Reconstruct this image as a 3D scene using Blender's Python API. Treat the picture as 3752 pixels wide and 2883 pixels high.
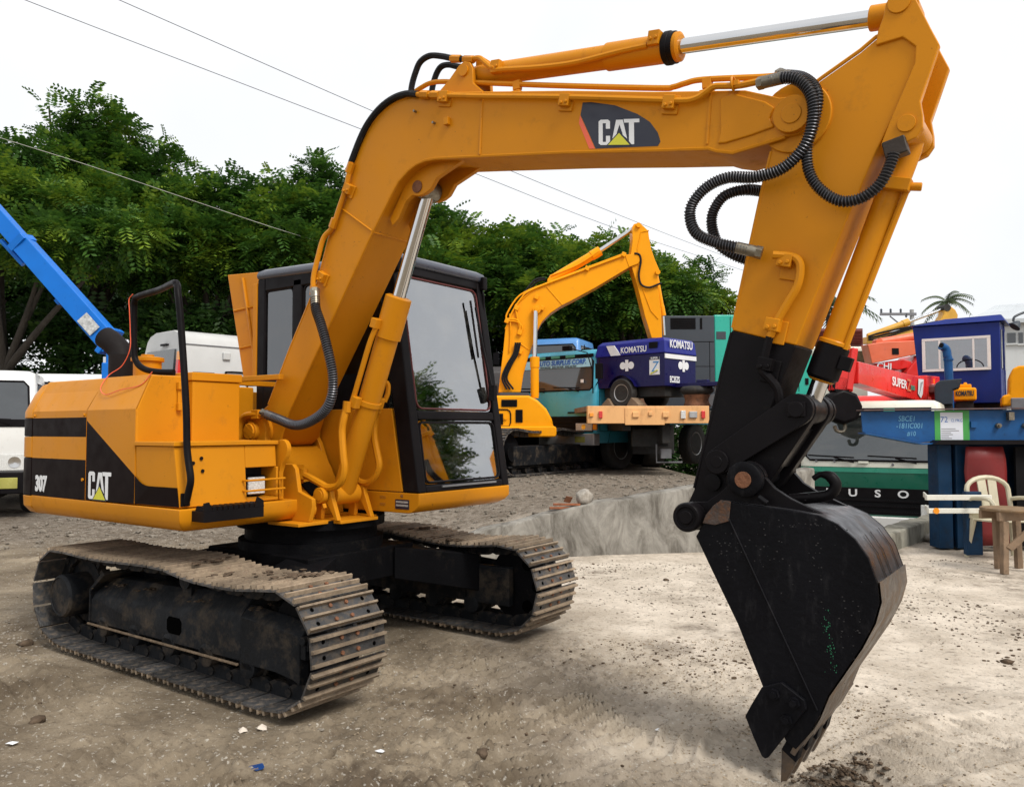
import bpy, bmesh, math, random
import numpy as np
from mathutils import Vector, Matrix

# ------------------------------------------------------------------ clear
for o in list(bpy.data.objects):
    bpy.data.objects.remove(o, do_unlink=True)
scene = bpy.context.scene
COL = scene.collection
rad = math.radians
PI = math.pi

# ------------------------------------------------------------------ camera
EYE = Vector((4.278, -3.633, 1.370))
YAW, PITCH, ROLL, FPX = 2.1963, 0.0428, -0.0015, 2962.0
FWD = Vector((math.cos(PITCH) * math.cos(YAW), math.cos(PITCH) * math.sin(YAW), math.sin(PITCH)))
_r = FWD.cross(Vector((0, 0, 1))).normalized()
_u = _r.cross(FWD)
RGT = _r * math.cos(ROLL) + _u * math.sin(ROLL)
UPV = -_r * math.sin(ROLL) + _u * math.cos(ROLL)
cam = bpy.data.cameras.new('camera')
cam.sensor_width = 36.0
cam.sensor_fit = 'HORIZONTAL'
cam.lens = 36.0 * FPX / 3752.0
cam.clip_start = 0.05
cam.clip_end = 2000
camo = bpy.data.objects.new('camera', cam)
COL.objects.link(camo)
camo.matrix_world = Matrix(((RGT.x, UPV.x, -FWD.x, EYE.x), (RGT.y, UPV.y, -FWD.y, EYE.y),
                            (RGT.z, UPV.z, -FWD.z, EYE.z), (0, 0, 0, 1)))
scene.camera = camo

# ------------------------------------------------------------------ overcast daylight
SUN_EL, SUN_AZ = rad(50), rad(-14)          # sun direction (azimuth from +X, counter-clockwise)
world = bpy.data.worlds.new('World')
scene.world = world
world.use_nodes = True
nt = world.node_tree
nt.nodes.clear()
out = nt.nodes.new('ShaderNodeOutputWorld')
bg = nt.nodes.new('ShaderNodeBackground')
sky = nt.nodes.new('ShaderNodeTexSky')
sky.sky_type = 'NISHITA'
sky.sun_disc = False
sky.sun_elevation = SUN_EL
sky.sun_rotation = rad(90) - SUN_AZ
sky.dust_density = 4.0
sky.air_density = 1.0
# a closed cloud deck over that sky: soft grey-white, faintly mottled
tc = nt.nodes.new('ShaderNodeTexCoord')
cn = nt.nodes.new('ShaderNodeTexNoise')
cn.inputs['Scale'].default_value = 2.2
cn.inputs['Detail'].default_value = 5
cr = nt.nodes.new('ShaderNodeValToRGB')
cr.color_ramp.elements[0].position = 0.3
cr.color_ramp.elements[0].color = (14.2, 14.6, 15.2, 1)
cr.color_ramp.elements[1].position = 0.75
cr.color_ramp.elements[1].color = (17.4, 17.5, 17.6, 1)
mix = nt.nodes.new('ShaderNodeMix')
mix.data_type = 'RGBA'
mix.inputs['Factor'].default_value = 0.93
nt.links.new(tc.outputs['Generated'], cn.inputs['Vector'])
nt.links.new(cn.outputs['Fac'], cr.inputs['Fac'])
nt.links.new(sky.outputs['Color'], mix.inputs[6])
nt.links.new(cr.outputs['Color'], mix.inputs[7])
nt.links.new(mix.outputs[2], bg.inputs['Color'])
bg.inputs['Strength'].default_value = 0.069
nt.links.new(bg.outputs['Background'], out.inputs['Surface'])

sun = bpy.data.lights.new('sun', 'SUN')
sun.energy = 3.2
sun.angle = rad(22)
sun.color = (1.0, 0.955, 0.88)
suno = bpy.data.objects.new('sun', sun)
COL.objects.link(suno)
sd = Vector((math.cos(SUN_EL) * math.cos(SUN_AZ), math.cos(SUN_EL) * math.sin(SUN_AZ), math.sin(SUN_EL)))
suno.rotation_euler = (-sd).to_track_quat('-Z', 'Y').to_euler()
suno.location = (0, 0, 30)

scene.view_settings.view_transform = 'Standard'
scene.view_settings.look = 'None'
scene.view_settings.exposure = 0.0
scene.view_settings.gamma = 1.0
scene.view_settings.use_curve_mapping = False
scene.render.engine = 'CYCLES'
scene.cycles.max_bounces = 8
scene.cycles.transparent_max_bounces = 16

# site axes: s runs to the right along the retaining wall, d runs away from the road side
RS = Vector((RGT.x, RGT.y, 0)).normalized()
FS = Vector((FWD.x, FWD.y, 0)).normalized()
SITE = math.atan2(RS.y, RS.x)
def S(s, d, z=0.0):
    return Vector((EYE.x + RS.x * s + FS.x * d, EYE.y + RS.y * s + FS.y * d, z))
def at(x, y, d):
    """photo point (3752 px wide) -> place on the site at distance d"""
    v = FWD + RGT * ((x - 1876.0) / FPX) - UPV * ((y - 1441.5) / FPX)
    return EYE + v * (d / v.dot(FS))

# ------------------------------------------------------------------ materials
MATS = {}
def base_mat(name):
    m = bpy.data.materials.new(name)
    m.use_nodes = True
    return m, m.node_tree, m.node_tree.nodes['Principled BSDF']
def paint(name, col, rough=0.4, metal=0.0, var=0.12, dirt=0.0, dirtcol=(0.16, 0.12, 0.085), scale=3.0,
          bump=0.05, bscale=60.0, coat=0.0, spec=0.5, dscale=None, streak=1.0, rvar=0.12, chips=0.0, objvar=0.0):
    if name in MATS:
        return MATS[name]
    m, t, b = base_mat(name)
    N, L = t.nodes.new, t.links.new
    tc = N('ShaderNodeTexCoord')
    mp = N('ShaderNodeMapping')
    mp.inputs['Scale'].default_value = (1, 1, streak)
    L(tc.outputs['Object'], mp.inputs['Vector'])
    n1 = N('ShaderNodeTexNoise'); n1.inputs['Scale'].default_value = scale; n1.inputs['Detail'].default_value = 6
    L(mp.outputs['Vector'], n1.inputs['Vector'])
    r1 = N('ShaderNodeMapRange'); r1.inputs[1].default_value = 0.3; r1.inputs[2].default_value = 0.7
    r1.inputs[3].default_value = 1 - var; r1.inputs[4].default_value = 1 + var
    L(n1.outputs['Fac'], r1.inputs[0])
    mu = N('ShaderNodeMix'); mu.data_type = 'RGBA'; mu.blend_type = 'MULTIPLY'; mu.inputs['Factor'].default_value = 1
    mu.inputs[6].default_value = (*col, 1)
    L(r1.outputs[0], mu.inputs[7])
    last = mu.outputs[2]
    rs = None
    if dirt > 0:
        n2 = N('ShaderNodeTexNoise'); n2.inputs['Scale'].default_value = dscale or scale * 3; n2.inputs['Detail'].default_value = 9
        n2.inputs['Roughness'].default_value = 0.7
        L(mp.outputs['Vector'], n2.inputs['Vector'])
        r2 = N('ShaderNodeMapRange'); r2.inputs[1].default_value = 0.62 - dirt * 0.35; r2.inputs[2].default_value = 0.78 - dirt * 0.2
        r2.inputs[3].default_value = 0; r2.inputs[4].default_value = min(1.0, 0.35 + dirt)
        L(n2.outputs['Fac'], r2.inputs[0])
        mx = N('ShaderNodeMix'); mx.data_type = 'RGBA'
        L(r2.outputs[0], mx.inputs['Factor']); L(last, mx.inputs[6]); mx.inputs[7].default_value = (*dirtcol, 1)
        last = mx.outputs[2]
        rs = r2.outputs[0]
    if chips > 0:
        n5 = N('ShaderNodeTexNoise'); n5.inputs['Scale'].default_value = 42; n5.inputs['Detail'].default_value = 3; n5.inputs['Distortion'].default_value = 1.5
        L(tc.outputs['Object'], n5.inputs['Vector'])
        n6 = N('ShaderNodeTexNoise'); n6.inputs['Scale'].default_value = 2.4; L(tc.outputs['Object'], n6.inputs['Vector'])
        md = N('ShaderNodeMath'); md.operation = 'MULTIPLY_ADD'; L(n6.outputs['Fac'], md.inputs[0]); md.inputs[1].default_value = 0.35; L(n5.outputs['Fac'], md.inputs[2])
        r5 = N('ShaderNodeMapRange'); r5.inputs[1].default_value = 0.90; r5.inputs[2].default_value = 0.95; r5.inputs[4].default_value = chips
        L(md.outputs[0], r5.inputs[0])
        m5 = N('ShaderNodeMix'); m5.data_type = 'RGBA'; L(r5.outputs[0], m5.inputs['Factor']); L(last, m5.inputs[6]); m5.inputs[7].default_value = (0.10, 0.045, 0.015, 1)
        last = m5.outputs[2]
    if objvar > 0:
        oi = N('ShaderNodeObjectInfo'); r6 = N('ShaderNodeMapRange'); r6.inputs[3].default_value = 1 - objvar; r6.inputs[4].default_value = 1 + objvar
        L(oi.outputs['Random'], r6.inputs[0]); m6 = N('ShaderNodeMix'); m6.data_type = 'RGBA'; m6.blend_type = 'MULTIPLY'; m6.inputs['Factor'].default_value = 1
        L(last, m6.inputs[6]); L(r6.outputs[0], m6.inputs[7]); last = m6.outputs[2]
    L(last, b.inputs['Base Color'])
    n3 = N('ShaderNodeTexNoise'); n3.inputs['Scale'].default_value = scale * 4; n3.inputs['Detail'].default_value = 5
    L(tc.outputs['Object'], n3.inputs['Vector'])
    r3 = N('ShaderNodeMapRange'); r3.inputs[1].default_value = 0.3; r3.inputs[2].default_value = 0.7
    r3.inputs[3].default_value = max(0.03, rough - rvar); r3.inputs[4].default_value = min(1, rough + rvar)
    L(n3.outputs['Fac'], r3.inputs[0])
    if rs is not None:
        ad = N('ShaderNodeMath'); ad.operation = 'MULTIPLY_ADD'; ad.use_clamp = True
        L(rs, ad.inputs[0]); ad.inputs[1].default_value = 0.45; L(r3.outputs[0], ad.inputs[2])
        L(ad.outputs[0], b.inputs['Roughness'])
    else:
        L(r3.outputs[0], b.inputs['Roughness'])
    b.inputs['Metallic'].default_value = metal
    b.inputs['Specular IOR Level'].default_value = spec
    b.inputs['Coat Weight'].default_value = coat
    if bump > 0:
        n4 = N('ShaderNodeTexNoise'); n4.inputs['Scale'].default_value = bscale; n4.inputs['Detail'].default_value = 4
        L(tc.outputs['Object'], n4.inputs['Vector'])
        bp = N('ShaderNodeBump'); bp.inputs['Strength'].default_value = bump; bp.inputs['Distance'].default_value = 0.01
        L(n4.outputs['Fac'], bp.inputs['Height']); L(bp.outputs['Normal'], b.inputs['Normal'])
    MATS[name] = m
    return m
def glass(name, tint=(0.55, 0.6, 0.6), refl=0.12, rough=0.02, dirt=0.1):
    if name in MATS:
        return MATS[name]
    m, t, b = base_mat(name)
    N, L = t.nodes.new, t.links.new
    t.nodes.remove(b)
    o = t.nodes['Material Output']
    tr = N('ShaderNodeBsdfTransparent'); tr.inputs['Color'].default_value = (*tint, 1)
    gl = N('ShaderNodeBsdfGlossy'); gl.inputs['Roughness'].default_value = rough
    gl.inputs['Color'].default_value = (0.95, 0.97, 1, 1)
    df = N('ShaderNodeBsdfDiffuse'); df.inputs['Color'].default_value = (0.4, 0.38, 0.34, 1)
    fr = N('ShaderNodeFresnel'); fr.inputs['IOR'].default_value = 1.5
    ad = N('ShaderNodeMath'); ad.operation = 'ADD'; ad.use_clamp = True; ad.inputs[1].default_value = refl
    L(fr.outputs[0], ad.inputs[0])
    mx = N('ShaderNodeMixShader'); L(ad.outputs[0], mx.inputs[0]); L(tr.outputs[0], mx.inputs[1]); L(gl.outputs[0], mx.inputs[2])
    ns = N('ShaderNodeTexNoise'); ns.inputs['Scale'].default_value = 5; ns.inputs['Detail'].default_value = 8
    rg = N('ShaderNodeMapRange'); rg.inputs[1].default_value = 0.45; rg.inputs[2].default_value = 0.8
    rg.inputs[3].default_value = 0.0; rg.inputs[4].default_value = dirt
    L(ns.outputs['Fac'], rg.inputs[0])
    m2 = N('ShaderNodeMixShader'); L(rg.outputs[0], m2.inputs[0]); L(mx.outputs[0], m2.inputs[1]); L(df.outputs[0], m2.inputs[2])
    L(m2.outputs[0], o.inputs['Surface'])
    MATS[name] = m
    return m

YEL = (0.565, 0.216, 0.007)
M_yel = paint('yellow_paint', YEL, 0.40, var=0.10, dirt=0.16, dirtcol=(0.34, 0.135, 0.02), scale=1.3, dscale=9, bump=0.03, bscale=90, spec=0.14, chips=0.55)
M_yel2 = paint('bright_yellow_paint', (0.84, 0.325, 0.004), 0.38, var=0.07, dirt=0.08, dirtcol=(0.35, 0.16, 0.03), scale=1.2, bump=0.02, spec=0.14)
M_blk = paint('black_paint', (0.007, 0.006, 0.007), 0.45, var=0.25, dirt=0.05, dirtcol=(0.03, 0.025, 0.022), scale=3, bump=0.05, spec=0.09)
M_band = paint('dark_brown_band', (0.008, 0.004, 0.004), 0.45, var=0.1, scale=3, bump=0.02, spec=0.05)
M_bucket = paint('bucket_black', (0.005, 0.005, 0.0065), 0.5, spec=0.08, var=0.3, dirt=0.22, dirtcol=(0.026, 0.025, 0.027), streak=0.3, scale=4, dscale=24, bump=0.25, bscale=35)
M_worn = paint('worn_steel', (0.10, 0.085, 0.075), 0.42, metal=0.5, var=0.3, dirt=0.5, dirtcol=(0.20, 0.13, 0.075), scale=5, dscale=9, bump=0.3, bscale=50)
M_grous = paint('grouser_edge', (0.25, 0.190, 0.130), 0.65, metal=0.1, var=0.35, dirt=0.4, dirtcol=(0.12, 0.085, 0.06), scale=9, dscale=20, bump=0.3, objvar=0.3)
M_track = paint('track_steel', (0.060, 0.060, 0.062), 0.5, metal=0.3, var=0.35, dirt=0.45, dirtcol=(0.20, 0.145, 0.092), scale=7, dscale=14, bump=0.5, bscale=40, objvar=0.4)
M_tframe = paint('track_frame_paint', (0.010, 0.011, 0.013), 0.6, spec=0.12, var=0.3, dirt=0.36, dirtcol=(0.115, 0.088, 0.062), scale=3, dscale=5, bump=0.4, bscale=30)
M_mud = paint('dried_mud', (0.17, 0.125, 0.085), 0.95, var=0.4, scale=20, bump=1.0, bscale=60, spec=0.1)
M_under = paint('under_black', (0.005, 0.005, 0.006), 0.65, spec=0.05, var=0.3, dirt=0.15, dirtcol=(0.04, 0.033, 0.026), scale=3, bump=0.3)
M_chrome = paint('chrome_rod', (0.62, 0.62, 0.62), 0.12, metal=1.0, var=0.04, bump=0.0, rvar=0.04)
M_rubber = paint('rubber_hose', (0.010, 0.010, 0.011), 0.5, spec=0.15, var=0.2, dirt=0.15, dirtcol=(0.08, 0.07, 0.06), scale=12, bump=0.2)
M_wire = paint('spring_wire', (0.10, 0.10, 0.11), 0.35, metal=0.7, var=0.2, bump=0)
M_fit = paint('steel_fitting', (0.22, 0.20, 0.16), 0.38, metal=0.8, var=0.3, dirt=0.3, dirtcol=(0.12, 0.08, 0.05), scale=15, bump=0.1)
M_rust = paint('rusty_steel', (0.16, 0.065, 0.03), 0.85, var=0.4, dirt=0.3, dirtcol=(0.06, 0.03, 0.02), scale=10, bump=0.5)
M_white = paint('white_paint', (0.74, 0.74, 0.72), 0.35, var=0.05, dirt=0.12, dirtcol=(0.45, 0.41, 0.35), scale=2, bump=0.02, coat=0.2)
M_grey = paint('grey_plastic', (0.16, 0.16, 0.17), 0.55, var=0.15, scale=6, bump=0.1)
M_decw = paint('decal_white', (0.74, 0.75, 0.76), 0.4, var=0.05, bump=0)
M_decy = paint('decal_lime', (0.62, 0.60, 0.03), 0.4, var=0.04, bump=0)
M_decb = paint('decal_navy', (0.012, 0.014, 0.03), 0.4, var=0.1, bump=0)
M_decr = paint('decal_red', (0.80, 0.12, 0.05), 0.4, var=0.04, bump=0)
M_glass = glass('window_glass', (0.94, 0.96, 0.95), 0.33)
M_dkglass = glass('dark_window_glass', (0.12, 0.13, 0.14), 0.10, dirt=0.06)
M_lens = paint('lamp_lens', (0.62, 0.62, 0.60), 0.12, var=0.15, scale=60, bump=0.6, bscale=120, coat=0.6)
M_amber = paint('amber_lens', (0.85, 0.30, 0.02), 0.2, var=0.1, bump=0.1, coat=0.5)
M_redl = paint('red_lens', (0.60, 0.02, 0.015), 0.2, var=0.1, bump=0.1, coat=0.5)
M_tyre = paint('tyre_rubber', (0.018, 0.017, 0.016), 0.8, var=0.25, dirt=0.35, dirtcol=(0.07, 0.058, 0.045), scale=6, bump=0.3)

# ------------------------------------------------------------------ mesh helpers
def vec(p): return Vector(p)
class MB:
    def __init__(s): s.v = []; s.f = []; s.m = []
    def add(s, vs, fs, mat=0, M=None):
        k = len(s.v)
        if M is not None: vs = [M @ Vector(p) for p in vs]
        s.v += [tuple(p) for p in vs]
        s.f += [tuple(i + k for i in f) for f in fs]
        s.m += [mat] * len(fs)
        return s
    def face(s, pts, mat=0): return s.add(pts, [tuple(range(len(pts)))], mat)
    def box(s, c, d, mat=0, rz=0, ry=0, rx=0, taper=None):
        x, y, z = d[0] / 2, d[1] / 2, d[2] / 2
        tx, ty = taper or (1, 1)
        vs = [(-x, -y, -z), (x, -y, -z), (x, y, -z), (-x, y, -z), (-x * tx, -y * ty, z), (x * tx, -y * ty, z), (x * tx, y * ty, z), (-x * tx, y * ty, z)]
        M = Matrix.Translation(c) @ Matrix.Rotation(rz, 4, 'Z') @ Matrix.Rotation(ry, 4, 'Y') @ Matrix.Rotation(rx, 4, 'X')
        return s.add(vs, [(0, 3, 2, 1), (4, 5, 6, 7), (0, 1, 5, 4), (1, 2, 6, 5), (2, 3, 7, 6), (3, 0, 4, 7)], mat, M)
    def bx(s, x0, x1, y0, y1, z0, z1, mat=0):
        return s.box(((x0 + x1) / 2, (y0 + y1) / 2, (z0 + z1) / 2), (abs(x1 - x0), abs(y1 - y0), abs(z1 - z0)), mat)
    def hexa(s, p8, mat=0):
        """8 corners: bottom loop of 4 then top loop of 4"""
        return s.add(p8, [(0, 3, 2, 1), (4, 5, 6, 7), (0, 1, 5, 4), (1, 2, 6, 5), (2, 3, 7, 6), (3, 0, 4, 7)], mat)
    def prism(s, o, ax, a, b, mat=0, M=None):
        n = len(o)
        if ax == 'Y': f = lambda p, t: (p[0], t, p[1])
        elif ax == 'X': f = lambda p, t: (t, p[0], p[1])
        else: f = lambda p, t: (p[0], p[1], t)
        vs = [f(p, a) for p in o] + [f(p, b) for p in o]
        fs = [tuple(range(n)), tuple(range(2 * n - 1, n - 1, -1))]
        fs += [(i, i + n, (i + 1) % n + n, (i + 1) % n) for i in range(n)]
        return s.add(vs, fs, mat, M)
    def loft(s, rings, mat=0, caps=True, closed=True):
        n = len(rings[0]); vs = [p for r in rings for p in r]; fs = []
        for k in range(len(rings) - 1):
            for i in range(n if closed else n - 1):
                j = (i + 1) % n
                fs.append((k * n + i, k * n + j, (k + 1) * n + j, (k + 1) * n + i))
        if caps and closed:
            fs.append(tuple(range(n - 1, -1, -1))); fs.append(tuple((len(rings) - 1) * n + i for i in range(n)))
        return s.add(vs, fs, mat)
    def tube(s, path, r, n=8, mat=0, caps=True):
        P = [Vector(p) for p in path]
        R = r if isinstance(r, (list, tuple)) else [r] * len(P)
        T = []
        for i in range(len(P)):
            a = P[max(i - 1, 0)]; b = P[min(i + 1, len(P) - 1)]
            T.append((b - a).normalized())
        u = T[0].orthogonal().normalized()
        rings = []
        for i, p in enumerate(P):
            u = (u - T[i] * u.dot(T[i]))
            if u.length < 1e-6: u = T[i].orthogonal()
            u.normalize(); w = T[i].cross(u)
            rings.append([p + (u * math.cos(2 * PI * k / n) + w * math.sin(2 * PI * k / n)) * R[i] for k in range(n)])
        return s.loft(rings, mat, caps)
    def cyl(s, a, b, r, r2=None, n=18, mat=0): return s.tube([a, b], [r, r if r2 is None else r2], n, mat)
    def lathe(s, prof, o, d, n=20, mat=0):
        """prof: (radius, height along d)"""
        d = Vector(d).normalized(); o = Vector(o); u = d.orthogonal().normalized(); w = d.cross(u)
        rings = [[o + d * h + (u * math.cos(2 * PI * k / n) + w * math.sin(2 * PI * k / n)) * max(r, 1e-4) for k in range(n)] for r, h in prof]
        return s.loft(rings, mat, True)
    def build(s, name, mats, parent=None, bevel=0.0, seg=2, smooth=True, angle=38, sub=0):
        me = bpy.data.meshes.new(name)
        me.from_pydata(s.v, [], s.f)
        bm = bmesh.new(); bm.from_mesh(me)
        bmesh.ops.recalc_face_normals(bm, faces=bm.faces)
        bm.to_mesh(me); bm.free()
        mats = mats if isinstance(mats, (list, tuple)) else [mats]
        for m in mats: me.materials.append(m)
        me.polygons.foreach_set('material_index', s.m)
        if smooth:
            me.polygons.foreach_set('use_smooth', [True] * len(me.polygons))
            me.set_sharp_from_angle(angle=rad(angle))
        o = bpy.data.objects.new(name, me)
        COL.objects.link(o)
        if parent is not None: o.parent = parent
        if bevel > 0:
            bv = o.modifiers.new('bevel', 'BEVEL'); bv.width = bevel; bv.segments = seg; bv.limit_method = 'ANGLE'
            bv.angle_limit = rad(35); bv.harden_normals = True; bv.use_clamp_overlap = True
        return o
def empty(name, label, cat, loc=(0, 0, 0), rz=0.0, group=None):
    o = bpy.data.objects.new(name, None); COL.objects.link(o)
    o.location = loc; o.rotation_euler = (0, 0, rz); o.empty_display_size = 0.2
    tag(o, label, cat, group)
    return o
def tag(o, label=None, cat=None, group=None, kind=None):
    if label: o['label'] = label
    if cat: o['category'] = cat
    if group: o['group'] = group
    if kind: o['kind'] = kind
    return o
def inst(src, name, parent, M):
    o = bpy.data.objects.new(name, src.data); COL.objects.link(o)
    o.parent = parent; o.matrix_local = M
    return o
def spline(P, n=8):
    P = [Vector(p) for p in P]; Q = [P[0] * 2 - P[1]] + P + [P[-1] * 2 - P[-2]]; o = []
    for i in range(1, len(Q) - 2):
        a, b, c, d = Q[i - 1], Q[i], Q[i + 1], Q[i + 2]
        for k in range(n):
            t = k / n
            o.append(0.5 * ((2 * b) + (c - a) * t + (2 * a - 5 * b + 4 * c - d) * t * t + (3 * b - a - 3 * c + d) * t ** 3))
    o.append(P[-1]); return o
def xz(L, y): return [(x, y, z) for x, z in L]
def circ(c, r, n=16, a0=0, a1=2 * PI, end=False):
    m = n if not end else n - 1
    return [(c[0] + r * math.cos(a0 + (a1 - a0) * k / m), c[1] + r * math.sin(a0 + (a1 - a0) * k / m)) for k in range(n)]
def coil(mb, path, r, pitch, rw=0.0022, mat=0, per=9):
    P = [Vector(p) for p in path]
    L = [0]
    for i in range(1, len(P)): L.append(L[-1] + (P[i] - P[i - 1]).length)
    tot = L[-1]; N = int(tot / pitch * per); u = None; pts = []; i = 0
    for k in range(N + 1):
        d = tot * k / N
        while i < len(P) - 2 and L[i + 1] < d: i += 1
        t = (d - L[i]) / max(L[i + 1] - L[i], 1e-9)
        p = P[i].lerp(P[i + 1], t); T = (P[i + 1] - P[i]).normalized()
        if u is None: u = T.orthogonal().normalized()
        u = (u - T * u.dot(T)).normalized(); w = T.cross(u)
        a = 2 * PI * k / per
        pts.append(p + (u * math.cos(a) + w * math.sin(a)) * r)
    mb.tube(pts, rw, 4, mat)
def bolt(mb, p, d, r=0.011, h=0.009, mat=0):
    p = Vector(p); d = Vector(d).normalized(); mb.tube([p, p + d * h], r, 6, mat)
def lettering(name, body, loc, size, mat, parent, rot=(PI / 2, 0, 0), sx=1.0, off=0.0, align='CENTER', ext=0.0015, spacing=1.0, shear=0.0):
    """flat lettering as a thin mesh; text runs along local +X, faces local -Y for the default rot"""
    cu = bpy.data.curves.new(name, 'FONT'); cu.body = body; cu.size = size; cu.align_x = align; cu.align_y = 'CENTER'
    cu.extrude = ext; cu.offset = off; cu.space_character = spacing; cu.shear = shear; cu.resolution_u = 4
    t = bpy.data.objects.new(name, cu); COL.objects.link(t)
    dg = bpy.context.evaluated_depsgraph_get()
    me = bpy.data.meshes.new_from_object(t.evaluated_get(dg))
    bpy.data.objects.remove(t); bpy.data.curves.remove(cu)
    me.name = name; me.materials.clear(); me.materials.append(mat)
    o = bpy.data.objects.new(name, me); COL.objects.link(o); o.parent = parent
    o.location = loc; o.rotation_euler = rot; o.scale = (sx, 1, 1)
    return o
# ================================================================== GROUND
rng = np.random.default_rng(7)
_lat = rng.random((512, 512))
def vnoise(x, y):
    xi = np.floor(x).astype(int); yi = np.floor(y).astype(int)
    fx = x - xi; fy = y - yi
    fx = fx * fx * (3 - 2 * fx); fy = fy * fy * (3 - 2 * fy)
    a = _lat[xi % 512, yi % 512]; b = _lat[(xi + 1) % 512, yi % 512]
    c = _lat[xi % 512, (yi + 1) % 512]; d = _lat[(xi + 1) % 512, (yi + 1) % 512]
    return (a * (1 - fx) + b * fx) * (1 - fy) + (c * (1 - fx) + d * fx) * fy - 0.5
def fbm(x, y, o=4):
    t = 0; a = 1
    for k in range(o):
        t = t + a * vnoise(x * 2 ** k + 17.3 * k, y * 2 ** k + 5.1 * k); a *= 0.5
    return t
# retaining wall (left of the pit) and kerb wall (front of the pit), in site axes (s, d)
WALL = [(-0.75, 8.58), (-0.28, 8.67), (0.62, 8.84), (2.1, 9.12), (3.5, 9.39)]
WTOP = [0.14, 0.29, 0.50, 0.72, 0.90]
KERB = [(3.5, 9.39), (4.2, 9.05), (5.36, 10.36), (7.2, 12.45), (9.5, 15.1)]
WALLY = lambda s: np.interp(s, [p[0] for p in WALL], [p[1] for p in WALL])
KERBY = lambda s: np.interp(s, [p[0] for p in KERB], [p[1] for p in KERB])
TOPZ = lambda s: np.interp(s, [-3.2, -0.75, -0.28, 0.62, 2.1, 3.5], [0.0, 0.09, 0.22, 0.42, 0.64, 0.82])
PIT = -0.95
def ground_h(s, d, detail=True):
    s = np.asarray(s, float); d = np.asarray(d, float)
    z = np.zeros_like(s)
    if detail:
        z = z + 0.030 * fbm(s * 0.7, d * 0.7, 4) + 0.020 * fbm(s * 5 + 40, d * 5, 3)
        rough = np.clip(0.55 + 1.5 * fbm(s * 0.45 + 9, d * 0.45 + 3, 2), 0.1, 1.2)
        z = z + rough * 0.024 * fbm(s * 15, d * 15 + 80, 2)
        z = z + rough * 0.026 * fbm(s * 34 + 7, d * 34, 2)
        cl = np.clip(fbm(s * 9 + 3, d * 9, 2) - 0.30, 0, 1) * rough
        z = z + 0.09 * cl
        # crawler prints: bands of cross ridges pressed by the shoes
        X = EYE.x + RS.x * s + FS.x * d; Y = EYE.y + RS.y * s + FS.y * d
        kbest = np.zeros_like(z); ridge = np.zeros_like(z); berm = np.zeros_like(z)
        for (x0, y0, ang, L, w, amp) in ((1.15, 0.30, -24, 2.3, 0.50, 0.020), (1.75, -0.40, -30, 1.9, 0.46, 0.020), (1.45, -0.30, 6, 1.7, 0.40, 0.018),
                                         (2.45, -1.15, -58, 1.5, 0.46, 0.020), (0.5, -1.85, 4, 2.6, 0.46, 0.018), (3.0, -1.2, 70, 2.6, 0.46, 0.012), (-1.6, -1.7, 6, 2.0, 0.4, 0.014)):
            a = rad(ang); u = (X - x0) * math.cos(a) + (Y - y0) * math.sin(a); v = -(X - x0) * math.sin(a) + (Y - y0) * math.cos(a)
            v = v + 0.12 * u * u / L
            k = np.clip((w / 2 - np.abs(v)) * 14, 0, 1) * np.clip(u * 4, 0, 1) * np.clip((L - u) * 2, 0, 1)
            k = k * np.clip(1.15 + 1.8 * fbm(X * 1.6 + 5, Y * 1.6, 2), 0.3, 1)
            new = k > kbest
            ridge = np.where(new, amp * (0.5 + 0.5 * np.cos((u + 0.02 * np.sin(v * 9)) * 2 * PI / 0.100)) ** 4.5, ridge)
            kbest = np.maximum(k, kbest)
            berm = np.maximum(berm, 0.018 * np.exp(-((np.abs(v) - w / 2 - 0.03) / 0.03) ** 2) * np.clip(u * 4, 0, 1) * np.clip((L - u) * 2, 0, 1))
        z = z * (1 - 0.82 * kbest) + kbest * (2.7 * ridge * (0.55 + 0.9 * np.clip(0.5 + 1.6 * fbm(X * 7, Y * 7 + 3, 2), 0, 1)) - 0.016) + berm * (1 - kbest)
        # flatter, swept cement-dusted pad towards the wall
        pad = np.clip((s + 0.4 + 0.35 * (d - 5)) * 0.8, 0, 1) * np.clip((d - 4.6) * 0.8, 0, 1)
        z = z * (1 - 0.72 * pad)
        # flat under the crawlers
        under = np.clip((1.35 - np.abs(Y)) * 6, 0, 1) * np.clip((np.abs(Y) - 0.5) * 6, 0, 1) * np.clip((1.30 - X) * 5, 0, 1) * np.clip((X + 1.45) * 5, 0, 1)
        z = z * (1 - under) - 0.012 * under
        z = z - 0.02 - 0.055 * np.exp(-(((X - 3.23) / 0.22) ** 2 + ((Y + 0.10) / 0.40) ** 2))
    # raised yard behind the retaining wall
    back = TOPZ(s)
    far = np.clip((d - 9.8) / 3.0, 0, 1)
    yard = back * (1 - far) + np.minimum(np.clip((s + 7.0) / 7.0, 0, 1) * 0.47, 0.47) * far
    edge = WALLY(s) + 0.10
    yard = np.where(s < -0.75, yard * np.clip((d - 8.7) / 1.6, 0, 1), yard)
    yard_on = (d > edge) & (s > -3.2) & (s < 3.5)
    z = np.where(yard_on, z + yard, z)
    soft = (s <= -3.2) & (d > 10)
    z = np.where(soft, z + np.clip((s + 7.0) / 7.0, 0, 1) * 0.47 * far, z)
    pit_on = (s >= 3.5) & (d > KERBY(s) + 0.10)
    z = np.where(pit_on, z + PIT, z)
    return z
def gz(p):
    """ground level under a world point"""
    r = Vector((p[0], p[1], 0)) - Vector((EYE.x, EYE.y, 0))
    return float(ground_h(np.array([r.dot(RS)]), np.array([r.dot(FS)]))[0])
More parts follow.
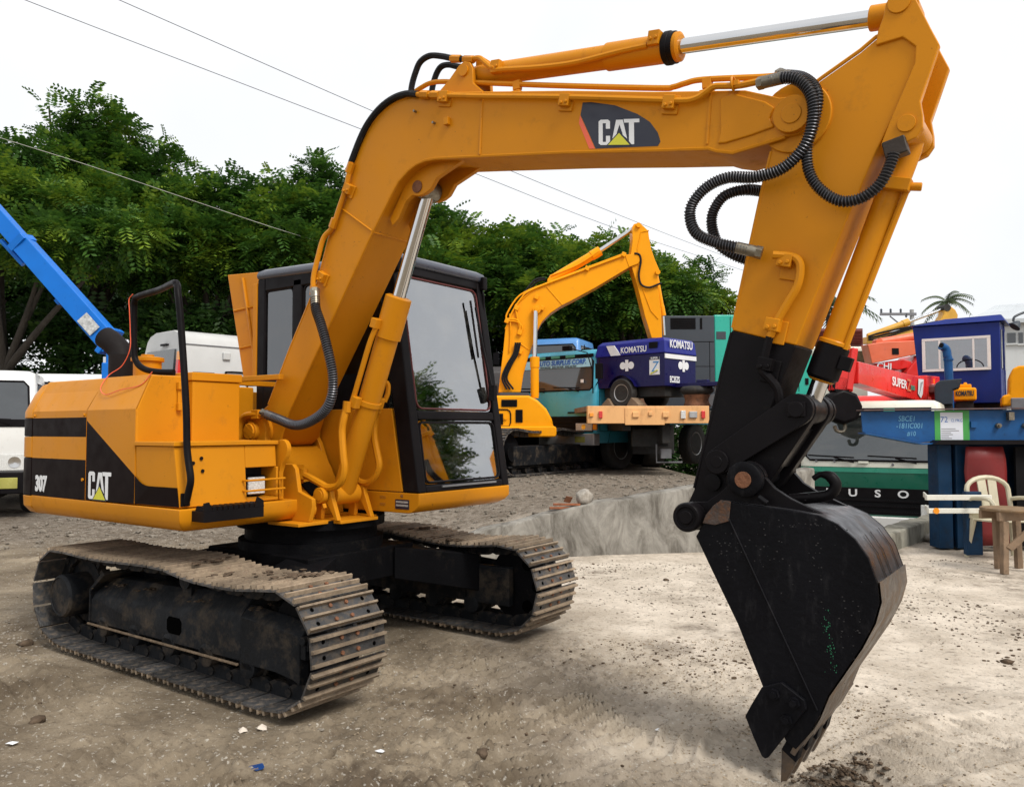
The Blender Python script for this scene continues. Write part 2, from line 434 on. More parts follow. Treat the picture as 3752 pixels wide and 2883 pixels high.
def axis(lo, hi, step, far_lo, far_hi):
    core = np.arange(lo, hi + step / 2, step)
    a = []; x = lo; h = step
    while x > far_lo: h *= 1.25; x -= h; a.append(x)
    b = []; x = core[-1]; h = step
    while x < far_hi: h *= 1.25; x += h; b.append(x)
    return np.array(a[::-1] + list(core) + b)
sa = axis(-6.0, 7.6, 0.036, -420, 420)
sa = np.concatenate([sa[sa < -1.5], np.arange(-1.5, 2.4, 0.0155), sa[sa > 2.4]])
da = axis(1.9, 12.9, 0.036, -200, 700)
da = np.concatenate([da[da < 2.1], np.arange(2.1, 5.4, 0.0155), da[da > 5.4]])
SS, DD = np.meshgrid(sa, da)
ZZ = ground_h(SS, DD)
n_d, n_s = SS.shape
PX = EYE.x + RS.x * SS + FS.x * DD; PY = EYE.y + RS.y * SS + FS.y * DD
co = np.stack([PX, PY, ZZ], -1).reshape(-1, 3)
idx = np.arange(n_d * n_s).reshape(n_d, n_s)
quads = np.stack([idx[:-1, :-1], idx[:-1, 1:], idx[1:, 1:], idx[1:, :-1]], -1).reshape(-1, 4)
gm = bpy.data.meshes.new('ground')
gm.vertices.add(len(co)); gm.vertices.foreach_set('co', co.ravel())
gm.loops.add(quads.size); gm.loops.foreach_set('vertex_index', quads.ravel())
gm.polygons.add(len(quads)); gm.polygons.foreach_set('loop_start', np.arange(0, quads.size, 4))
gm.polygons.foreach_set('loop_total', np.full(len(quads), 4))
gm.update(); gm.validate()
gm.polygons.foreach_set('use_smooth', [True] * len(gm.polygons))
ground = bpy.data.objects.new('ground', gm); COL.objects.link(ground); tag(ground, kind='structure')
def ground_material():
    m, t, b = base_mat('yard_dirt')
    N, L = t.nodes.new, t.links.new
    tc = N('ShaderNodeTexCoord')
    def noise(sc, det=6, rg=0.6):
        n = N('ShaderNodeTexNoise'); n.inputs['Scale'].default_value = sc; n.inputs['Detail'].default_value = det
        n.inputs['Roughness'].default_value = rg; L(tc.outputs['Object'], n.inputs['Vector']); return n.outputs['Fac']
    def ramp(x, a, b_, lo=0.0, hi=1.0):
        r = N('ShaderNodeMapRange'); r.inputs[1].default_value = a; r.inputs[2].default_value = b_
        r.inputs[3].default_value = lo; r.inputs[4].default_value = hi; L(x, r.inputs[0]); return r.outputs[0]
    def mixc(f, a, c):
        k = N('ShaderNodeMix'); k.data_type = 'RGBA'
        (L(f, k.inputs['Factor']) if not isinstance(f, float) else setattr(k.inputs['Factor'], 'default_value', f))
        for s_, i in ((a, 6), (c, 7)):
            if isinstance(s_, tuple): k.inputs[i].default_value = (*s_, 1)
            else: L(s_, k.inputs[i])
        return k.outputs[2]
    def math_(op, a, c):
        k = N('ShaderNodeMath'); k.operation = op; k.use_clamp = True
        for s_, i in ((a, 0), (c, 1)):
            if isinstance(s_, (int, float)): k.inputs[i].default_value = s_
            else: L(s_, k.inputs[i])
        return k.outputs[0]
    # pad mask: distance measured from the yard along site axes
    sep = N('ShaderNodeVectorMath'); sep.operation = 'SUBTRACT'; sep.inputs[1].default_value = (EYE.x, EYE.y, 0)
    L(tc.outputs['Object'], sep.inputs[0])
    def dot(v):
        k = N('ShaderNodeVectorMath'); k.operation = 'DOT_PRODUCT'; L(sep.outputs[0], k.inputs[0]); k.inputs[1].default_value = v; return k.outputs['Value']
    s_, d_ = dot((RS.x, RS.y, 0)), dot((FS.x, FS.y, 0))
    k = N('ShaderNodeMath'); k.operation = 'MULTIPLY_ADD'; L(d_, k.inputs[0]); k.inputs[1].default_value = 0.45; L(s_, k.inputs[2])
    n_big = noise(0.55, 5)
    k2 = N('ShaderNodeMath'); k2.operation = 'MULTIPLY_ADD'; L(n_big, k2.inputs[0]); k2.inputs[1].default_value = 3.2; L(k.outputs[0], k2.inputs[2])
    pad = ramp(k2.outputs[0], 3.4, 5.4)
    behind = ramp(d_, 8.9, 10.2)
    soil = mixc(ramp(noise(1.3, 8), 0.35, 0.62), (0.115, 0.088, 0.060), (0.300, 0.245, 0.175))
    dust = mixc(ramp(noise(2.2, 9, 0.7), 0.38, 0.62), (0.46, 0.395, 0.32), (0.66, 0.58, 0.485))
    c = mixc(pad, soil, dust)
    gravel = mixc(ramp(noise(9, 8, 0.75), 0.4, 0.6), (0.085, 0.066, 0.048), (0.22, 0.185, 0.148))
    c = mixc(math_('MULTIPLY', behind, 0.95), c, gravel)
    # moist dark soil in patches and crumbs
    wet = math_('MULTIPLY', ramp(noise(0.9, 7, 0.65), 0.52, 0.66), ramp(noise(6, 6, 0.7), 0.42, 0.60))
    c = mixc(math_('MULTIPLY', wet, 0.75), c, (0.085, 0.062, 0.042))
    for (s0, d0, r0, amt) in ((-0.55, 3.05, 0.75, 0.85), (-1.15, 2.75, 0.8, 0.6), (-0.2, 2.75, 0.5, 0.6), (1.25, 3.05, 0.42, 0.75), (0.15, 3.7, 0.55, 0.45), (-1.9, 3.2, 0.9, 0.45), (1.9, 2.9, 0.5, 0.5), (-3.4, 5.2, 0.8, 0.4), (1.0, 5.2, 0.35, 0.5)):
        cx = EYE.x + RS.x * s0 + FS.x * d0; cy = EYE.y + RS.y * s0 + FS.y * d0
        dv_ = N('ShaderNodeVectorMath'); dv_.operation = 'DISTANCE'; L(tc.outputs['Object'], dv_.inputs[0]); dv_.inputs[1].default_value = (cx, cy, 0)
        kk = N('ShaderNodeMath'); kk.operation = 'MULTIPLY_ADD'; L(noise(5.5, 9, 0.72), kk.inputs[0]); kk.inputs[1].default_value = -2.4 * r0; L(dv_.outputs['Value'], kk.inputs[2])
        c = mixc(math_('MULTIPLY', ramp(kk.outputs[0], -0.55 * r0, -0.95 * r0), amt), c, (0.088, 0.064, 0.043))
    crumbs = ramp(noise(30, 6, 0.7), 0.54, 0.64)
    c = mixc(math_('MULTIPLY', crumbs, 0.55), c, (0.10, 0.075, 0.052))
    pale = ramp(noise(48, 4, 0.6), 0.60, 0.68)
    c = mixc(math_('MULTIPLY', pale, 0.6), c, (0.55, 0.52, 0.46))
    L(c, b.inputs['Base Color'])
    b.inputs['Roughness'].default_value = 0.95
    b.inputs['Specular IOR Level'].default_value = 0.15
    h1 = noise(45, 8, 0.7); h2 = noise(160, 4, 0.6)
    ad = N('ShaderNodeMath'); ad.operation = 'MULTIPLY_ADD'; L(h2, ad.inputs[0]); ad.inputs[1].default_value = 0.35; L(h1, ad.inputs[2])
    bp = N('ShaderNodeBump'); bp.inputs['Strength'].default_value = 0.8; bp.inputs['Distance'].default_value = 0.016
    L(ad.outputs[0], bp.inputs['Height']); L(bp.outputs['Normal'], b.inputs['Normal'])
    return m
gm.materials.append(ground_material())

# loose stones and soil crumbs on the dirt (nobody could count them)
def rock_mesh(r, seed, flat=0.7, sub=1):
    bm = bmesh.new(); bmesh.ops.create_icosphere(bm, subdivisions=sub, radius=r)
    q = random.Random(seed)
    for v in bm.verts: v.co *= q.uniform(0.72, 1.2)
    for v in bm.verts: v.co.z *= flat
    vs = [tuple(v.co) for v in bm.verts]; fs = [tuple(x.index for x in f.verts) for f in bm.faces]
    bm.free(); return np.array(vs), fs
M_stone = paint('grey_stone', (0.30, 0.265, 0.22), 0.95, var=0.35, scale=9, bump=0.8, bscale=40, spec=0.15)
M_clod = paint('soil_clod', (0.095, 0.068, 0.047), 1.0, var=0.4, scale=12, bump=1.0, bscale=50, spec=0.1)
M_rubb = paint('dull_gravel', (0.19, 0.165, 0.135), 0.95, var=0.4, scale=9, bump=0.8, bscale=40, spec=0.1)
M_grit = paint('tan_grit', (0.27, 0.215, 0.15), 0.95, var=0.45, scale=30, bump=0.5, spec=0.1)
protos = [rock_mesh(1.0, k, 0.65, 1) for k in range(6)]
def scatter(name, n, size, mat, seed, region, dens=None):
    q = np.random.default_rng(seed); N = n * 12
    s = q.uniform(*region[0], N); d = q.uniform(*region[1], N)
    ok = (d > 1.9) & (np.abs(s) < 0.72 * d + 0.5)
    if dens is not None: ok &= q.random(N) < dens(s, d)
    X = EYE.x + RS.x * s + FS.x * d; Y = EYE.y + RS.y * s + FS.y * d
    ok &= ~((np.abs(X) < 1.3) & (np.abs(Y) > 0.6) & (np.abs(Y) < 1.2))
    i = np.nonzero(ok)[0][:n]; X, Y, s, d = X[i], Y[i], s[i], d[i]; n = len(i)
    Z = ground_h(s, d); r = size[0] + (size[1] - size[0]) * q.random(n) ** 3; a = q.uniform(0, 2 * PI, n)
    pv = np.stack([p[0] for p in protos]); V = pv[q.integers(0, 6, n)]
    V = V * (r[:, None] * np.stack([q.uniform(.8, 1.3, n), q.uniform(.7, 1, n), q.uniform(.6, 1, n)], 1))[:, None, :]
    ca, sa_ = np.cos(a)[:, None], np.sin(a)[:, None]
    W_ = np.stack([V[..., 0] * ca - V[..., 1] * sa_ + X[:, None], V[..., 0] * sa_ + V[..., 1] * ca + Y[:, None], V[..., 2] + (Z + 0.25 * r)[:, None]], -1)
    f = np.array(protos[0][1]); F = (f[None] + (np.arange(n) * V.shape[1])[:, None, None]).reshape(-1, 3)
    me = bpy.data.meshes.new(name); me.from_pydata(W_.reshape(-1, 3).tolist(), [], F.tolist()); me.materials.append(mat)
    o = bpy.data.objects.new(name, me); COL.objects.link(o)
    return o
_pd = lambda s, d: np.clip(0.30 + 1.8 * fbm(s * 0.9 + 3, d * 0.9, 3), 0.02, 1)
tag(scatter('pebbles', 7000, (0.003, 0.013), M_stone, 3, ((-4.5, 4.5), (1.9, 8.4)), _pd), 'small pale pebbles strewn over the dirt yard', 'pebbles', kind='stuff')
tag(scatter('soil_crumbs', 5200, (0.0025, 0.014), M_clod, 4, ((-4.5, 5.0), (1.9, 8.6)), lambda s, d: np.clip(-0.25 + 3.2 * fbm(s * 0.8 + 20, d * 0.8 + 7, 3), 0.01, 1)), 'dark brown soil crumbs strewn over the yard', 'soil', kind='stuff')
tag(scatter('grit', 9000, (0.002, 0.0075), M_grit, 6, ((-2.4, 2.8), (1.9, 5.4)), lambda s, d: _pd(s + 11, d + 2)), 'fine grit on the churned dirt before the excavator', 'grit', kind='stuff')
tag(scatter('gravel', 2600, (0.010, 0.05), M_rubb, 5, ((-7, 3.3), (9.3, 16)), None), 'coarse gravel on the raised yard behind the wall', 'gravel', kind='stuff')

# ------------------------------------------------------------------ concrete walls
def concrete(name, col, stain):
    m, t, b = base_mat(name)
    N, L = t.nodes.new, t.links.new
    tc = N('ShaderNodeTexCoord')
    mp = N('ShaderNodeMapping'); mp.inputs['Scale'].default_value = (2.2, 2.2, 0.9); L(tc.outputs['Object'], mp.inputs['Vector'])
    n1 = N('ShaderNodeTexNoise'); n1.inputs['Scale'].default_value = 2.0; n1.inputs['Detail'].default_value = 10; n1.inputs['Roughness'].default_value = 0.68; n1.inputs['Distortion'].default_value = 0.8; L(mp.outputs[0], n1.inputs['Vector'])
    n2 = N('ShaderNodeTexNoise'); n2.inputs['Scale'].default_value = 2.3; n2.inputs['Detail'].default_value = 9; n2.inputs['Roughness'].default_value = 0.7; L(tc.outputs['Object'], n2.inputs['Vector'])
    r1 = N('ShaderNodeMapRange'); r1.inputs[1].default_value = 0.40; r1.inputs[2].default_value = 0.62; L(n1.outputs['Fac'], r1.inputs[0])
    r2 = N('ShaderNodeMapRange'); r2.inputs[1].default_value = 0.35; r2.inputs[2].default_value = 0.65; L(n2.outputs['Fac'], r2.inputs[0])
    a = N('ShaderNodeMix'); a.data_type = 'RGBA'; a.inputs[6].default_value = (*[c * 0.72 for c in col], 1); a.inputs[7].default_value = (*col, 1); L(r2.outputs[0], a.inputs['Factor'])
    c = N('ShaderNodeMix'); c.data_type = 'RGBA'; L(a.outputs[2], c.inputs[6]); c.inputs[7].default_value = (*stain, 1)
    k = N('ShaderNodeMath'); k.operation = 'MULTIPLY'; L(r1.outputs[0], k.inputs[0]); k.inputs[1].default_value = 0.92; L(k.outputs[0], c.inputs['Factor'])
    L(c.outputs[2], b.inputs['Base Color']); b.inputs['Roughness'].default_value = 0.92
    bp = N('ShaderNodeBump'); bp.inputs['Strength'].default_value = 0.6; bp.inputs['Distance'].default_value = 0.012
    n3 = N('ShaderNodeTexNoise'); n3.inputs['Scale'].default_value = 14; n3.inputs['Detail'].default_value = 9; L(tc.outputs['Object'], n3.inputs['Vector'])
    L(n3.outputs['Fac'], bp.inputs['Height']); L(bp.outputs['Normal'], b.inputs['Normal'])
    return m
M_conc = concrete('stained_concrete', (0.30, 0.28, 0.245), (0.075, 0.065, 0.052))
M_kerbc = concrete('mossy_concrete', (0.30, 0.285, 0.235), (0.10, 0.095, 0.07))
def wall_run(name, line, tops, thick, mat, z0, wob=0.012):
    mb = MB(); P = []
    pts = []
    for i in range(len(line) - 1):
        (a, b), (c, d) = line[i], line[i + 1]; n = max(2, int(math.hypot(c - a, d - b) / 0.12))
        for k in range(n + (i == len(line) - 2)):
            t = k / n; pts.append((a + (c - a) * t, b + (d - b) * t, tops[i] + (tops[i + 1] - tops[i]) * t))
    rings = []
    for i, (s, d, z) in enumerate(pts):
        p = pts[max(i - 1, 0)]; q = pts[min(i + 1, len(pts) - 1)]
        tx, ty = q[0] - p[0], q[1] - p[1]; l = math.hypot(tx, ty); nx, ny = -ty / l, tx / l
        zz = z + wob * 2.0 * float(fbm(np.array([s * 4.0]), np.array([d * 4.0 + 2]), 3)[0]); w = wob * float(fbm(np.array([s * 3.0]), np.array([9.0]), 2)[0])
        b = 0.02
        rings.append([S(s + nx * w, d + ny * w, z0), S(s + nx * w, d + ny * w, zz - b), S(s + nx * (b + w), d + ny * (b + w), zz),
                      S(s + nx * (thick - b), d + ny * (thick - b), zz + 0.004), S(s + nx * thick, d + ny * thick, zz - b), S(s + nx * thick, d + ny * thick, z0)])
    mb.loft(rings)
    return mb.build(name, mat, None, angle=60)
w_ = wall_run('retaining_wall', WALL, WTOP, 0.24, M_conc, -1.2, 0.014)
tag(w_, 'weathered grey concrete retaining wall rising to the right behind the yellow excavator', 'wall')
k_ = wall_run('kerb_wall', KERB, [0.19] * 5, 0.26, M_kerbc, -1.2, 0.012)
tag(k_, 'low mossy concrete kerb wall running back in front of the green and white truck', 'wall')
# ================================================================== MAIN EXCAVATOR (X forward, Y to its left, Z up)
EX = empty('excavator', 'large ochre yellow crawler excavator with black bucket and dark cab in the foreground', 'excavator')
GAU, HW = 0.914, 0.234
# ---- crawlers
def track_path(side):
    """closed loop of (x, z) plate-centre points, front idler to the right"""
    r = 0.285
    fi, sp = (1.075, 0.315), (-1.10, 0.320)
    bot = [(x, 0.022) for x in np.linspace(-0.98, 1.0, 24)]
    fr = [(fi[0] + r * math.cos(a), fi[1] + r * math.sin(a)) for a in np.linspace(rad(-84), rad(84), 26)]
    top = [(0.96, 0.585), (0.75, 0.563), (0.5, 0.560), (0.3, 0.575), (0.13, 0.600), (-0.05, 0.604), (-0.3, 0.596), (-0.6, 0.585), (-0.9, 0.592)]
    re = [(sp[0] + (r - 0.004) * math.cos(a), sp[1] + (r - 0.004) * math.sin(a)) for a in np.linspace(rad(96), rad(262), 26)]
    P = [Vector((x, 0, z)) for x, z in bot + fr + top + re]
    P.append(P[0].copy()); return P
def shoe_mesh():
    mb = MB(); L = 0.143
    mb.box((0, 0, 0), (L, 2 * HW, 0.011))
    for gx, h in ((-L / 2 + 0.012, 0.026), (0.004, 0.024), (L / 2 - 0.012, 0.026)):
        mb.hexa([(gx - 0.009, -HW, 0.004), (gx + 0.009, -HW, 0.004), (gx + 0.009, HW, 0.004), (gx - 0.009, HW, 0.004),
                 (gx - 0.0055, -HW, h), (gx + 0.0055, -HW, h), (gx + 0.0055, HW, h), (gx - 0.0055, HW, h)], 3)
    for bx_ in (-0.033, 0.040):
        for by in (-0.05, 0.05): bolt(mb, (bx_, by, 0.005), (0, 0, 1), 0.0105, 0.010, 1)
        for by in (-0.16, 0.16): mb.tube([(bx_, by, 0.0052), (bx_, by, 0.0062)], 0.011, 8, 2)
        mb.tube([(bx_, -0.185, -0.0052), (bx_, -0.185, -0.0062)], 0.007, 6, 2)
    return mb
def link_mesh():
    mb = MB()
    o = [(-0.085, 0.0), (0.085, 0.0), (0.095, 0.03), (0.09, 0.06), (0.055, 0.075), (-0.04, 0.075), (-0.085, 0.055), (-0.095, 0.02)]
    for y in (-0.062, 0.038): mb.prism([(x, -z - 0.004) for x, z in o], 'Y', y, y + 0.024)
    mb.cyl((-0.078, -0.07, -0.036), (-0.078, 0.07, -0.036), 0.023, n=10)
    return mb
shoe_src = link_src = None
def crawler(side):
    """side -1 = right crawler (nearer the road), +1 = left crawler"""
    global shoe_src, link_src
    yc = side * GAU
    oy = 1 if side > 0 else -1                      # outward direction
    fr = MB()                                       # frame beam with roof-shaped top and idler guard
    A = [(-0.86, 0.165), (0.67, 0.165), (0.67, 0.435), (0.55, 0.44), (-0.82, 0.345)]
    yo, yi = yc + oy * 0.115, yc - oy * 0.115
    ym = yc + oy * 0.03
    rings = []
    for x, zt, zb in ((-0.86, 0.33, 0.165), (-0.82, 0.345, 0.165), (0.0, 0.365, 0.168), (0.67, 0.43, 0.17)):
        rings.append([(x, yo, zb), (x, yo, zt - 0.03), (x, yo - oy * 0.02, zt), (x, ym - oy * 0.02, zt + 0.09), (x, yi, zt + 0.09), (x, yi, zb)])
    fr.loft(rings, 0)
    rings = []
    for x, zt, zb, e in ((0.674, 0.44, 0.165, 0.006), (0.95, 0.425, 0.165, 0.006), (1.09, 0.41, 0.15, 0.006), (1.13, 0.385, 0.13, 0.0)):
        rings.append([(x, yo + oy * e, zb), (x, yo + oy * e, zt - 0.04), (x, yo - oy * 0.03, zt), (x, yc + oy * 0.055, zt + 0.015), (x, yc + oy * 0.055, zb)])
    fr.loft(rings, 0)
    fr.bx(0.68, 1.05, yc - oy * 0.115, yc - oy * 0.06, 0.17, 0.43)
    fr.bx(-0.87, 0.665, yo - 0.006, yo + oy * 0.022, 0.150, 0.164, 1)           # bottom flange
    fr.prism([(-0.885, 0.165), (-0.865, 0.165), (-0.865, 0.35), (-0.70, 0.47), (-0.72, 0.49), (-0.885, 0.365)], 'Y', yo + oy * 0.004, yi, 0)
    frame = fr.build('track_frame', [M_tframe, M_mud], EX, 0.006)
    frame['label'] = 'mud-stained black crawler frame on the machine\'s ' + ('left' if side > 0 else 'right') + ' side'
    def hole(x0, x1, z0, z1, name='lightening_hole'):
        mb = MB(); o = [(x0 + .02, z0), (x1 - .02, z0), (x1, z0 + .02), (x1, z1 - .02), (x1 - .02, z1), (x0 + .02, z1), (x0, z1 - .02), (x0, z0 + .02)]
        mb.prism(o, 'Y', yo + oy * 0.0025, yo - oy * 0.01); mb.build(name, M_hole, frame)
    M_hole = paint('hole_black', (0.002, 0.002, 0.002), 0.9, bump=0, spec=0.0)
    if side < 0:
        hole(-0.01, 0.13, 0.222, 0.315)
    # sprocket, drive motor drum
    sp = MB(); sp.cyl((-1.10, yc - 0.03, 0.32), (-1.10, yc + 0.03, 0.32), 0.20, n=24)
    for k in range(21):
        a = 2 * PI * k / 21; c = Vector((-1.10 + 0.215 * math.cos(a), yc, 0.32 + 0.215 * math.sin(a)))
        sp.box(c, (0.05, 0.05, 0.032), ry=-a, taper=None)
    sp.build('sprocket', M_tframe, frame)
    dm = MB(); dm.lathe([(0.125, 0.0), (0.135, 0.02), (0.135, 0.17), (0.125, 0.185), (0.118, 0.186), (0.115, 0.180), (0.0, 0.180)], (-1.10, yc + oy * 0.01, 0.305), (0, oy, 0), 28)
    dm.build('drive_motor', M_tframe, frame, angle=30)
    idl = MB()
    if side < 0:
        idl.lathe([(0.0, -0.05), (0.235, -0.05), (0.235, -0.025), (0.25, -0.025), (0.25, 0.025), (0.235, 0.025), (0.235, 0.05), (0.0, 0.05)], (1.075, yc, 0.315), (0, 1, 0), 28)
    else:
        idl.lathe([(0.0, -0.05), (0.235, -0.05), (0.235, -0.025), (0.25, -0.025), (0.25, 0.025), (0.235, 0.025), (0.235, 0.05), (0.0, 0.05)], (1.075, yc, 0.315), (0, 1, 0), 28)
    idl.build('idler_wheel', M_under, frame)
    hb = MB()
    hb.box((1.12, yc + oy * 0.085, 0.31), (0.09, 0.05, 0.11)); hb.box((1.14, yc + oy * 0.08, 0.33), (0.07, 0.045, 0.07)); hb.cyl((1.15, yc + oy * 0.06, 0.345), (1.15, yc + oy * 0.12, 0.345), 0.022)
    hb.build('idler_bracket', M_tframe, frame, 0.004)
    if side > 0:
        for a in (60, 0, -60, 180):
            q = MB(); c = (1.075 + 0.16 * math.cos(rad(a)), 0.315 + 0.16 * math.sin(rad(a)))
            q.prism(circ(c, 0.042, 14), 'Y', yc - 0.053, yc - 0.0515); q.build('idler_hole', M_hole, frame)
    for x in (-0.72, -0.36, 0.0, 0.36, 0.72):
        ro = MB(); ro.lathe([(0.05, -0.12), (0.062, -0.115), (0.062, -0.05), (0.075, -0.045), (0.075, -0.03), (0.06, -0.028), (0.06, 0.028), (0.075, 0.03), (0.075, 0.045), (0.062, 0.05), (0.062, 0.115), (0.05, 0.12)], (x, yc, 0.152), (0, 1, 0), 18)
        ro.box((x, yc + oy * 0.105, 0.165), (0.10, 0.03, 0.05))
        ro.build('track_roller', M_tframe, frame)
    cr_ = MB(); cr_.cyl((0.08, yc - 0.07, 0.515), (0.08, yc + 0.09, 0.515), 0.05); cr_.bx(0.04, 0.12, yc - 0.05, yc + 0.02, 0.40, 0.50)
    cr_.build('carrier_roller', M_tframe, frame)
    # shoes and links along the loop
    P = track_path(side); Lc = [0.0]
    for i in range(1, len(P)): Lc.append(Lc[-1] + (P[i] - P[i - 1]).length)
    n = 38; pitch = Lc[-1] / n
    def pos(t):
        t %= Lc[-1]
        i = int(np.searchsorted(Lc, t, side='right')) - 1; i = min(max(i, 0), len(P) - 2)
        return P[i].lerp(P[i + 1], (t - Lc[i]) / (Lc[i + 1] - Lc[i]))
    ph = 0.03 if side < 0 else 0.09
    q = random.Random(11 + side)
    for k in range(n):
        a, b = pos(ph + k * pitch), pos(ph + (k + 1) * pitch)
        c = (a + b) / 2; t = (b - a).normalized()
        nrm = Vector((t.z, 0, -t.x))                # outward: right-hand of travel (bottom run goes +X, outward is -Z)
        side_v = nrm.cross(t)
        M = Matrix(((t.x, side_v.x, nrm.x, c.x), (t.y, side_v.y, nrm.y, yc + c.y + q.uniform(-.002, .002)), (t.z, side_v.z, nrm.z, c.z), (0, 0, 0, 1)))
        if shoe_src is None:
            shoe_src = shoe_mesh().build('track_shoe', [M_track, M_rust, M_hole, M_grous], frame, smooth=False)
            link_src = link_mesh().build('track_link', M_tframe, frame, smooth=False)
            shoe_src.matrix_local = M; link_src.matrix_local = M
        else:
            inst(shoe_src, 'track_shoe', frame, M); inst(link_src, 'track_link', frame, M)
    return frame
near_frame = crawler(-1)
far_frame = crawler(1)
# mud caked on the near track
def mud_lump(name, pts, parent, r=(0.006, 0.02), seed=1, n=26):
    q = random.Random(seed); mb = MB()
    for k in range(n):
        p = Vector(q.choice(pts)) + Vector((q.gauss(0, .03), q.gauss(0, .06), q.uniform(0, .006)))
        vs, fs = protos[q.randrange(6)]; rr = q.uniform(*r)
        mb.add([(v[0] * rr * 1.5 + p.x, v[1] * rr * 1.5 + p.y, v[2] * rr * .6 + p.z) for v in vs], fs)
    o = mb.build(name, M_clod, parent, angle=70); o['kind'] = 'stuff'; return o
mud_lump('caked_mud', [(0.6, -0.86, 0.585), (0.85, -0.82, 0.600), (1.0, -0.80, 0.615), (0.2, -0.9, 0.62), (0.45, -1.0, 0.585)], near_frame, seed=2, n=60)
mud_lump('caked_mud', [(0.4, 0.8, 0.585), (0.2, 0.9, 0.62), (0.6, 0.75, 0.585)], far_frame, seed=3, n=40)
mud_lump('caked_mud', [(0.8, -0.98, 0.455), (0.3, -0.96, 0.43), (-0.3, -0.96, 0.42), (-0.6, -0.97, 0.41)], near_frame, (0.004, 0.012), seed=4, n=70)
# ---- car body between the crawlers
cb = MB()
cb.prism([(-0.5, -0.45), (0.5, -0.45), (0.5, 0.45), (-0.5, 0.45)], 'Z', 0.40, 0.60)
for sx in (-1, 1):
    for sy in (-1, 1):
        a = [(sx * 0.28, sy * 0.40), (sx * 0.52, sy * 0.25), (sx * 0.80, sy * 0.80), (sx * 0.38, sy * 0.82)]
        rings = [[(a[0][0], a[0][1], 0.385), (a[1][0], a[1][1], 0.385), (a[2][0], a[2][1], 0.25), (a[3][0], a[3][1], 0.25)],
                 [(a[0][0], a[0][1], 0.597), (a[1][0], a[1][1], 0.592), (a[2][0], a[2][1], 0.50), (a[3][0], a[3][1], 0.50)]]
        cb.loft(rings)
cb.build('car_body', M_under, EX, 0.008)
tt = MB(); tt.lathe([(0.47, 0.60), (0.47, 0.66), (0.43, 0.66), (0.43, 0.74), (0.48, 0.74), (0.48, 0.80)], (0, 0, 0), (0, 0, 1), 40)
tt.build('slew_ring', M_under, EX, angle=30)

# ---- upper frame
def inset_rect(x0, x1, y0, y1, e, cut=0.0):
    return [(x0 + e[0], y0 + e[2]), (x1 - e[1], y0 + e[2]), (x1 - e[1], y1 - e[3]), (x0 + e[0], y1 - e[3])]
rf = MB()
lev = [(0.806, 0.085), (0.815, 0.05), (0.84, 0.018), (0.875, 0.0), (0.935, 0.0)]
rf.loft([[(x, y, z) for x, y in inset_rect(-1.43, 0.29, -1.15, -0.335, (0, e, e, 0))] for z, e in lev])
right_frame = rf.build('side_frame', M_yel, EX, 0.006)
right_frame['label'] = 'rounded lower skirt under the engine panels'
lf = MB()
lev = [(0.826, 0.10), (0.836, 0.06), (0.858, 0.022), (0.89, 0.0), (0.957, 0.0)]
lf.loft([[(x, y, z) for x, y in inset_rect(-1.43, 0.80, 0.18, 1.15, (0, e, 0, e))] for z, e in lev])
cab_base = lf.build('cab_base', M_yel, EX, 0.008)
dp = MB(); dp.bx(-1.43, 0.42, -0.46, 0.19, 0.782, 0.803); dp.bx(0.42, 0.50, -0.2, 0.12, 0.782, 0.803)
dp.build('deck_plate', M_yel, EX, 0.004)
# type plate and sticker on the cab base
pl = MB(); pl.bx(0.595, 0.715, 0.1765, 0.1795, 0.852, 0.914); p_ = pl.build('type_plate', M_decb, cab_base)
pl = MB()
for z in (0.898, 0.876): pl.bx(0.602, 0.708, 0.1752, 0.1764, z - 0.006, z + 0.006)
pl.build('plate_print', paint('plate_grey', (0.35, 0.34, 0.32), 0.5, var=0.2, scale=80, bump=0), p_)
lettering('marking', '41', (0.652, 0.1785, 0.935), 0.028, M_rust, cab_base)
st = MB()
for z in (0.925, 0.915, 0.88, 0.87): st.bx(0.455, 0.505, 0.1775, 0.1795, z, z + 0.003)
st.build('faded_sticker', paint('faded_print', (0.36, 0.16, 0.03), 0.6, bump=0), cab_base)

# counterweight with rounded tail
cw = MB()
def tail(z, e):
    L = [(-1.435, -1.15 + e)]
    for a in np.linspace(rad(-90), rad(-14), 7): L.append((-1.50 + (0.22 - e) * math.cos(PI + 0) * abs(math.cos(a)), -0.93 + (0.22 - e) * math.sin(a)))
    L += [(-1.76 + e, -0.5), (-1.78 + e, 0), (-1.76 + e, 0.5)]
    for a in np.linspace(rad(14), rad(90), 7): L.append((-1.50 - (0.22 - e) * abs(math.cos(a)), 0.93 + (0.22 - e) * math.sin(a)))
    L.append((-1.435, 1.15 - e))
    return [(x, y, z) for x, y in L]
cw.loft([tail(z, e) for z, e in ((0.806, 0.08), (0.82, 0.04), (0.86, 0.005), (0.93, 0.0))], 0)
cw.loft([tail(z, 0.0) for z in (0.932, 1.178)], 1)
cw.loft([tail(z, 0.0) for z in (1.18, 1.318)], 0)
cw.loft([tail(z, 0.0) for z in (1.32, 1.438)], 1)
cw.loft([tail(z, e) for z, e in ((1.44, 0.0), (1.485, 0.002), (1.60, 0.055), (1.665, 0.10), (1.675, 0.13))], 0)
cw.build('counterweight', [M_yel, M_band], EX, 0.006)

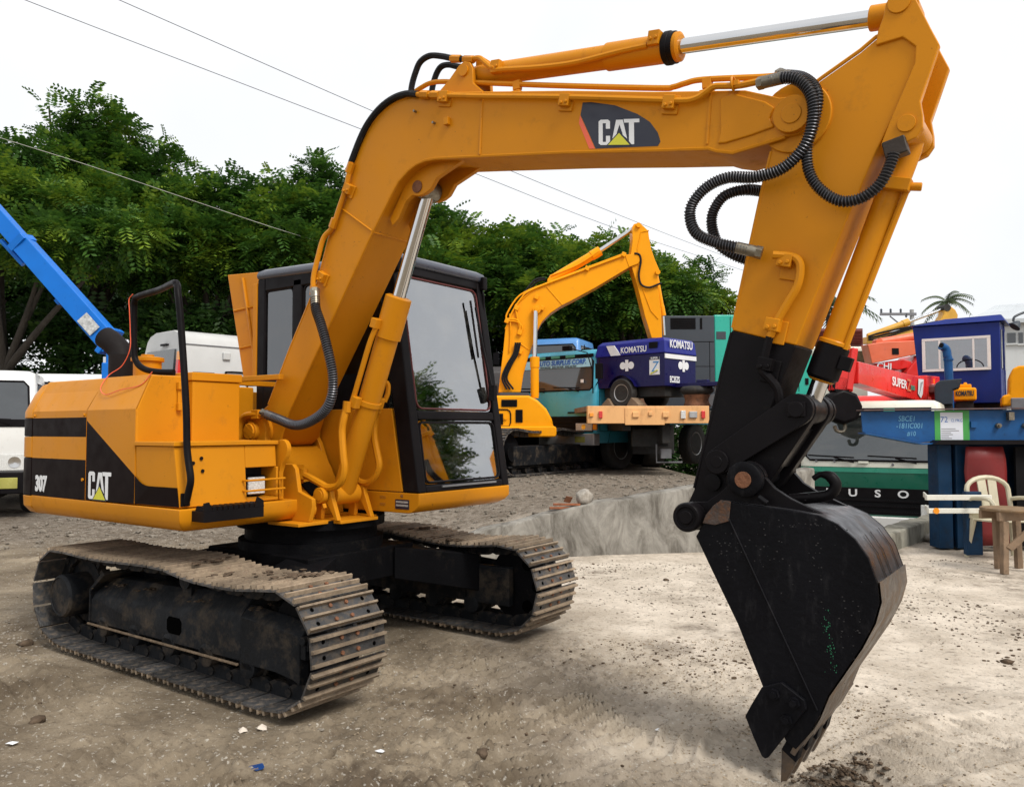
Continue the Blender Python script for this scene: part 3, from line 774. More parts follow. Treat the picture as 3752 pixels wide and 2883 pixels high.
# engine side panels, painted with the dark bands
YS = -1.15
def panel(name, regions, rim, label=None, bolts=()):
    mb = MB()
    for pts, m in regions: mb.face([(x, y, z) for x, y, z in pts], m)
    n = len(rim)
    for i in range(n):
        a, b = rim[i], rim[(i + 1) % n]
        mb.face([a, b, (b[0], b[1] + 0.02, b[2]), (a[0], a[1] + 0.02, a[2])], 0)
    for p in bolts: bolt(mb, p, (0, -1, 0), 0.010, 0.008, 0)
    o = mb.build(name, [M_yel, M_band], EX, smooth=False)
    if label: o['label'] = label
    return o
def fl(L, y=YS): return [(x, y, z) for x, z in L]
x0, x1 = -1.425, -0.722
rear_panel = panel('engine_door', [
    (fl([(x0, 0.937), (x1, 0.937), (x1, 1.18), (x0, 1.18)]), 1), (fl([(x0, 1.18), (x1, 1.18), (x1, 1.32), (x0, 1.32)]), 0),
    (fl([(x0, 1.32), (x1, 1.32), (x1, 1.44), (x0, 1.44)]), 1), (fl([(x0, 1.44), (x1, 1.44), (x1, 1.483), (x0, 1.483)]), 0),
    ([(x0, YS, 1.483), (x1, YS, 1.483), (x1 + 0.02, YS + 0.055, 1.60), (x0, YS + 0.055, 1.60)], 0),
    ([(x0, YS + 0.055, 1.60), (x1 + 0.02, YS + 0.055, 1.60), (x1 + 0.03, YS + 0.10, 1.66), (x0, YS + 0.10, 1.66)], 0),
    ([(x0, YS + 0.10, 1.66), (x1 + 0.03, YS + 0.10, 1.66), (x1 + 0.03, YS + 0.18, 1.682), (x0, YS + 0.18, 1.682)], 0)],
    fl([(x0, 0.937), (x1, 0.937), (x1, 1.483), (x0, 1.483)]), 'rear engine door with two dark bands and white numerals', [(-0.75, YS, 1.455), (-1.40, YS, 1.455), (-0.75, YS, 1.06)])
x0, x1 = -0.716, -0.165
mid_panel = panel('engine_panel', [
    (fl([(x0, 0.940), (x1, 0.944), (x1, 1.105), (x0, 1.420)]), 1), (fl([(x0, 1.420), (x1, 1.105), (x1, 1.483), (x0, 1.483)]), 0),
    ([(x0, YS, 1.483), (x1, YS, 1.483), (x1, YS + 0.09, 1.685), (x0 + 0.06, YS + 0.09, 1.685)], 0)],
    fl([(x0, 0.940), (x1, 0.944), (x1, 1.483), (x0, 1.483)]), 'front engine panel with a diagonal dark band and white logo')
hd = MB()
sec = [(-1.147, 0.94), (-1.147, 1.4815), (-1.0575, 1.683), (-0.50, 1.690), (-0.50, 0.94)]
hd.prism(sec, 'X', -1.43, -0.162)
hd.build('hood', M_yel, EX, 0.01)
hk = MB(); hk.bx(-1.43, -0.9, -0.502, 0.19, 1.35, 1.68); hk.build('hood_top', M_yel, EX, 0.01)
lt = MB(); bz = -0.156
for z in (1.625, 1.50): lt.bx(-0.158, -0.132, -0.905, -0.875, z - 0.022, z + 0.022)
lt.bx(-0.158, -0.146, -0.900, -0.880, 1.50, 1.62)
lt.build('hood_latch', M_yel, EX, 0.003)
# fuel tank box beside the hood
tk = MB(); tk.bx(-0.56, -0.10, -0.835, -0.505, 1.293, 1.655); tk.bx(-0.57, -0.09, -0.845, -0.495, 1.657, 1.708)
fuel = tk.build('tank_box', M_yel, EX, 0.006)
fc = MB(); fc.lathe([(0.085, 1.685), (0.085, 1.80), (0.10, 1.80), (0.10, 1.825), (0.085, 1.828), (0.04, 1.83), (0.04, 1.845), (0.0, 1.845)], (-0.66, -0.80, 0), (0, 0, 1), 24)
fc.build('filler_neck', M_yel, EX, 0.003)
ex_ = MB()
pth = spline([(-0.98, -0.80, 1.66), (-0.98, -0.80, 1.80), (-1.00, -0.80, 1.88), (-1.05, -0.82, 1.94), (-1.12, -0.84, 1.985)], 5)
ex_.tube(pth, 0.075, 18); ex_.tube([pth[-1], pth[-2]], [0.068, 0.068], 18, 1)
ex_.tube([(-0.98, -0.80, 1.66), (-0.98, -0.80, 1.86)], 0.079, 18)
ex_.build('exhaust_stack', [paint('exhaust_black', (0.012, 0.010, 0.010), 0.7, var=0.2, bump=0.1, spec=0.12), M_blk], EX, angle=50)
# toolbox with lamp recess
tb = MB()
tb.hexa([(-0.158, -1.142, 0.94), (0.255, -1.128, 0.94), (0.255, -0.70, 0.94), (-0.158, -0.70, 0.94), (-0.158, -1.148, 1.272), (0.225, -1.148, 1.272), (0.225, -0.70, 1.272), (-0.158, -0.70, 1.272)])
tb.hexa([(-0.158, -0.70, 0.94), (0.10, -0.70, 0.94), (0.10, -0.475, 0.94), (-0.158, -0.475, 0.94), (-0.158, -0.70, 1.272), (0.10, -0.70, 1.272), (0.10, -0.475, 1.272), (-0.158, -0.475, 1.272)], 0)
tb.hexa([(0.10, -0.70, 1.14), (0.236, -0.70, 1.14), (0.236, -0.48, 1.14), (0.10, -0.48, 1.14), (0.10, -0.70, 1.272), (0.225, -0.70, 1.272), (0.225, -0.48, 1.272), (0.10, -0.48, 1.272)])
tb.bx(0.10, 0.252, -0.70, -0.475, 0.94, 0.962); tb.bx(0.10, 0.250, -0.492, -0.475, 0.962, 1.14)
tool = tb.build('toolbox', M_yel, EX, 0.006)
tp = MB()
x0, x1, yb = -0.160, 0.2585, -1.1305
tp.face([(x0, -1.1495, 0.945), (0.256, -1.1325, 0.945), (0.247, -1.1385, 1.05), (-0.01, -1.1502, 1.05), (-0.05, -1.1508, 1.053), (-0.085, -1.1512, 1.062), (-0.12, -1.1514, 1.078), (x0, -1.1516, 1.105)], 0)
tp.build('band_stripe', M_band, tool, smooth=False)
ld = MB(); ld.bx(-0.165, 0.24, -1.158, -0.468, 1.274, 1.298); ld.build('toolbox_lid', M_yel, tool, 0.004)
rc = MB(); rc.bx(0.101, 0.105, -0.699, -0.493, 0.963, 1.139); rc.bx(0.105, 0.235, -0.6995, -0.698, 0.963, 1.139); rc.build('lamp_recess', paint('recess_black', (0.006, 0.006, 0.007), 0.8, bump=0), tool)
lm = MB(); lm.bx(0.12, 0.175, -0.655, -0.515, 0.968, 1.09); l_ = lm.build('work_lamp', M_blk, tool, 0.008)
lm = MB(); lm.bx(0.175, 0.19, -0.645, -0.525, 0.978, 1.08); lm.build('lamp_lens', M_lens, l_, 0.006)
for z in (1.068, 1.008):
    g = MB(); g.tube([(0.25, -0.725, z), (0.285, -0.72, z), (0.285, -0.455, z + 0.002), (0.25, -0.45, z + 0.002)], 0.0065, 8); g.build('lamp_guard', M_yel, tool)
for y, z in ((-1.04, 1.18), (-0.985, 1.135), (-0.99, 1.205)):
    g = MB(); bolt(g, (0.242 if z < 1.17 else 0.236, y, z), (1, 0, 0), 0.011, 0.004); g.build('bolt', M_blk, tool)
# step
sp_ = MB(); sp_.bx(0.292, 0.41, -1.08, -0.70, 0.868, 0.925); 
for i in range(11):
    y = -1.065 + i * 0.034; sp_.prism([(y, 0.925), (y + 0.03, 0.925), (y + 0.022, 0.95), (y + 0.008, 0.95)], 'X', 0.30, 0.408)
sp_.prism([(-1.08, 0.925), (-1.03, 0.925), (-1.05, 0.975), (-1.08, 0.97)], 'X', 0.395, 0.41); sp_.prism([(-0.76, 0.925), (-0.70, 0.925), (-0.70, 0.96), (-0.74, 0.985)], 'X', 0.395, 0.41)
sp_.build('boarding_step', M_blk, EX, 0.002)
# hand rail
hr = MB()
hr.tube(spline([(0.268, -1.10, 0.965), (0.30, -1.105, 1.03), (0.325, -1.11, 1.10), (0.30, -1.11, 1.20), (0.285, -1.11, 1.28), (0.275, -1.11, 1.45), (0.245, -1.11, 1.70), (0.20, -1.11, 2.0), (0.175, -1.11, 2.12), (0.15, -1.10, 2.165), (0.10, -1.09, 2.185), (-0.2, -1.0, 2.19), (-0.50, -0.96, 2.185), (-0.55, -0.955, 2.16), (-0.565, -0.95, 2.10), (-0.555, -0.95, 1.86), (-0.53, -0.945, 1.78), (-0.46, -0.93, 1.735), (-0.35, -0.90, 1.715), (-0.26, -0.86, 1.712)], 6), 0.0195, 10)
hr.box((0.262, -1.10, 0.985), (0.012, 0.05, 0.07))
rail = hr.build('hand_rail', M_blk, EX)
rw = MB(); rw.tube(spline([(-0.53, -0.978, 2.20), (-0.56, -0.985, 2.17), (-0.545, -0.99, 2.10), (-0.55, -0.98, 1.98), (-0.54, -0.985, 1.86), (-0.60, -1.0, 1.76), (-0.66, -1.05, 1.70), (-0.64, -1.11, 1.62), (-0.55, -1.125, 1.575), (-0.40, -1.115, 1.60), (-0.22, -1.09, 1.625), (-0.155, -1.06, 1.70)], 7), 0.0028, 5)
rw.build('loose_wire', M_decr, EX)

# engine bay behind the boom foot: dark interior, rail, hoses
eb = MB(); eb.bx(-0.9, -0.15, -0.49, 0.17, 0.81, 0.95); eb.bx(-0.905, -0.89, -0.49, 0.17, 0.95, 1.34); eb.build('engine_bay', M_under, EX)
er = MB(); er.bx(-0.56, 0.02, -0.30, -0.26, 1.685, 1.72); er.bx(-0.57, -0.53, -0.5, 0.18, 1.67, 1.705); er.bx(-0.9, -0.5, -0.5, -0.46, 1.60, 1.69); er.build('bay_rail', M_yel, EX, 0.004)
q = random.Random(5)
for k in range(16):
    p = [(-0.75 + q.uniform(0, .35), -0.46 + q.uniform(0, .12), 1.0 + q.uniform(0, .45)) for _ in range(4)]
    t_ = MB(); t_.tube(spline(p, 6), q.choice((0.012, 0.018, 0.009)), 7); t_.build('bay_hose', q.choice((M_rubber, M_under, M_fit)), EX)
for k in range(9):
    t_ = MB(); c = (-0.55 + q.uniform(-.2, .25), -0.42 + q.uniform(0, .15), 1.05 + q.uniform(0, .4)); t_.box(c, (q.uniform(.04, .1), q.uniform(.04, .09), q.uniform(.03, .08)), rz=q.uniform(0, 1)); t_.build('bay_component', q.choice((M_fit, M_under, M_yel)), EX, 0.004)
# open engine cover standing behind the cab
oc = MB()
oc.hexa([(-1.10, 0.25, 1.70), (-0.86, 0.25, 1.70), (-0.86, 0.31, 1.70), (-1.10, 0.31, 1.70), (-1.34, 0.25, 2.60), (-0.90, 0.25, 2.575), (-0.90, 0.31, 2.575), (-1.34, 0.31, 2.60)])
cover = oc.build('engine_cover', M_yel, EX, 0.006); cover['label'] = 'engine cover propped open behind the cab'
t_ = MB(); t_.tube([(-1.13, 0.245, 2.55), (-0.93, 0.245, 1.74)], 0.012, 6); t_.build('cover_rib', M_yel, cover)
for z in (2.3, 2.0):
    t_ = MB(); t_.tube([(-1.34 + (2.6 - z) * 0.266 + 0.02, 0.245, z), (-0.90, 0.245, z + 0.02)], 0.009, 6); t_.build('cover_rib', M_yel, cover)

# ---- cab
FB, FT = 0.80, 0.545         # front face x at z = .957 and at z = 2.50
def fx(z): return FB + (FT - FB) * (z - 0.957) / (2.50 - 0.957)
CR, CL, CB = 0.18, 1.15, -0.86
cabm = MB()
def post(x0, x1, y0, y1, z0, z1, slope=False, m=0):
    s0, s1 = (fx(z0) - FB, fx(z1) - FB) if slope else (0, 0)
    cabm.hexa([(x0 + s0, y0, z0), (x1 + s0, y0, z0), (x1 + s0, y1, z0), (x0 + s0, y1, z0), (x0 + s1, y0, z1), (x1 + s1, y0, z1), (x1 + s1, y1, z1), (x0 + s1, y1, z1)], m)
post(0.66, 0.80, CR, CR + 0.075, 0.958, 2.50, True); post(0.66, 0.80, CL - 0.075, CL, 0.958, 2.50, True)     # front posts
post(0.70, 0.80, CR + 0.075, CL - 0.075, 0.958, 1.005, True)                                                # sill
post(0.74, 0.797, CR + 0.075, CL - 0.075, 1.425, 1.485, True)                                               # transom
post(0.68, 0.80, CR + 0.075, CL - 0.075, 2.40, 2.50, True)                                                  # header
post(CB, CB + 0.09, CR + 0.002, CR + 0.075, 0.958, 2.50); post(CB, CB + 0.09, CL - 0.075, CL, 0.958, 2.50)  # rear posts
post(-0.45, -0.35, CR + 0.002, CR + 0.05, 0.958, 2.46); post(-0.2, -0.1, CL - 0.05, CL, 0.958, 2.46)
post(CB + 0.09, 0.60, CR + 0.002, CR + 0.05, 2.40, 2.50); post(CB + 0.09, 0.60, CL - 0.05, CL, 2.40, 2.50)
post(CB + 0.09, 0.67, CL - 0.05, CL, 0.958, 1.45); post(CB + 0.01, CB + 0.05, CR + 0.07, CL - 0.07, 0.958, 1.50); post(CB + 0.01, CB + 0.05, CR + 0.07, CL - 0.07, 2.40, 2.50)
cab = cabm.build('cab', M_blk, EX, 0.012, 3)
cab['label'] = 'black operator cab frame with large front windows'
ro = MB()
lv = [(2.495, 0.0, 0.0), (2.53, -0.012, 0.0), (2.555, 0.0, 0.0), (2.575, 0.035, 0.02), (2.585, 0.09, 0.03)]
ro.loft([[(CB + e, CR + e, z), (FT + 0.02 - e, CR + e, z - 0.035), (FT + 0.02 - e, CL - e, z - 0.035), (CB + e, CL - e, z)] for z, e, _ in lv])
ro.bx(0.05, 0.40, 0.45, 0.9, 2.54, 2.585)
ro.build('cab_roof', paint('roof_slate', (0.045, 0.052, 0.075), 0.35, var=0.1, dirt=0.1, scale=3, bump=0.03, coat=0.3), cab, 0.015, 3)
# right wall of the cab: yellow lower panel, yellow rear corner
cp = MB(); cp.hexa([(CB, CR + 0.001, 0.962), (0.655, CR + 0.001, 0.962), (0.655, CR + 0.03, 0.962), (CB, CR + 0.03, 0.962), (CB, CR + 0.001, 1.50), (0.55, CR + 0.001, 1.50), (0.55, CR + 0.03, 1.50), (CB, CR + 0.03, 1.50)])
cp.build('side_panel', M_yel, cab, 0.004)
cp = MB(); cp.bx(CB - 0.05, CB - 0.002, CR - 0.002, CR + 0.06, 1.70, 2.47); cp.build('corner_panel', M_yel, cab, 0.005)
cp = MB(); cp.bx(CB, 0.5, CR + 0.004, CR + 0.03, 1.50, 1.74); cp.build('side_wall', M_blk, cab)
def pane(name, pts, mat, parent, th=(0, 0.006, 0)):
    mb = MB(); t = Vector(th); P = [Vector(p) for p in pts]
    n = len(P); mb.add(P + [p + t for p in P], [tuple(range(n)), tuple(range(2 * n - 1, n - 1, -1))] + [(i, (i + 1) % n, (i + 1) % n + n, i + n) for i in range(n)])
    return mb.build(name, mat, parent, smooth=False)
def frontw(z0, z1, y0, y1, dx=-0.02, rr=0.05):
    o = []
    for cy, cz, a0 in ((y1 - rr, z1 - rr, 0), (y0 + rr, z1 - rr, 90), (y0 + rr, z0 + rr, 180), (y1 - rr, z0 + rr, 270)):
        for k in range(4):
            a = rad(a0 + 30 * k); o.append((cy + rr * math.cos(a), cz + rr * math.sin(a)))
    return [(fx(z) + dx, y, z) for y, z in o]
up = frontw(1.487, 2.40, CR + 0.075, CL - 0.075)
ug = pane('windscreen', up, M_glass, cab, (-0.006, 0, 0))
lo = frontw(1.008, 1.422, CR + 0.075, CL - 0.075, rr=0.04)
pane('lower_windscreen', lo, M_glass, cab, (-0.006, 0, 0))
t_ = MB(); L_ = frontw(1.50, 2.388, CR + 0.088, CL - 0.088, -0.012); t_.tube(L_ + [L_[0], L_[1]], 0.006, 6); t_.build('window_seal', paint('red_seal', (0.10, 0.012, 0.010), 0.5, bump=0), cab)
t_ = MB(); L_ = frontw(1.02, 1.41, CR + 0.088, CL - 0.088, -0.012, 0.04); t_.tube(L_ + [L_[0], L_[1]], 0.008, 6); t_.build('window_seal', M_blk, cab)
def sidew(x0, x1, z0, z1, y, th, mat=M_dkglass):
    r = 0.04; o = []
    for cx, cz, a0 in ((x1 - r, z1 - r, 0), (x0 + r, z1 - r, 90), (x0 + r, z0 + r, 180), (x1 - r, z0 + r, 270)):
        for k in range(4):
            a = rad(a0 + 30 * k); o.append((cx + r * math.cos(a), y, cz + r * math.sin(a)))
    g = pane('side_window', o, mat, cab, (0, th, 0))
    t = MB(); t.tube(o + [o[0], o[1]], 0.009, 6); t.build('window_seal', M_blk, cab)
sidew(-0.78, -0.46, 1.745, 2.40, CR + 0.02, 0.006); sidew(-0.34, 0.50, 1.50, 2.40, CR + 0.02, 0.006)
sidew(-0.78, -0.21, 1.455, 2.40, CL - 0.025, 0.006, M_glass); sidew(-0.09, 0.58, 1.455, 2.40, CL - 0.025, 0.006, M_glass)
pane('rear_window', [(CB + 0.03, CR + 0.08, 1.50), (CB + 0.03, CL - 0.08, 1.50), (CB + 0.03, CL - 0.08, 2.40), (CB + 0.03, CR + 0.08, 2.40)], M_glass, cab, (0.006, 0, 0))
# wiper, levers, seat, console
t_ = MB(); t_.tube([(fx(2.2) + 0.02, 0.985, 2.25), (fx(1.95) + 0.03, 1.01, 1.95), (fx(1.62) + 0.03, 1.055, 1.62)], 0.009, 6); t_.tube([(fx(2.28) + 0.012, 0.95, 2.30), (fx(1.9) + 0.012, 0.965, 1.88)], 0.008, 6); t_.bx(fx(1.6), fx(1.6) + 0.05, 1.04, 1.075, 1.57, 1.68); t_.build('wiper', M_blk, cab)
t_ = MB(); t_.bx(fx(0.98) + 0.002, fx(0.98) + 0.012, 0.40, 0.98, 0.985, 0.997); t_.build('sill_strip', M_grey, cab)
st_ = MB(); st_.box((-0.05, 0.66, 1.30), (0.46, 0.48, 0.14)); st_.box((-0.30, 0.66, 1.62), (0.13, 0.46, 0.60), ry=-0.16); st_.box((-0.37, 0.66, 2.0), (0.10, 0.26, 0.18)); st_.bx(-0.2, 0.1, 0.5, 0.82, 0.96, 1.23); st_.build('seat', M_grey, cab, 0.03, 3)
for y in (0.56, 0.66):
    t_ = MB(); t_.tube([(0.52, y, 1.0), (0.50, y, 1.45), (0.43, y - 0.03, 1.66)], 0.013, 8); t_.tube([(0.43, y - 0.07, 1.66), (0.43, y + 0.04, 1.67)], 0.02, 8); t_.build('travel_lever', M_blk, cab)
for y in (0.36, 0.96):
    t_ = MB(); t_.bx(-0.2, 0.3, y - 0.07, y + 0.07, 1.0, 1.42); t_.cyl((0.22, y, 1.42), (0.24, y, 1.60), 0.02); t_.build('arm_console', M_grey, cab, 0.02)

# ---- boom foot brackets, cylinder bracket, centre housing
BY0, BY1, BYC = -0.22, 0.10, -0.06
for y0, y1 in ((-0.295, -0.255), (0.135, 0.17)):
    t_ = MB(); t_.prism([(-0.62, 0.803), (0.12, 0.803), (0.10, 0.95), (-0.02, 1.12), (-0.10, 1.28)] + circ((-0.24, 1.35), 0.125, 9, rad(-20), rad(200), True) + [(-0.42, 1.15)], 'Y', y0, y1)
    t_.build('boom_bracket', M_yel, EX, 0.005)
t_ = MB(); t_.cyl((-0.24, -0.325, 1.35), (-0.24, 0.19, 1.35), 0.062, n=24); t_.cyl((-0.24, -0.34, 1.35), (-0.24, -0.325, 1.35), 0.052); t_.box((-0.24, -0.335, 1.35), (0.10, 0.012, 0.05), ry=0.6); t_.build('boom_foot_pin', M_yel, EX, 0.004)
t_ = MB(); t_.loft([[(x, -0.254, z), (x, 0.134, z)] for x, z in [(-0.12, 1.25), (-0.04, 1.20), (0.04, 1.10), (0.10, 0.96), (0.13, 0.805)]], closed=False)
t_.build('centre_housing', M_yel, EX)
t_ = MB(); t_.prism([(-0.19, 1.02), (-0.05, 1.03), (0.0, 0.95), (-0.10, 0.93)], 'X', 0.095, 0.11); t_.build('housing_slot', M_under, EX)
# side plate of the swing frame next to the toolbox
t_ = MB(); t_.prism([(-0.16, 0.94), (0.245, 0.94), (0.24, 1.10), (0.265, 1.16), (0.30, 1.20)] + circ((0.255, 1.245), 0.06, 8, rad(-40), rad(130), True) + [(-0.16, 1.30)], 'Y', -0.462, -0.43); t_.build('lifting_plate', M_yel, EX, 0.004)
t_ = MB(); t_.prism([(0.10, 0.803), (0.40, 0.803), (0.43, 0.90), (0.425, 0.945), (0.36, 0.965), (0.30, 0.985), (0.27, 1.12), (0.24, 1.15), (0.10, 1.15)], 'Y', -0.365, -0.334); t_.build('frame_end_plate', M_yel, EX, 0.005)
t_ = MB(); t_.cyl((0.33, -0.334, 0.875), (0.33, -0.29, 0.875), 0.055); t_.build('end_boss', M_yel, EX, 0.005)
CP = Vector((0.365, BYC, 0.955))
for y in (-0.20, 0.08):
    t_ = MB(); t_.prism(circ((CP.x, CP.z), 0.062, 10, rad(0), rad(180), True) + [(CP.x - 0.075, 0.90), (CP.x - 0.09, 0.803), (CP.x - 0.03, 0.803), (CP.x - 0.02, 0.90), (CP.x + 0.03, 0.90), (CP.x + 0.10, 0.803), (CP.x + 0.125, 0.803)], 'Y', y - 0.016, y + 0.016); t_.build('cylinder_bracket', M_yel, EX, 0.004)
t_ = MB(); t_.cyl((CP.x, -0.265, CP.z), (CP.x, 0.11, CP.z), 0.034, n=20); t_.cyl((CP.x, -0.262, CP.z), (CP.x, -0.225, CP.z), 0.05, n=20); bolt(t_, (CP.x + 0.03, -0.245, CP.z - 0.05), (0.4, 0, -1), 0.014, 0.03); t_.build('cylinder_pin', M_yel, EX, 0.003)
# engine-bay ball joint fittings near the boom foot
t_ = MB(); t_.tube(spline([(-0.12, -0.30, 1.462), (-0.23, -0.31, 1.462), (-0.32, -0.31, 1.445), (-0.36, -0.31, 1.39), (-0.38, -0.31, 1.25)], 6), 0.026, 10); t_.box((-0.19, -0.30, 1.463), (0.07, 0.06, 0.06)); t_.build('elbow_pipe', M_yel, EX, 0.003)

# ---- boom
boom_o = [(-0.34, 1.33), (-0.32, 1.43), (-0.26, 1.49), (-0.19, 1.53), (0.03, 1.90), (0.29, 2.30), (0.39, 2.56), (0.51, 2.77), (0.58, 2.93), (0.63, 3.03), (0.70, 3.145), (0.76, 3.205), (0.83, 3.25), (0.90, 3.28), (0.97, 3.298), (1.10, 3.307), (1.25, 3.287), (1.62, 3.20), (2.16, 3.07), (2.64, 2.945), (2.91, 2.882), (3.07, 2.845), (3.22, 2.775), (3.30, 2.765), (3.35, 2.725), (3.362, 2.68), (3.345, 2.63), (3.30, 2.60), (3.24, 2.60), (3.01, 2.578), (2.94, 2.60), (2.90, 2.62), (2.64, 2.665), (2.15, 2.755), (1.50, 2.862), (1.28, 2.897), (1.20, 2.902), (1.13, 2.893), (1.07, 2.87), (0.99, 2.82), (0.93, 2.75), (0.85, 2.645), (0.78, 2.555), (0.39, 2.0), (0.02, 1.48), (-0.06, 1.30), (-0.14, 1.25), (-0.26, 1.235)]
bm_ = MB(); bm_.prism(boom_o, 'Y', BY0, BY1)
boom = bm_.build('boom', M_yel, EX, 0.007, 2)
def child(name, mat, parent=boom, bevel=0.0, **k):
    def fin(mb): return mb.build(name, mat, parent, bevel, **k)
    return fin
# edge lips of the side plates (bottom and rear)
for name, L in (('edge_lip', boom_o[28:46]), ('edge_lip', boom_o[3:17])):
    t_ = MB(); t_.tube([(x, BY0 + 0.004, z) for x, z in L], 0.009, 6); t_.build(name, M_yel, boom)
# weld seams
for a, b in (((1.62, 3.195), (1.60, 2.855)), ((0.50, 2.74), (0.775, 2.555)), ((2.915, 2.865), (2.895, 2.64))):
    t_ = MB(); t_.tube([(a[0], BY0 - 0.001, a[1]), (b[0], BY0 - 0.001, b[1])], 0.007, 6); t_.build('weld_seam', M_yel, boom)
t_ = MB(); t_.tube([(0.775, BY0, 2.548), (0.775, BY1, 2.548)], 0.007, 6); t_.build('weld_seam', M_yel, boom)
# tip casting
t_ = MB(); t_.prism([(2.96, 2.83), (3.02, 2.84), (3.16, 2.77), (3.20, 2.735), (3.18, 2.69), (3.20, 2.65), (3.10, 2.635), (2.98, 2.625), (2.945, 2.63), (2.96, 2.68)], 'Y', BY0 - 0.010, BY0 + 0.005); t_.build('tip_casting', M_yel, boom, 0.008)
for y in (BY0, BY1):
    sgn = -1 if y < 0 else 1
    t_ = MB(); t_.cyl((3.278, y, 2.682), (3.278, y + sgn * 0.03, 2.682), 0.078, n=28); t_.cyl((3.278, y + sgn * 0.03, 2.682), (3.278, y + sgn * 0.036, 2.682), 0.042, n=24); t_.build('tip_boss', M_yel, boom, 0.003)
t_ = MB(); t_.cyl((-0.24, BY0 - 0.03, 1.35), (-0.24, BY1 + 0.03, 1.35), 0.105, n=28); t_.build('foot_boss', M_yel, boom, 0.004)
# clevis under the knee
for y in (-0.155, 0.005):
    t_ = MB(); t_.prism([(1.43, 2.878), (1.23, 2.81), (1.185, 2.755), (1.14, 2.735), (1.09, 2.730), (1.04, 2.742), (0.99, 2.715), (0.93, 2.62), (0.88, 2.585), (0.86, 2.63), (1.0, 2.84), (1.1, 2.90), (1.28, 2.91)], 'Y', y, y + 0.032); t_.build('clevis_plate', M_yel, boom, 0.004)
t_ = MB(); t_.cyl((1.085, -0.163, 2.785), (1.085, 0.045, 2.785), 0.036, n=20); t_.build('clevis_pin', M_rust, boom)
# decal with logo
YD = BY0 - 0.0012
def flat(name, L, y, mat, parent):
    t = MB(); t.prism(L, 'Y', y, y + 0.001); return t.build(name, mat, parent, smooth=False)
dec = flat('logo_decal', [(2.25, 2.985), (2.30, 2.975), (2.43, 2.928), (2.55, 2.858), (2.615, 2.805), (2.655, 2.745), (2.668, 2.70), (2.655, 2.682), (2.322, 2.738), (2.237, 2.925)], YD, M_decb, boom)
flat('red_stripe', [(2.234, 2.925), (2.228, 2.885), (2.286, 2.745), (2.318, 2.739)], YD, M_decr, dec)
def cat_logo(parent, ox, oz, ux, vx, uz, vz, y, M=None):
    """letters C A T over a triangle; unit cell u in 0..1, v in 0..1"""
    P = lambda u, v: (ox + ux * u + vx * v, oz + uz * u + vz * v)
    C_ = [(0.06, 0), (0.24, 0), (0.29, 0.06), (0.29, 0.36), (0.19, 0.36), (0.19, 0.12), (0.11, 0.12), (0.11, 0.86), (0.19, 0.86), (0.19, 0.64), (0.29, 0.64), (0.29, 0.93), (0.24, 1.0), (0.06, 1.0), (0.01, 0.93), (0.01, 0.06)]
    A_ = [(0.345, 0.24), (0.44, 0.98), (0.60, 0.98), (0.70, 0.24), (0.60, 0.38), (0.585, 0.48), (0.52, 0.80), (0.455, 0.48), (0.445, 0.38)]
    T_ = [(0.62, 1.0), (0.99, 1.0), (0.99, 0.86), (0.865, 0.86), (0.865, 0.02), (0.80, 0.02), (0.745, 0.14), (0.745, 0.86), (0.635, 0.86)]
    R_ = [(0.24, 0.0), (0.76, 0.0), (0.51, 0.46)]
    for n_, L, m in (('letter', C_, M_decw), ('letter', A_, M_decw), ('letter', T_, M_decw)): flat(n_, [P(u, v) for u, v in L], y, m, parent)
    flat('logo_triangle', [P(u, v) for u, v in [(0.19, -0.035), (0.81, -0.035), (0.51, 0.53)]], y - 0.0006, M_decb, parent)
    flat('logo_triangle', [P(u, v) for u, v in R_], y - 0.0012, M_decy, parent)
cat_logo(dec, 2.338, 2.752, 0.225, 0.0, -0.045, 0.125, YD - 0.0012)
cat_logo(mid_panel, -0.685, 0.948, 0.268, 0.0, 0.0, 0.165, YS - 0.0012)
lettering('numerals', '307', (-1.295, YS - 0.001, 1.01), 0.135, M_decw, rear_panel, sx=0.75, off=0.006)
# small brackets on the boom side
for x, z in ((1.375, 3.085),):
    t_ = MB(); t_.box((x, BY0 - 0.012, z), (0.032, 0.026, 0.042)); t_.build('bracket_tab', M_yel, boom, 0.003)
for x, z in ((1.13, 3.20), (1.275, 3.10)):
    t_ = MB(); t_.cyl((x, BY0, z), (x, BY0 - 0.022, z), 0.007, n=8); t_.build('stud', M_fit, boom)
# pipes along the boom
def pipe(name, L, r, mat, parent=boom, n=8, k=6): 
    t = MB(); t.tube(spline(L, k), r, n); return t.build(name, mat, parent)
yp = BY0 - 0.022
pipe('hydraulic_pipe', [(1.15, yp, 3.292), (1.17, yp, 3.285), (1.60, yp, 3.170), (2.17, yp, 3.025), (2.65, yp, 2.895), (2.80, yp, 2.855), (2.86, yp, 2.853), (2.90, yp, 2.868), (2.94, yp, 2.884), (3.0, yp, 2.872), (3.06, yp - 0.01, 2.856), (3.14, yp - 0.02, 2.848)], 0.0155, M_yel)
pipe('hydraulic_pipe', [(0.92, -0.14, 3.30), (0.97, -0.13, 3.345), (1.08, -0.12, 3.39), (1.19, -0.12, 3.395), (1.42, -0.12, 3.335), (2.0, -0.12, 3.17), (2.60, -0.12, 3.005), (2.69, -0.12, 2.988), (2.75, -0.12, 2.99), (2.84, -0.12, 2.985), (3.12, -0.12, 2.925), (3.19, -0.125, 2.912)], 0.0145, M_yel)
pipe('bend_hose', [(0.605, -0.235, 3.0), (0.68, -0.235, 3.125), (0.75, -0.235, 3.21), (0.85, -0.235, 3.28), (0.96, -0.235, 3.315), (1.07, -0.238, 3.315), (1.16, -0.24, 3.29)], 0.020, M_rubber)
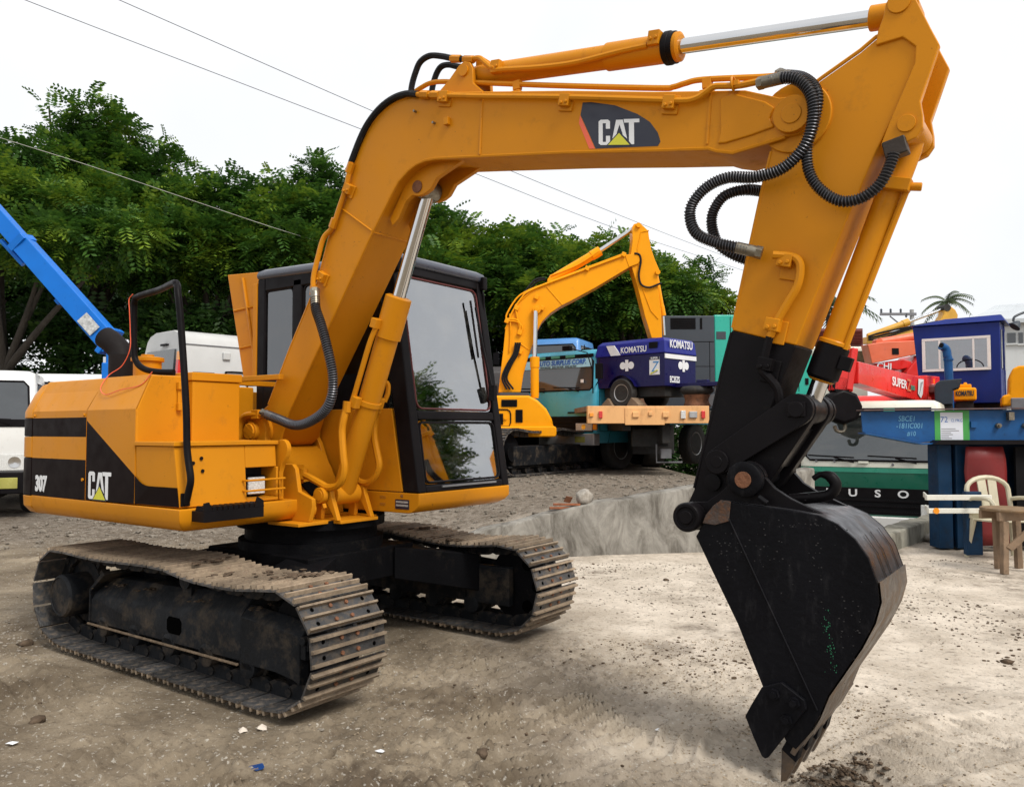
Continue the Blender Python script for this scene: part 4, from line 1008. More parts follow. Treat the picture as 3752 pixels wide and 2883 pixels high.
pipe('hydraulic_pipe', [(0.615, yp, 3.0), (0.57, yp, 2.85), (0.51, yp, 2.73), (0.45, yp, 2.62), (0.38, yp - 0.01, 2.56), (0.34, yp - 0.02, 2.44), (0.315, yp - 0.03, 2.33), (0.315, yp - 0.035, 2.25)], 0.0165, M_yel)
for x, z, w in ((1.36, 3.225, 0.07), (2.16, 3.012, 0.06), (2.725, 2.865, 0.06), (0.585, 2.84, 0.06), (0.35, 2.32, 0.06)):
    t_ = MB(); t_.box((x, BY0 - 0.018, z), (w, 0.040, 0.062), ry=(0.25 if x > 1 else -1.05)); t_.box((x, BY0 - 0.005, z - 0.008), (w + 0.02, 0.012, 0.085), ry=(0.25 if x > 1 else -1.05))
    for dx in (-0.014, 0.014): bolt(t_, (x + dx, BY0 - 0.038, z - 0.014), (0, -1, 0), 0.0095, 0.010)
    t_.build('pipe_clamp', M_yel, boom, 0.004)
for x, z, a in ((1.22, 3.272, .25), (0.605, 2.965, -1.1), (0.46, 2.645, -1.1), (0.315, 2.235, -1.5), (1.30, 3.25, .25)):
    t_ = MB(); d = Vector((math.cos(-a), 0, math.sin(-a))); c = Vector((x, yp - (0.0 if z > 2.5 else 0.03), z)); t_.tube([c - d * 0.03, c + d * 0.03], 0.024, 6); t_.build('pipe_nut', M_yel, boom)
for x in (1.78, 2.86):
    t_ = MB(); zc = 3.235 - (x - 1.78) * 0.262 - (0.0 if x < 2 else -0.02); t_.box((x, -0.12, zc - 0.01), (0.045, 0.03, 0.05)); t_.bx(x - 0.03, x + 0.03, -0.15, -0.09, zc - 0.075, zc - 0.045); t_.build('pipe_clip', M_yel, boom, 0.003)
t_ = MB(); t_.box((3.04, yp, 2.868), (0.035, 0.05, 0.022)); t_.tube(spline([(3.03, yp, 2.84), (3.03, yp - 0.03, 2.86), (3.03, yp - 0.02, 2.90), (3.03, yp + 0.02, 2.89)], 4), 0.006, 6); t_.build('pipe_clip', M_yel, boom)
# lower loop hose with its ribbed cover
def guarded(name, L, r, parent, pitch=0.0125, rr=None, fit=(True, True), wr=0.0022):
    P = spline([Vector(p) for p in L], 7); t = MB(); t.tube(P, r, 10); h = t.build(name, M_rubber, parent)
    c = MB(); coil(c, P, (rr or r * 1.16), pitch, wr); c.build('spring_guard', M_wire, h)
    for e, a, b in ((fit[0], P[0], P[1]), (fit[1], P[-1], P[-2])):
        if e:
            d = (b - a).normalized(); f = MB(); f.tube([a - d * 0.03, a + d * 0.055], r * 1.22, 10); f.tube([a - d * 0.055, a - d * 0.03], r * 1.3, 6); f.build('hose_fitting', M_fit, h)
    return h
guarded('lower_loop_hose', [(0.345, -0.285, 2.19), (0.37, -0.30, 2.11), (0.43, -0.31, 2.01), (0.49, -0.31, 1.86), (0.53, -0.30, 1.69), (0.52, -0.30, 1.56), (0.45, -0.30, 1.47), (0.30, -0.30, 1.405), (0.17, -0.30, 1.392), (0.02, -0.30, 1.43), (-0.09, -0.30, 1.458)], 0.024, EX, 0.0145, 0.028, wr=0.0045)
# boom-lock valve on the back of the boom
t_ = MB(); t_.box((0.55, 0.03, 2.96), (0.10, 0.10, 0.26), ry=0.45); t_.box((0.50, 0.03, 2.84), (0.08, 0.08, 0.08)); t_.cyl((0.42, -0.12, 2.64), (0.36, -0.14, 2.62), 0.024); t_.build('lock_valve', M_yel, boom, 0.006)
pipe('valve_hose', [(0.37, -0.14, 2.62), (0.31, -0.13, 2.60), (0.285, -0.10, 2.52), (0.32, -0.06, 2.46)], 0.016, M_rubber)

# ---- boom cylinder
def hyd(name, base, gland, rod, rb, rg, rr, parent=EX, mats=None, eye=0.06, glen=0.12, gm=None):
    base, gland, rod = Vector(base), Vector(gland), Vector(rod); d = (gland - base).normalized(); L = (gland - base).length
    t = MB(); t.lathe([(rb * 0.92, 0.02), (rb, 0.06), (rb, L - glen), (rg, L - glen + 0.005), (rg, L), (rg * 0.8, L + 0.008), (rr * 1.1, L + 0.008)], base, d, 26)
    c = t.build(name, M_yel, parent, 0.0, angle=30)
    r_ = MB(); r_.cyl(gland - d * 0.03, rod, rr, n=22); r_.build('chrome_rod', M_chrome, c)
    return c, d
bc, bd = hyd('boom_cylinder', CP, (0.845, BYC, 2.165), (1.085, BYC, 2.785), 0.070, 0.082, 0.041, glen=0.26)
t_ = MB(); t_.cyl((CP.x, BYC - 0.10, CP.z), (CP.x, BYC + 0.10, CP.z), 0.066, n=22); t_.build('cylinder_eye', M_yel, bc, 0.004)
t_ = MB(); t_.cyl((1.085, BYC - 0.06, 2.785), (1.085, BYC + 0.06, 2.785), 0.058, n=20); t_.build('rod_eye', M_fit, bc, 0.004)
ax = lambda t: CP + bd * t
for t0 in (0.60,):
    t_ = MB(); t_.tube([ax(t0), ax(t0 + 0.035)], 0.079, 24); 
    for y in (-0.10, 0.10): t_.box(ax(t0 + 0.018) + Vector((-0.01, y, 0)), (0.07, 0.05, 0.045), ry=-1.2)
    t_.build('cylinder_band', M_yel, bc, 0.004)
pipe('cylinder_pipe', [ax(1.10) + Vector((-0.02, -0.10, 0)), ax(1.0) + Vector((-0.03, -0.105, 0)), ax(0.8) + Vector((-0.04, -0.10, 0)), ax(0.62) + Vector((-0.045, -0.10, 0)), ax(0.55) + Vector((-0.045, -0.11, 0))], 0.0165, M_yel, bc)
t_ = MB(); t_.box(ax(1.13) + Vector((-0.03, -0.09, 0)), (0.06, 0.07, 0.05), ry=-1.2); t_.build('pipe_clamp', M_yel, bc, 0.004)
pipe('cylinder_hose', [(0.535, -0.19, 1.50), (0.525, -0.205, 1.43), (0.515, -0.21, 1.36), (0.525, -0.215, 1.28), (0.54, -0.22, 1.20), (0.55, -0.22, 1.13), (0.535, -0.22, 1.065), (0.49, -0.22, 1.02), (0.41, -0.22, 1.005), (0.34, -0.22, 1.025), (0.25, -0.22, 1.055), (0.15, -0.22, 1.085), (0.05, -0.22, 1.11)], 0.0225, M_yel, EX)
pipe('cylinder_hose', [(0.53, 0.07, 1.50), (0.50, 0.08, 1.40), (0.50, 0.08, 1.31), (0.53, 0.08, 1.20), (0.545, 0.08, 1.13), (0.51, 0.08, 1.06), (0.45, 0.08, 1.02), (0.38, 0.08, 1.02), (0.30, 0.08, 1.055)], 0.0225, M_yel, EX)
pipe('link_pipe', [(0.56, 0.03, 1.66), (0.60, 0.09, 1.66), (0.60, 0.10, 1.60), (0.58, 0.09, 1.54)], 0.016, M_yel, bc)
for p in ((0.535, -0.19, 1.50), (0.53, 0.07, 1.50), (0.17, -0.22, 1.08)):
    t_ = MB(); t_.tube([Vector(p) + Vector((0, 0, -0.03)), Vector(p) + Vector((0.008, 0, 0.035))], 0.028, 8); t_.build('hose_nut', M_yel, bc)
t_ = MB(); t_.box((0.13, -0.24, 1.08), (0.03, 0.09, 0.12)); t_.build('hose_bracket', M_yel, EX, 0.003)

# ---- arm cylinder on top of the boom
AP = Vector((1.435, BYC, 3.385)); AR = Vector((3.69, BYC, 3.062))
agd = AP.lerp(AR, (2.70 - 1.435) / (3.69 - 1.435))
ac, ad_ = hyd('arm_cylinder', AP, agd, AP.lerp(AR, 0.965), 0.060, 0.069, 0.036, glen=0.40)
t_ = MB(); t_.lathe([(0.072, -0.075), (0.079, -0.07), (0.079, -0.045), (0.075, -0.042), (0.075, -0.02), (0.066, -0.018), (0.066, 0.0), (0.04, 0.003)], agd, ad_, 26); t_.build('cylinder_gland', M_blk, ac, angle=30)
for y in (-0.155, 0.005):
    t_ = MB(); t_.prism([(1.22, 3.295), (1.32, 3.36), (1.395, 3.425), (1.435, 3.44), (1.475, 3.425), (1.495, 3.385), (1.50, 3.30), (1.60, 3.205), (1.4, 3.24)], 'Y', y, y + 0.030); t_.build('cylinder_lug', M_yel, ac, 0.004)
t_ = MB(); t_.cyl((1.435, -0.165, 3.385), (1.435, 0.045, 3.385), 0.032, n=20); t_.build('lug_pin', M_yel, ac)
t_ = MB(); t_.cyl(AR + Vector((0, -0.07, 0)), AR + Vector((0, 0.07, 0)), 0.06, n=22); t_.tube([AP.lerp(AR, 0.94), AP.lerp(AR, 0.985)], 0.052, 20); t_.build('rod_eye', M_yel, ac, 0.004)
pipe('arm_pipe', [(1.47, -0.13, 3.452), (1.53, -0.135, 3.44), (1.58, -0.14, 3.395), (1.64, -0.14, 3.345), (1.73, -0.14, 3.322), (1.95, -0.14, 3.275), (2.16, -0.135, 3.245), (2.40, -0.13, 3.235), (2.56, -0.13, 3.222)], 0.015, M_yel, ac)
pipe('arm_hose', [(1.02, -0.15, 3.32), (1.03, -0.15, 3.40), (1.06, -0.15, 3.475), (1.10, -0.15, 3.53), (1.17, -0.145, 3.548), (1.26, -0.14, 3.522), (1.35, -0.135, 3.485), (1.47, -0.13, 3.452)], 0.018, M_rubber, ac)
pipe('arm_hose', [(1.07, -0.02, 3.36), (1.08, -0.02, 3.43), (1.11, -0.02, 3.50), (1.15, -0.02, 3.535), (1.21, -0.02, 3.53), (1.28, -0.02, 3.50), (1.38, -0.02, 3.465)], 0.018, M_rubber, ac)
for c, a in (((1.36, -0.135, 3.482), 0), ((1.45, -0.13, 3.455), 0)):
    t_ = MB(); c = Vector(c); t_.tube([c - Vector((0.035, 0, -0.01)), c + Vector((0.035, 0, -0.01))], 0.022, 6); t_.build('hose_nut', M_yel, ac)
for x, z in ((1.645, 3.37), (2.60, 3.255)):
    t_ = MB(); t_.box((x, -0.115, z - 0.01), (0.06, 0.07, 0.07), ry=0.14)
    for dx in (-0.014, 0.014): bolt(t_, (x + dx, -0.15, z - 0.015), (0, -1, 0), 0.010, 0.010)
    t_.build('pipe_clamp', M_yel, ac, 0.004)
t_ = MB(); t_.box((1.50, BYC, 3.43), (0.05, 0.08, 0.07)); t_.build('port_block', M_yel, ac, 0.004)

# ---- stick
SY0, SY1 = -0.19, 0.07
up_o = [(3.27, 2.76), (3.39, 2.82), (3.54, 2.892), (3.60, 2.93), (3.70, 2.945), (3.79, 2.895), (3.70, 2.68), (3.58, 2.45), (3.49, 2.25), (3.34, 1.90), (3.263, 1.715), (2.985, 1.80), (3.02, 1.93), (3.07, 2.16), (3.13, 2.41), (3.17, 2.57)]
lo_o = [(2.985, 1.80), (3.263, 1.715), (3.08, 1.27), (3.0, 1.10), (2.90, 0.965), (2.85, 0.925), (2.80, 0.925), (2.765, 0.965), (2.77, 1.03), (2.80, 1.09), (2.88, 1.40), (2.94, 1.64)]
sm = MB(); sm.prism(up_o, 'Y', SY0, SY1, 0); sm.prism(lo_o, 'Y', SY0, SY1, 1)
stick = sm.build('stick', [M_yel, M_blk], EX, 0.007, 2)
stick['label'] = 'dipper arm, ochre above and dipped in black paint below'
for i, (a, b) in enumerate(((SY0 - 0.014, SY0 + 0.022), (SY1 - 0.022, SY1 + 0.014))):
    t_ = MB(); t_.prism([(3.61, 2.955), (3.632, 3.01), (3.640, 3.055), (3.665, 3.10), (3.70, 3.108), (3.735, 3.085), (3.755, 3.03), (3.80, 2.91), (3.828, 2.84), (3.79, 2.73), (3.757, 2.635), (3.765, 2.575), (3.765, 2.53), (3.74, 2.495), (3.70, 2.482), (3.65, 2.50), (3.61, 2.49), (3.655, 2.60), (3.74, 2.79), (3.745, 2.855), (3.70, 2.905), (3.60, 2.90)], 'Y', a, b); t_.build('lug_plate', M_yel, stick, 0.005)
    for x, z, r in ((3.69, 3.045, 0.042), (3.707, 2.557, 0.034)):
        t_ = MB(); yo = a - 0.008 if i == 0 else b; t_.cyl((x, yo, z), (x, yo + 0.008, z), r, n=22); t_.build('pin_head', M_yel, stick, 0.002)
t_ = MB(); t_.cyl((3.69, -0.18, 3.045), (3.69, 0.06, 3.045), 0.03); t_.cyl((3.707, -0.18, 2.557), (3.707, 0.06, 2.557), 0.028); t_.build('stick_pin', M_fit, stick)
t_ = MB(); t_.cyl((3.278, SY0 - 0.012, 2.682), (3.278, SY1 + 0.012, 2.682), 0.15, n=32); t_.build('pivot_boss', M_yel, stick, 0.006)
for L in ([(3.28, 2.772), (3.39, 2.83), (3.54, 2.902), (3.60, 2.94), (3.70, 2.955), (3.79, 2.90)], [(3.172, 2.56), (3.132, 2.41), (3.072, 2.16), (2.99, 1.81)]):
    t_ = MB(); t_.tube([(x, SY0 + 0.003, z) for x, z in L], 0.008, 6); t_.build('edge_lip', M_yel, stick)
t_ = MB(); t_.tube([(x, SY0 + 0.003, z) for x, z in [(2.985, 1.79), (2.942, 1.64), (2.882, 1.40), (2.803, 1.10)]], 0.008, 6); t_.build('edge_lip', M_blk, stick)
for c, m_ in (((3.235, 2.072), M_yel), ((3.178, 1.805), M_yel), ((3.145, 1.64), M_blk)):
    t_ = MB(); t_.box((c[0], SY0 - 0.028, c[1]), (0.062, 0.055, 0.055), ry=0.25); t_.box((c[0] + 0.012, SY0 - 0.006, c[1] - 0.03), (0.075, 0.012, 0.10), ry=0.25)
    for dx in (-0.015, 0.015): bolt(t_, (c[0] + dx, SY0 - 0.056, c[1] - 0.01), (0, -1, 0), 0.010, 0.010)
    t_.build('pipe_clamp', m_, stick, 0.004)
ys = SY0 - 0.035
pipe('stick_pipe', [(3.19, ys - 0.02, 2.098), (3.25, ys, 2.088), (3.285, ys, 2.07), (3.297, ys, 2.03), (3.283, ys, 1.96), (3.24, ys, 1.89), (3.20, ys, 1.825), (3.165, ys, 1.755)], 0.0175, M_yel, stick)
pipe('stick_pipe', [(3.165, ys, 1.755), (3.14, ys, 1.66), (3.13, ys, 1.615), (3.165, ys, 1.575), (3.195, ys, 1.53), (3.20, ys + 0.02, 1.44)], 0.0175, M_blk, stick)
pipe('stick_pipe', [(3.30, 0.03, 1.62), (3.31, 0.02, 1.56), (3.27, 0.0, 1.50), (3.23, -0.02, 1.42)], 0.018, M_blk, stick)
# stick hoses with spring guards
guarded('stick_hose', [(3.20, -0.275, 2.832), (3.26, -0.285, 2.826), (3.32, -0.29, 2.80), (3.365, -0.29, 2.74), (3.378, -0.285, 2.66), (3.36, -0.28, 2.565), (3.32, -0.28, 2.50), (3.24, -0.28, 2.445), (3.13, -0.28, 2.432), (3.01, -0.28, 2.452), (2.91, -0.28, 2.425), (2.845, -0.28, 2.36), (2.838, -0.28, 2.29), (2.87, -0.28, 2.225), (2.95, -0.275, 2.178), (3.03, -0.265, 2.150), (3.09, -0.25, 2.13)], 0.0215, EX)
guarded('stick_hose', [(3.22, -0.13, 2.905), (3.31, -0.20, 2.845), (3.37, -0.25, 2.775), (3.39, -0.265, 2.71), (3.372, -0.265, 2.61), (3.345, -0.265, 2.53), (3.345, -0.262, 2.44), (3.37, -0.26, 2.37), (3.42, -0.258, 2.31), (3.48, -0.255, 2.275), (3.55, -0.25, 2.28), (3.61, -0.245, 2.32), (3.645, -0.24, 2.38), (3.665, -0.23, 2.44)], 0.0195, EX, fit=(True, False))
guarded('stick_hose', [(3.20, 0.14, 2.50), (3.11, 0.10, 2.46), (3.02, -0.06, 2.45), (2.93, -0.10, 2.43), (2.875, -0.10, 2.37), (2.865, -0.10, 2.30), (2.895, -0.10, 2.21), (2.96, -0.06, 2.155), (3.03, 0.02, 2.13), (3.10, 0.10, 2.10)], 0.0215, EX, fit=(False, False))
# ---- bucket cylinder
BP, BR = Vector((3.705, BYC, 2.555)), Vector((3.278, BYC, 1.445))
bg_ = BP.lerp(BR, (2.555 - 1.575) / (2.555 - 1.445))
kc, kd = hyd('bucket_cylinder', BP, bg_, BP.lerp(BR, 0.96), 0.056, 0.056, 0.036, glen=0.3)
t_ = MB(); t_.lathe([(0.060, -0.155), (0.068, -0.15), (0.068, -0.015), (0.055, 0.0), (0.03, 0.002)], bg_, kd, 24); t_.build('cylinder_gland', M_blk, kc, angle=30)
t_ = MB(); t_.lathe([(0.062, -0.175), (0.066, -0.17), (0.066, -0.157)], bg_, kd, 24); t_.build('cylinder_collar', M_yel, kc)
t_ = MB(); t_.cyl(BP + Vector((0, -0.10, 0)), BP + Vector((0, 0.10, 0)), 0.058, n=22); t_.build('cylinder_eye', M_yel, kc, 0.003)
t_ = MB(); t_.box((3.668, -0.205, 2.465), (0.085, 0.06, 0.07), ry=-0.2)
for dx in (-0.022, 0.022): bolt(t_, (3.668 + dx, -0.19, 2.50), (0, 0, 1), 0.012, 0.012)
t_.build('port_block', paint('dark_fitting', (0.03, 0.02, 0.013), 0.5, metal=0.3, var=0.3, bump=0.2), kc, 0.006)
pipe('cylinder_pipe', [BP + kd * 0.22 + Vector((0.07, -0.04, 0)), BP + kd * 0.5 + Vector((0.062, -0.03, 0)), BP + kd * 0.8 + Vector((0.06, -0.03, 0)), BP + kd * 0.92 + Vector((0.06, -0.03, 0))], 0.013, M_yel, kc)
t_ = MB(); t_.box(BP + kd * 0.985 + Vector((0.085, -0.03, 0)), (0.05, 0.04, 0.06), ry=0.35); t_.build('port_elbow', M_blk, kc, 0.004)
t_ = MB(); t_.tube([BP + kd * 0.19, BP + kd * 0.225], 0.064, 22); t_.box(BP + kd * 0.22 + Vector((0.02, -0.06, 0)), (0.12, 0.05, 0.05), ry=0.3); t_.cyl(BP + kd * 0.235 + Vector((0.06, -0.05, 0)), BP + kd * 0.235 + Vector((0.12, -0.04, -0.01)), 0.017); t_.build('cylinder_band', M_yel, kc, 0.004)
# ---- linkage
LA, LB, LC = (2.935, 1.222), (3.278, 1.445), (3.085, 1.155)
def bar(p, q, r0, r1, n=10):
    a = math.atan2(q[1] - p[1], q[0] - p[0])
    return circ(p, r0, n, a + PI / 2, a + 3 * PI / 2, True) + circ(q, r1, n, a - PI / 2, a + PI / 2, True)
for y in (-0.245, 0.095):
    t_ = MB(); t_.prism(bar(LA, LB, 0.058, 0.066), 'Y', y, y + 0.028); t_.cyl((LA[0], y - 0.012, LA[1]), (LA[0], y + 0.04, LA[1]), 0.052, n=22); t_.cyl((LA[0], y - 0.014, LA[1]), (LA[0], y - 0.008, LA[1]), 0.026, n=16)
    t_.build('link_arm', M_blk, EX, 0.005)
t_ = MB(); t_.prism(bar(LB, LC, 0.066, 0.06), 'Y', -0.20, -0.14); t_.prism(bar(LB, LC, 0.066, 0.06), 'Y', 0.02, 0.08); t_.box(((LB[0] + LC[0]) / 2, BYC, (LB[1] + LC[1]) / 2), (0.08, 0.26, 0.20), ry=rad(90) - math.atan2(LB[1] - LC[1], LB[0] - LC[0])); t_.build('bucket_link', M_blk, EX, 0.006)
t_ = MB(); t_.cyl((LB[0], -0.262, LB[1]), (LB[0], 0.14, LB[1]), 0.033, n=20); t_.box((LB[0], -0.252, LB[1]), (0.075, 0.012, 0.06), ry=0.0); t_.cyl((LB[0], -0.13, LB[1]), (LB[0], 0.01, LB[1]), 0.06); t_.build('link_pin', M_blk, EX, 0.003)
t_ = MB(); t_.lathe([(0.025, 0), (0.038, 0.002), (0.038, 0.02), (0.022, 0.022)], (2.895, SY0 + 0.001, 1.13), (0, -1, 0), 18); t_.build('spare_pin_bore', M_blk, stick)

# ---- bucket
KY0, KY1 = -0.34, 0.17
side_o = [(2.955, 1.045), (2.988, 1.063), (3.091, 1.053), (3.264, 1.040), (3.383, 1.026), (3.455, 0.996), (3.517, 0.944), (3.564, 0.875), (3.594, 0.785), (3.600, 0.714), (3.578, 0.633), (3.53, 0.534), (3.47, 0.436), (3.408, 0.336), (3.374, 0.249), (3.33, 0.165), (3.28, 0.10), (3.242, 0.124), (3.152, 0.322), (3.051, 0.559), (2.937, 0.777), (2.872, 0.905)]
def kb(x, z, y): return (x, y, z)
shell = side_o[0:17]
sh = MB(); n_ = len(shell); c_ = (3.22, 0.62)
inn = [(x + (c_[0] - x) * 0.045, z + (c_[1] - z) * 0.045) for x, z in shell]
rings = [[(x, KY0 + 0.012, z) for x, z in shell], [(x, KY1 - 0.012, z) for x, z in shell]]
sh.loft(rings, 0, False, False); sh.loft([[(x, KY0 + 0.012, z) for x, z in inn], [(x, KY1 - 0.012, z) for x, z in inn]], 0, False, False)
for a, b in ((shell[0], inn[0]), (shell[-1], inn[-1])):
    sh.face([(a[0], KY0 + 0.012, a[1]), (a[0], KY1 - 0.012, a[1]), (b[0], KY1 - 0.012, b[1]), (b[0], KY0 + 0.012, b[1])])
M_bback = paint('bucket_back', (0.035, 0.035, 0.04), 0.36, metal=0.35, var=0.25, dirt=0.22, dirtcol=(0.12, 0.095, 0.08), scale=4, dscale=8, bump=0.12, bscale=30, streak=0.4)
bucket = sh.build('bucket', M_bback, EX, angle=50); bucket['label'] = 'black digging bucket with worn back, resting its teeth on the ground'
for y in (KY0, KY1 - 0.022):
    t_ = MB(); t_.prism(side_o, 'Y', y, y + 0.022); t_.build('side_plate', M_bucket, bucket, 0.003)
t_ = MB(); t_.tube([(2.995, KY0 - 0.001, 1.04), (3.366, KY0 - 0.001, 0.27)], 0.005, 6); t_.build('weld_seam', M_bucket, bucket)
t_ = MB(); t_.prism([(2.955, 1.042), (2.988, 1.066), (3.03, 1.062), (3.02, 0.98), (2.96, 0.96), (2.905, 0.965), (2.92, 1.0)], 'Y', KY0 - 0.006, KY0 + 0.001); t_.build('corner_patch', paint('rust_patch', (0.05, 0.036, 0.03), 0.75, var=0.4, dirt=0.5, dirtcol=(0.12, 0.05, 0.02), scale=14, bump=0.4), bucket, 0.002)
t_ = MB()
for y0 in (-0.20, -0.10, 0.05):
    t_.loft([[(x + (x - c_[0]) * 0.012, y0, z + (z - c_[1]) * 0.012) for x, z in shell[6:9]], [(x + (x - c_[0]) * 0.012, y0 + 0.012, z + (z - c_[1]) * 0.012) for x, z in shell[6:9]]], 0, False, False)
t_.build('wear_bead', M_bucket, bucket)
wr = MB(); rr_ = shell[8:16]; wr.loft([[(x + (x - c_[0]) * 0.022, KY0 + 0.004, z + (z - c_[1]) * 0.022) for x, z in rr_], [(x + (x - c_[0]) * 0.022, KY1 - 0.004, z + (z - c_[1]) * 0.022) for x, z in rr_], [(x, KY1 - 0.004, z) for x, z in rr_], [(x, KY0 + 0.004, z) for x, z in rr_]], 0, False, False)
wr.face([(rr_[0][0] + (rr_[0][0] - c_[0]) * 0.022, KY0 + 0.004, rr_[0][1] + (rr_[0][1] - c_[1]) * 0.022), (rr_[0][0] + (rr_[0][0] - c_[0]) * 0.022, KY1 - 0.004, rr_[0][1] + (rr_[0][1] - c_[1]) * 0.022), (rr_[0][0], KY1 - 0.004, rr_[0][1]), (rr_[0][0], KY0 + 0.004, rr_[0][1])])
wr.build('wear_plate', M_worn, bucket, angle=50)
# ears with pins
for y in (-0.285, 0.115):
    t_ = MB(); ear = [(3.40, 1.018), (3.34, 1.045), (3.26, 1.08), (3.195, 1.12), (3.155, 1.165)] + circ(LC, 0.075, 9, rad(10), rad(170), True) + [(3.0, 1.13), (2.96, 1.09), (2.90, 1.05)] + circ((2.835, 0.985), 0.062, 9, rad(80), rad(280), True) + [(2.90, 0.93), (2.96, 1.02), (3.1, 1.03)]
    t_.prism(ear, 'Y', y, y + 0.03); t_.build('bucket_ear', M_blk, bucket, 0.005)
t_ = MB(); t_.cyl((LC[0], -0.335, LC[1]), (LC[0], 0.18, LC[1]), 0.036, n=20); t_.lathe([(0.075, 0), (0.075, 0.04), (0.066, 0.046), (0.05, 0.046)], (LC[0], -0.30, LC[1]), (0, -1, 0), 26); bolt(t_, (LC[0] + 0.055, -0.325, LC[1] - 0.07), (0.6, 0, -0.4), 0.014, 0.045)
t_.build('bucket_pin', M_bucket, bucket, 0.003)
t_ = MB(); t_.cyl((LC[0], -0.352, LC[1]), (LC[0], -0.346, LC[1]), 0.034, n=20); t_.build('pin_end', M_rust, bucket)
t_ = MB(); t_.lathe([(0.062, 0.06), (0.064, -0.02), (0.058, -0.03), (0.045, -0.03), (0.042, -0.024), (0.030, -0.024), (0.028, -0.034), (0.0, -0.034)], (2.835, -0.33, 0.985), (0, 1, 0), 26); t_.cyl((2.835, -0.30, 0.985), (2.835, 0.19, 0.985), 0.034, n=16); t_.build('bucket_pin', M_blk, bucket, 0.002)
t_ = MB(); t_.tube(spline([(3.20, BYC - 0.04, 1.062), (3.30, BYC - 0.04, 1.075), (3.365, BYC - 0.04, 1.09), (3.39, BYC - 0.04, 1.13), (3.37, BYC - 0.04, 1.165), (3.33, BYC - 0.04, 1.172), (3.30, BYC - 0.04, 1.155)], 6), [0.024] * 25 + [0.022, 0.020, 0.018, 0.016, 0.014, 0.012, 0.012, 0.012, 0.012, 0.012, 0.012, 0.012][:12], 10); t_.build('lifting_hook', M_blk, bucket)
# side cutters and teeth
cut = [(3.155, 0.325), (3.233, 0.358), (3.322, 0.305), (3.329, 0.271), (3.248, 0.154), (3.176, 0.05), (3.163, 0.043), (3.15, 0.05), (3.117, 0.118), (3.084, 0.195), (3.111, 0.247)]
for y in (KY0 - 0.020, KY1 - 0.002):
    t_ = MB(); t_.prism(cut, 'Y', y, y + 0.022); sc_ = t_.build('side_cutter', M_bucket, bucket, 0.004)
    for x, z in ((3.205, 0.307), (3.284, 0.289), (3.253, 0.215)):
        t_ = MB(); bolt(t_, (x, y + 0.001 if y < 0 else y + 0.022, z), (0, -1 if y < 0 else 1, 0), 0.024, 0.016); bolt(t_, (x, y - 0.013 if y < 0 else y + 0.037, z), (0, -1 if y < 0 else 1, 0), 0.014, 0.012); t_.build('bolt', M_bucket, sc_)
lip = MB(); lip.hexa([(3.376, KY0 + 0.004, 0.25), (3.386, KY1 - 0.004, 0.25), (3.345, KY1 - 0.004, 0.26), (3.345, KY0 + 0.004, 0.26), (3.275, KY0 + 0.004, 0.07), (3.275, KY1 - 0.004, 0.07), (3.255, KY1 - 0.004, 0.08), (3.255, KY0 + 0.004, 0.08)]); lip.build('lip_plate', M_worn, bucket, 0.003)
for i in range(4):
    y = KY0 + 0.04 + i * (KY1 - KY0 - 0.08) / 3; w = 0.034
    t_ = MB(); t_.hexa([(3.315, y - w, 0.185), (3.315, y + w, 0.185), (3.28, y + w, 0.20), (3.28, y - w, 0.20), (3.278, y - w, 0.045), (3.278, y + w, 0.045), (3.222, y + w, 0.085), (3.222, y - w, 0.085)])
    to = t_.build('tooth', M_bucket, bucket, 0.004)
    t_ = MB(); t_.hexa([(3.280, y - w * 0.92, 0.053), (3.280, y + w * 0.92, 0.053), (3.222, y + w * 0.92, 0.09), (3.222, y - w * 0.92, 0.09), (3.222, y - w * 0.5, -0.066), (3.222, y + w * 0.5, -0.066), (3.211, y + w * 0.5, -0.064), (3.211, y - w * 0.5, -0.064)]); t_.build('tooth_tip', M_worn, to, 0.003)
# flecks of old green paint and bare scuffs on the near side plate
q = random.Random(3); mb = MB(); mb2 = MB()
for k in range(60):
    t = q.random(); x = 3.40 + 0.035 * t + q.gauss(0, 0.010); z_ = 0.66 - 0.24 * t + q.gauss(0, 0.012); r = q.uniform(0.0008, 0.0028); mb.add([(x + r * q.uniform(.6, 1.2) * math.cos(a_), KY0 - 0.0008, z_ + r * 1.5 * math.sin(a_)) for a_ in (0.3, 1.6, 2.9, 4.2, 5.4)], [(0, 1, 2, 3, 4)])
o = mb.build('paint_flecks', paint('fleck_green', (0.01, 0.13, 0.06), 0.5, bump=0), bucket, smooth=False); o['kind'] = 'stuff'
for k in range(160):
    cx, cz, sx_, sz_ = q.choice(((3.08, 0.87, 0.05, 0.03), (3.18, 0.83, 0.05, 0.06), (3.30, 0.98, 0.08, 0.01), (3.38, 0.8, 0.02, 0.15), (3.5, 0.6, 0.03, 0.1), (3.0, 0.82, 0.03, 0.06)))
    x = q.gauss(cx, sx_); z_ = q.gauss(cz, sz_); r = q.uniform(0.0008, 0.0030); a0 = q.uniform(0, 3); mb2.add([(x + r * math.cos(a0 + a_) * 1.6, KY0 - 0.0006, z_ + r * math.sin(a0 + a_)) for a_ in (0.3, 1.6, 2.9, 4.2, 5.4)], [(0, 1, 2, 3, 4)])
o = mb2.build('bare_scuffs', paint('scuff_grey', (0.022, 0.021, 0.022), 0.5, bump=0), bucket, smooth=False); o['kind'] = 'stuff'
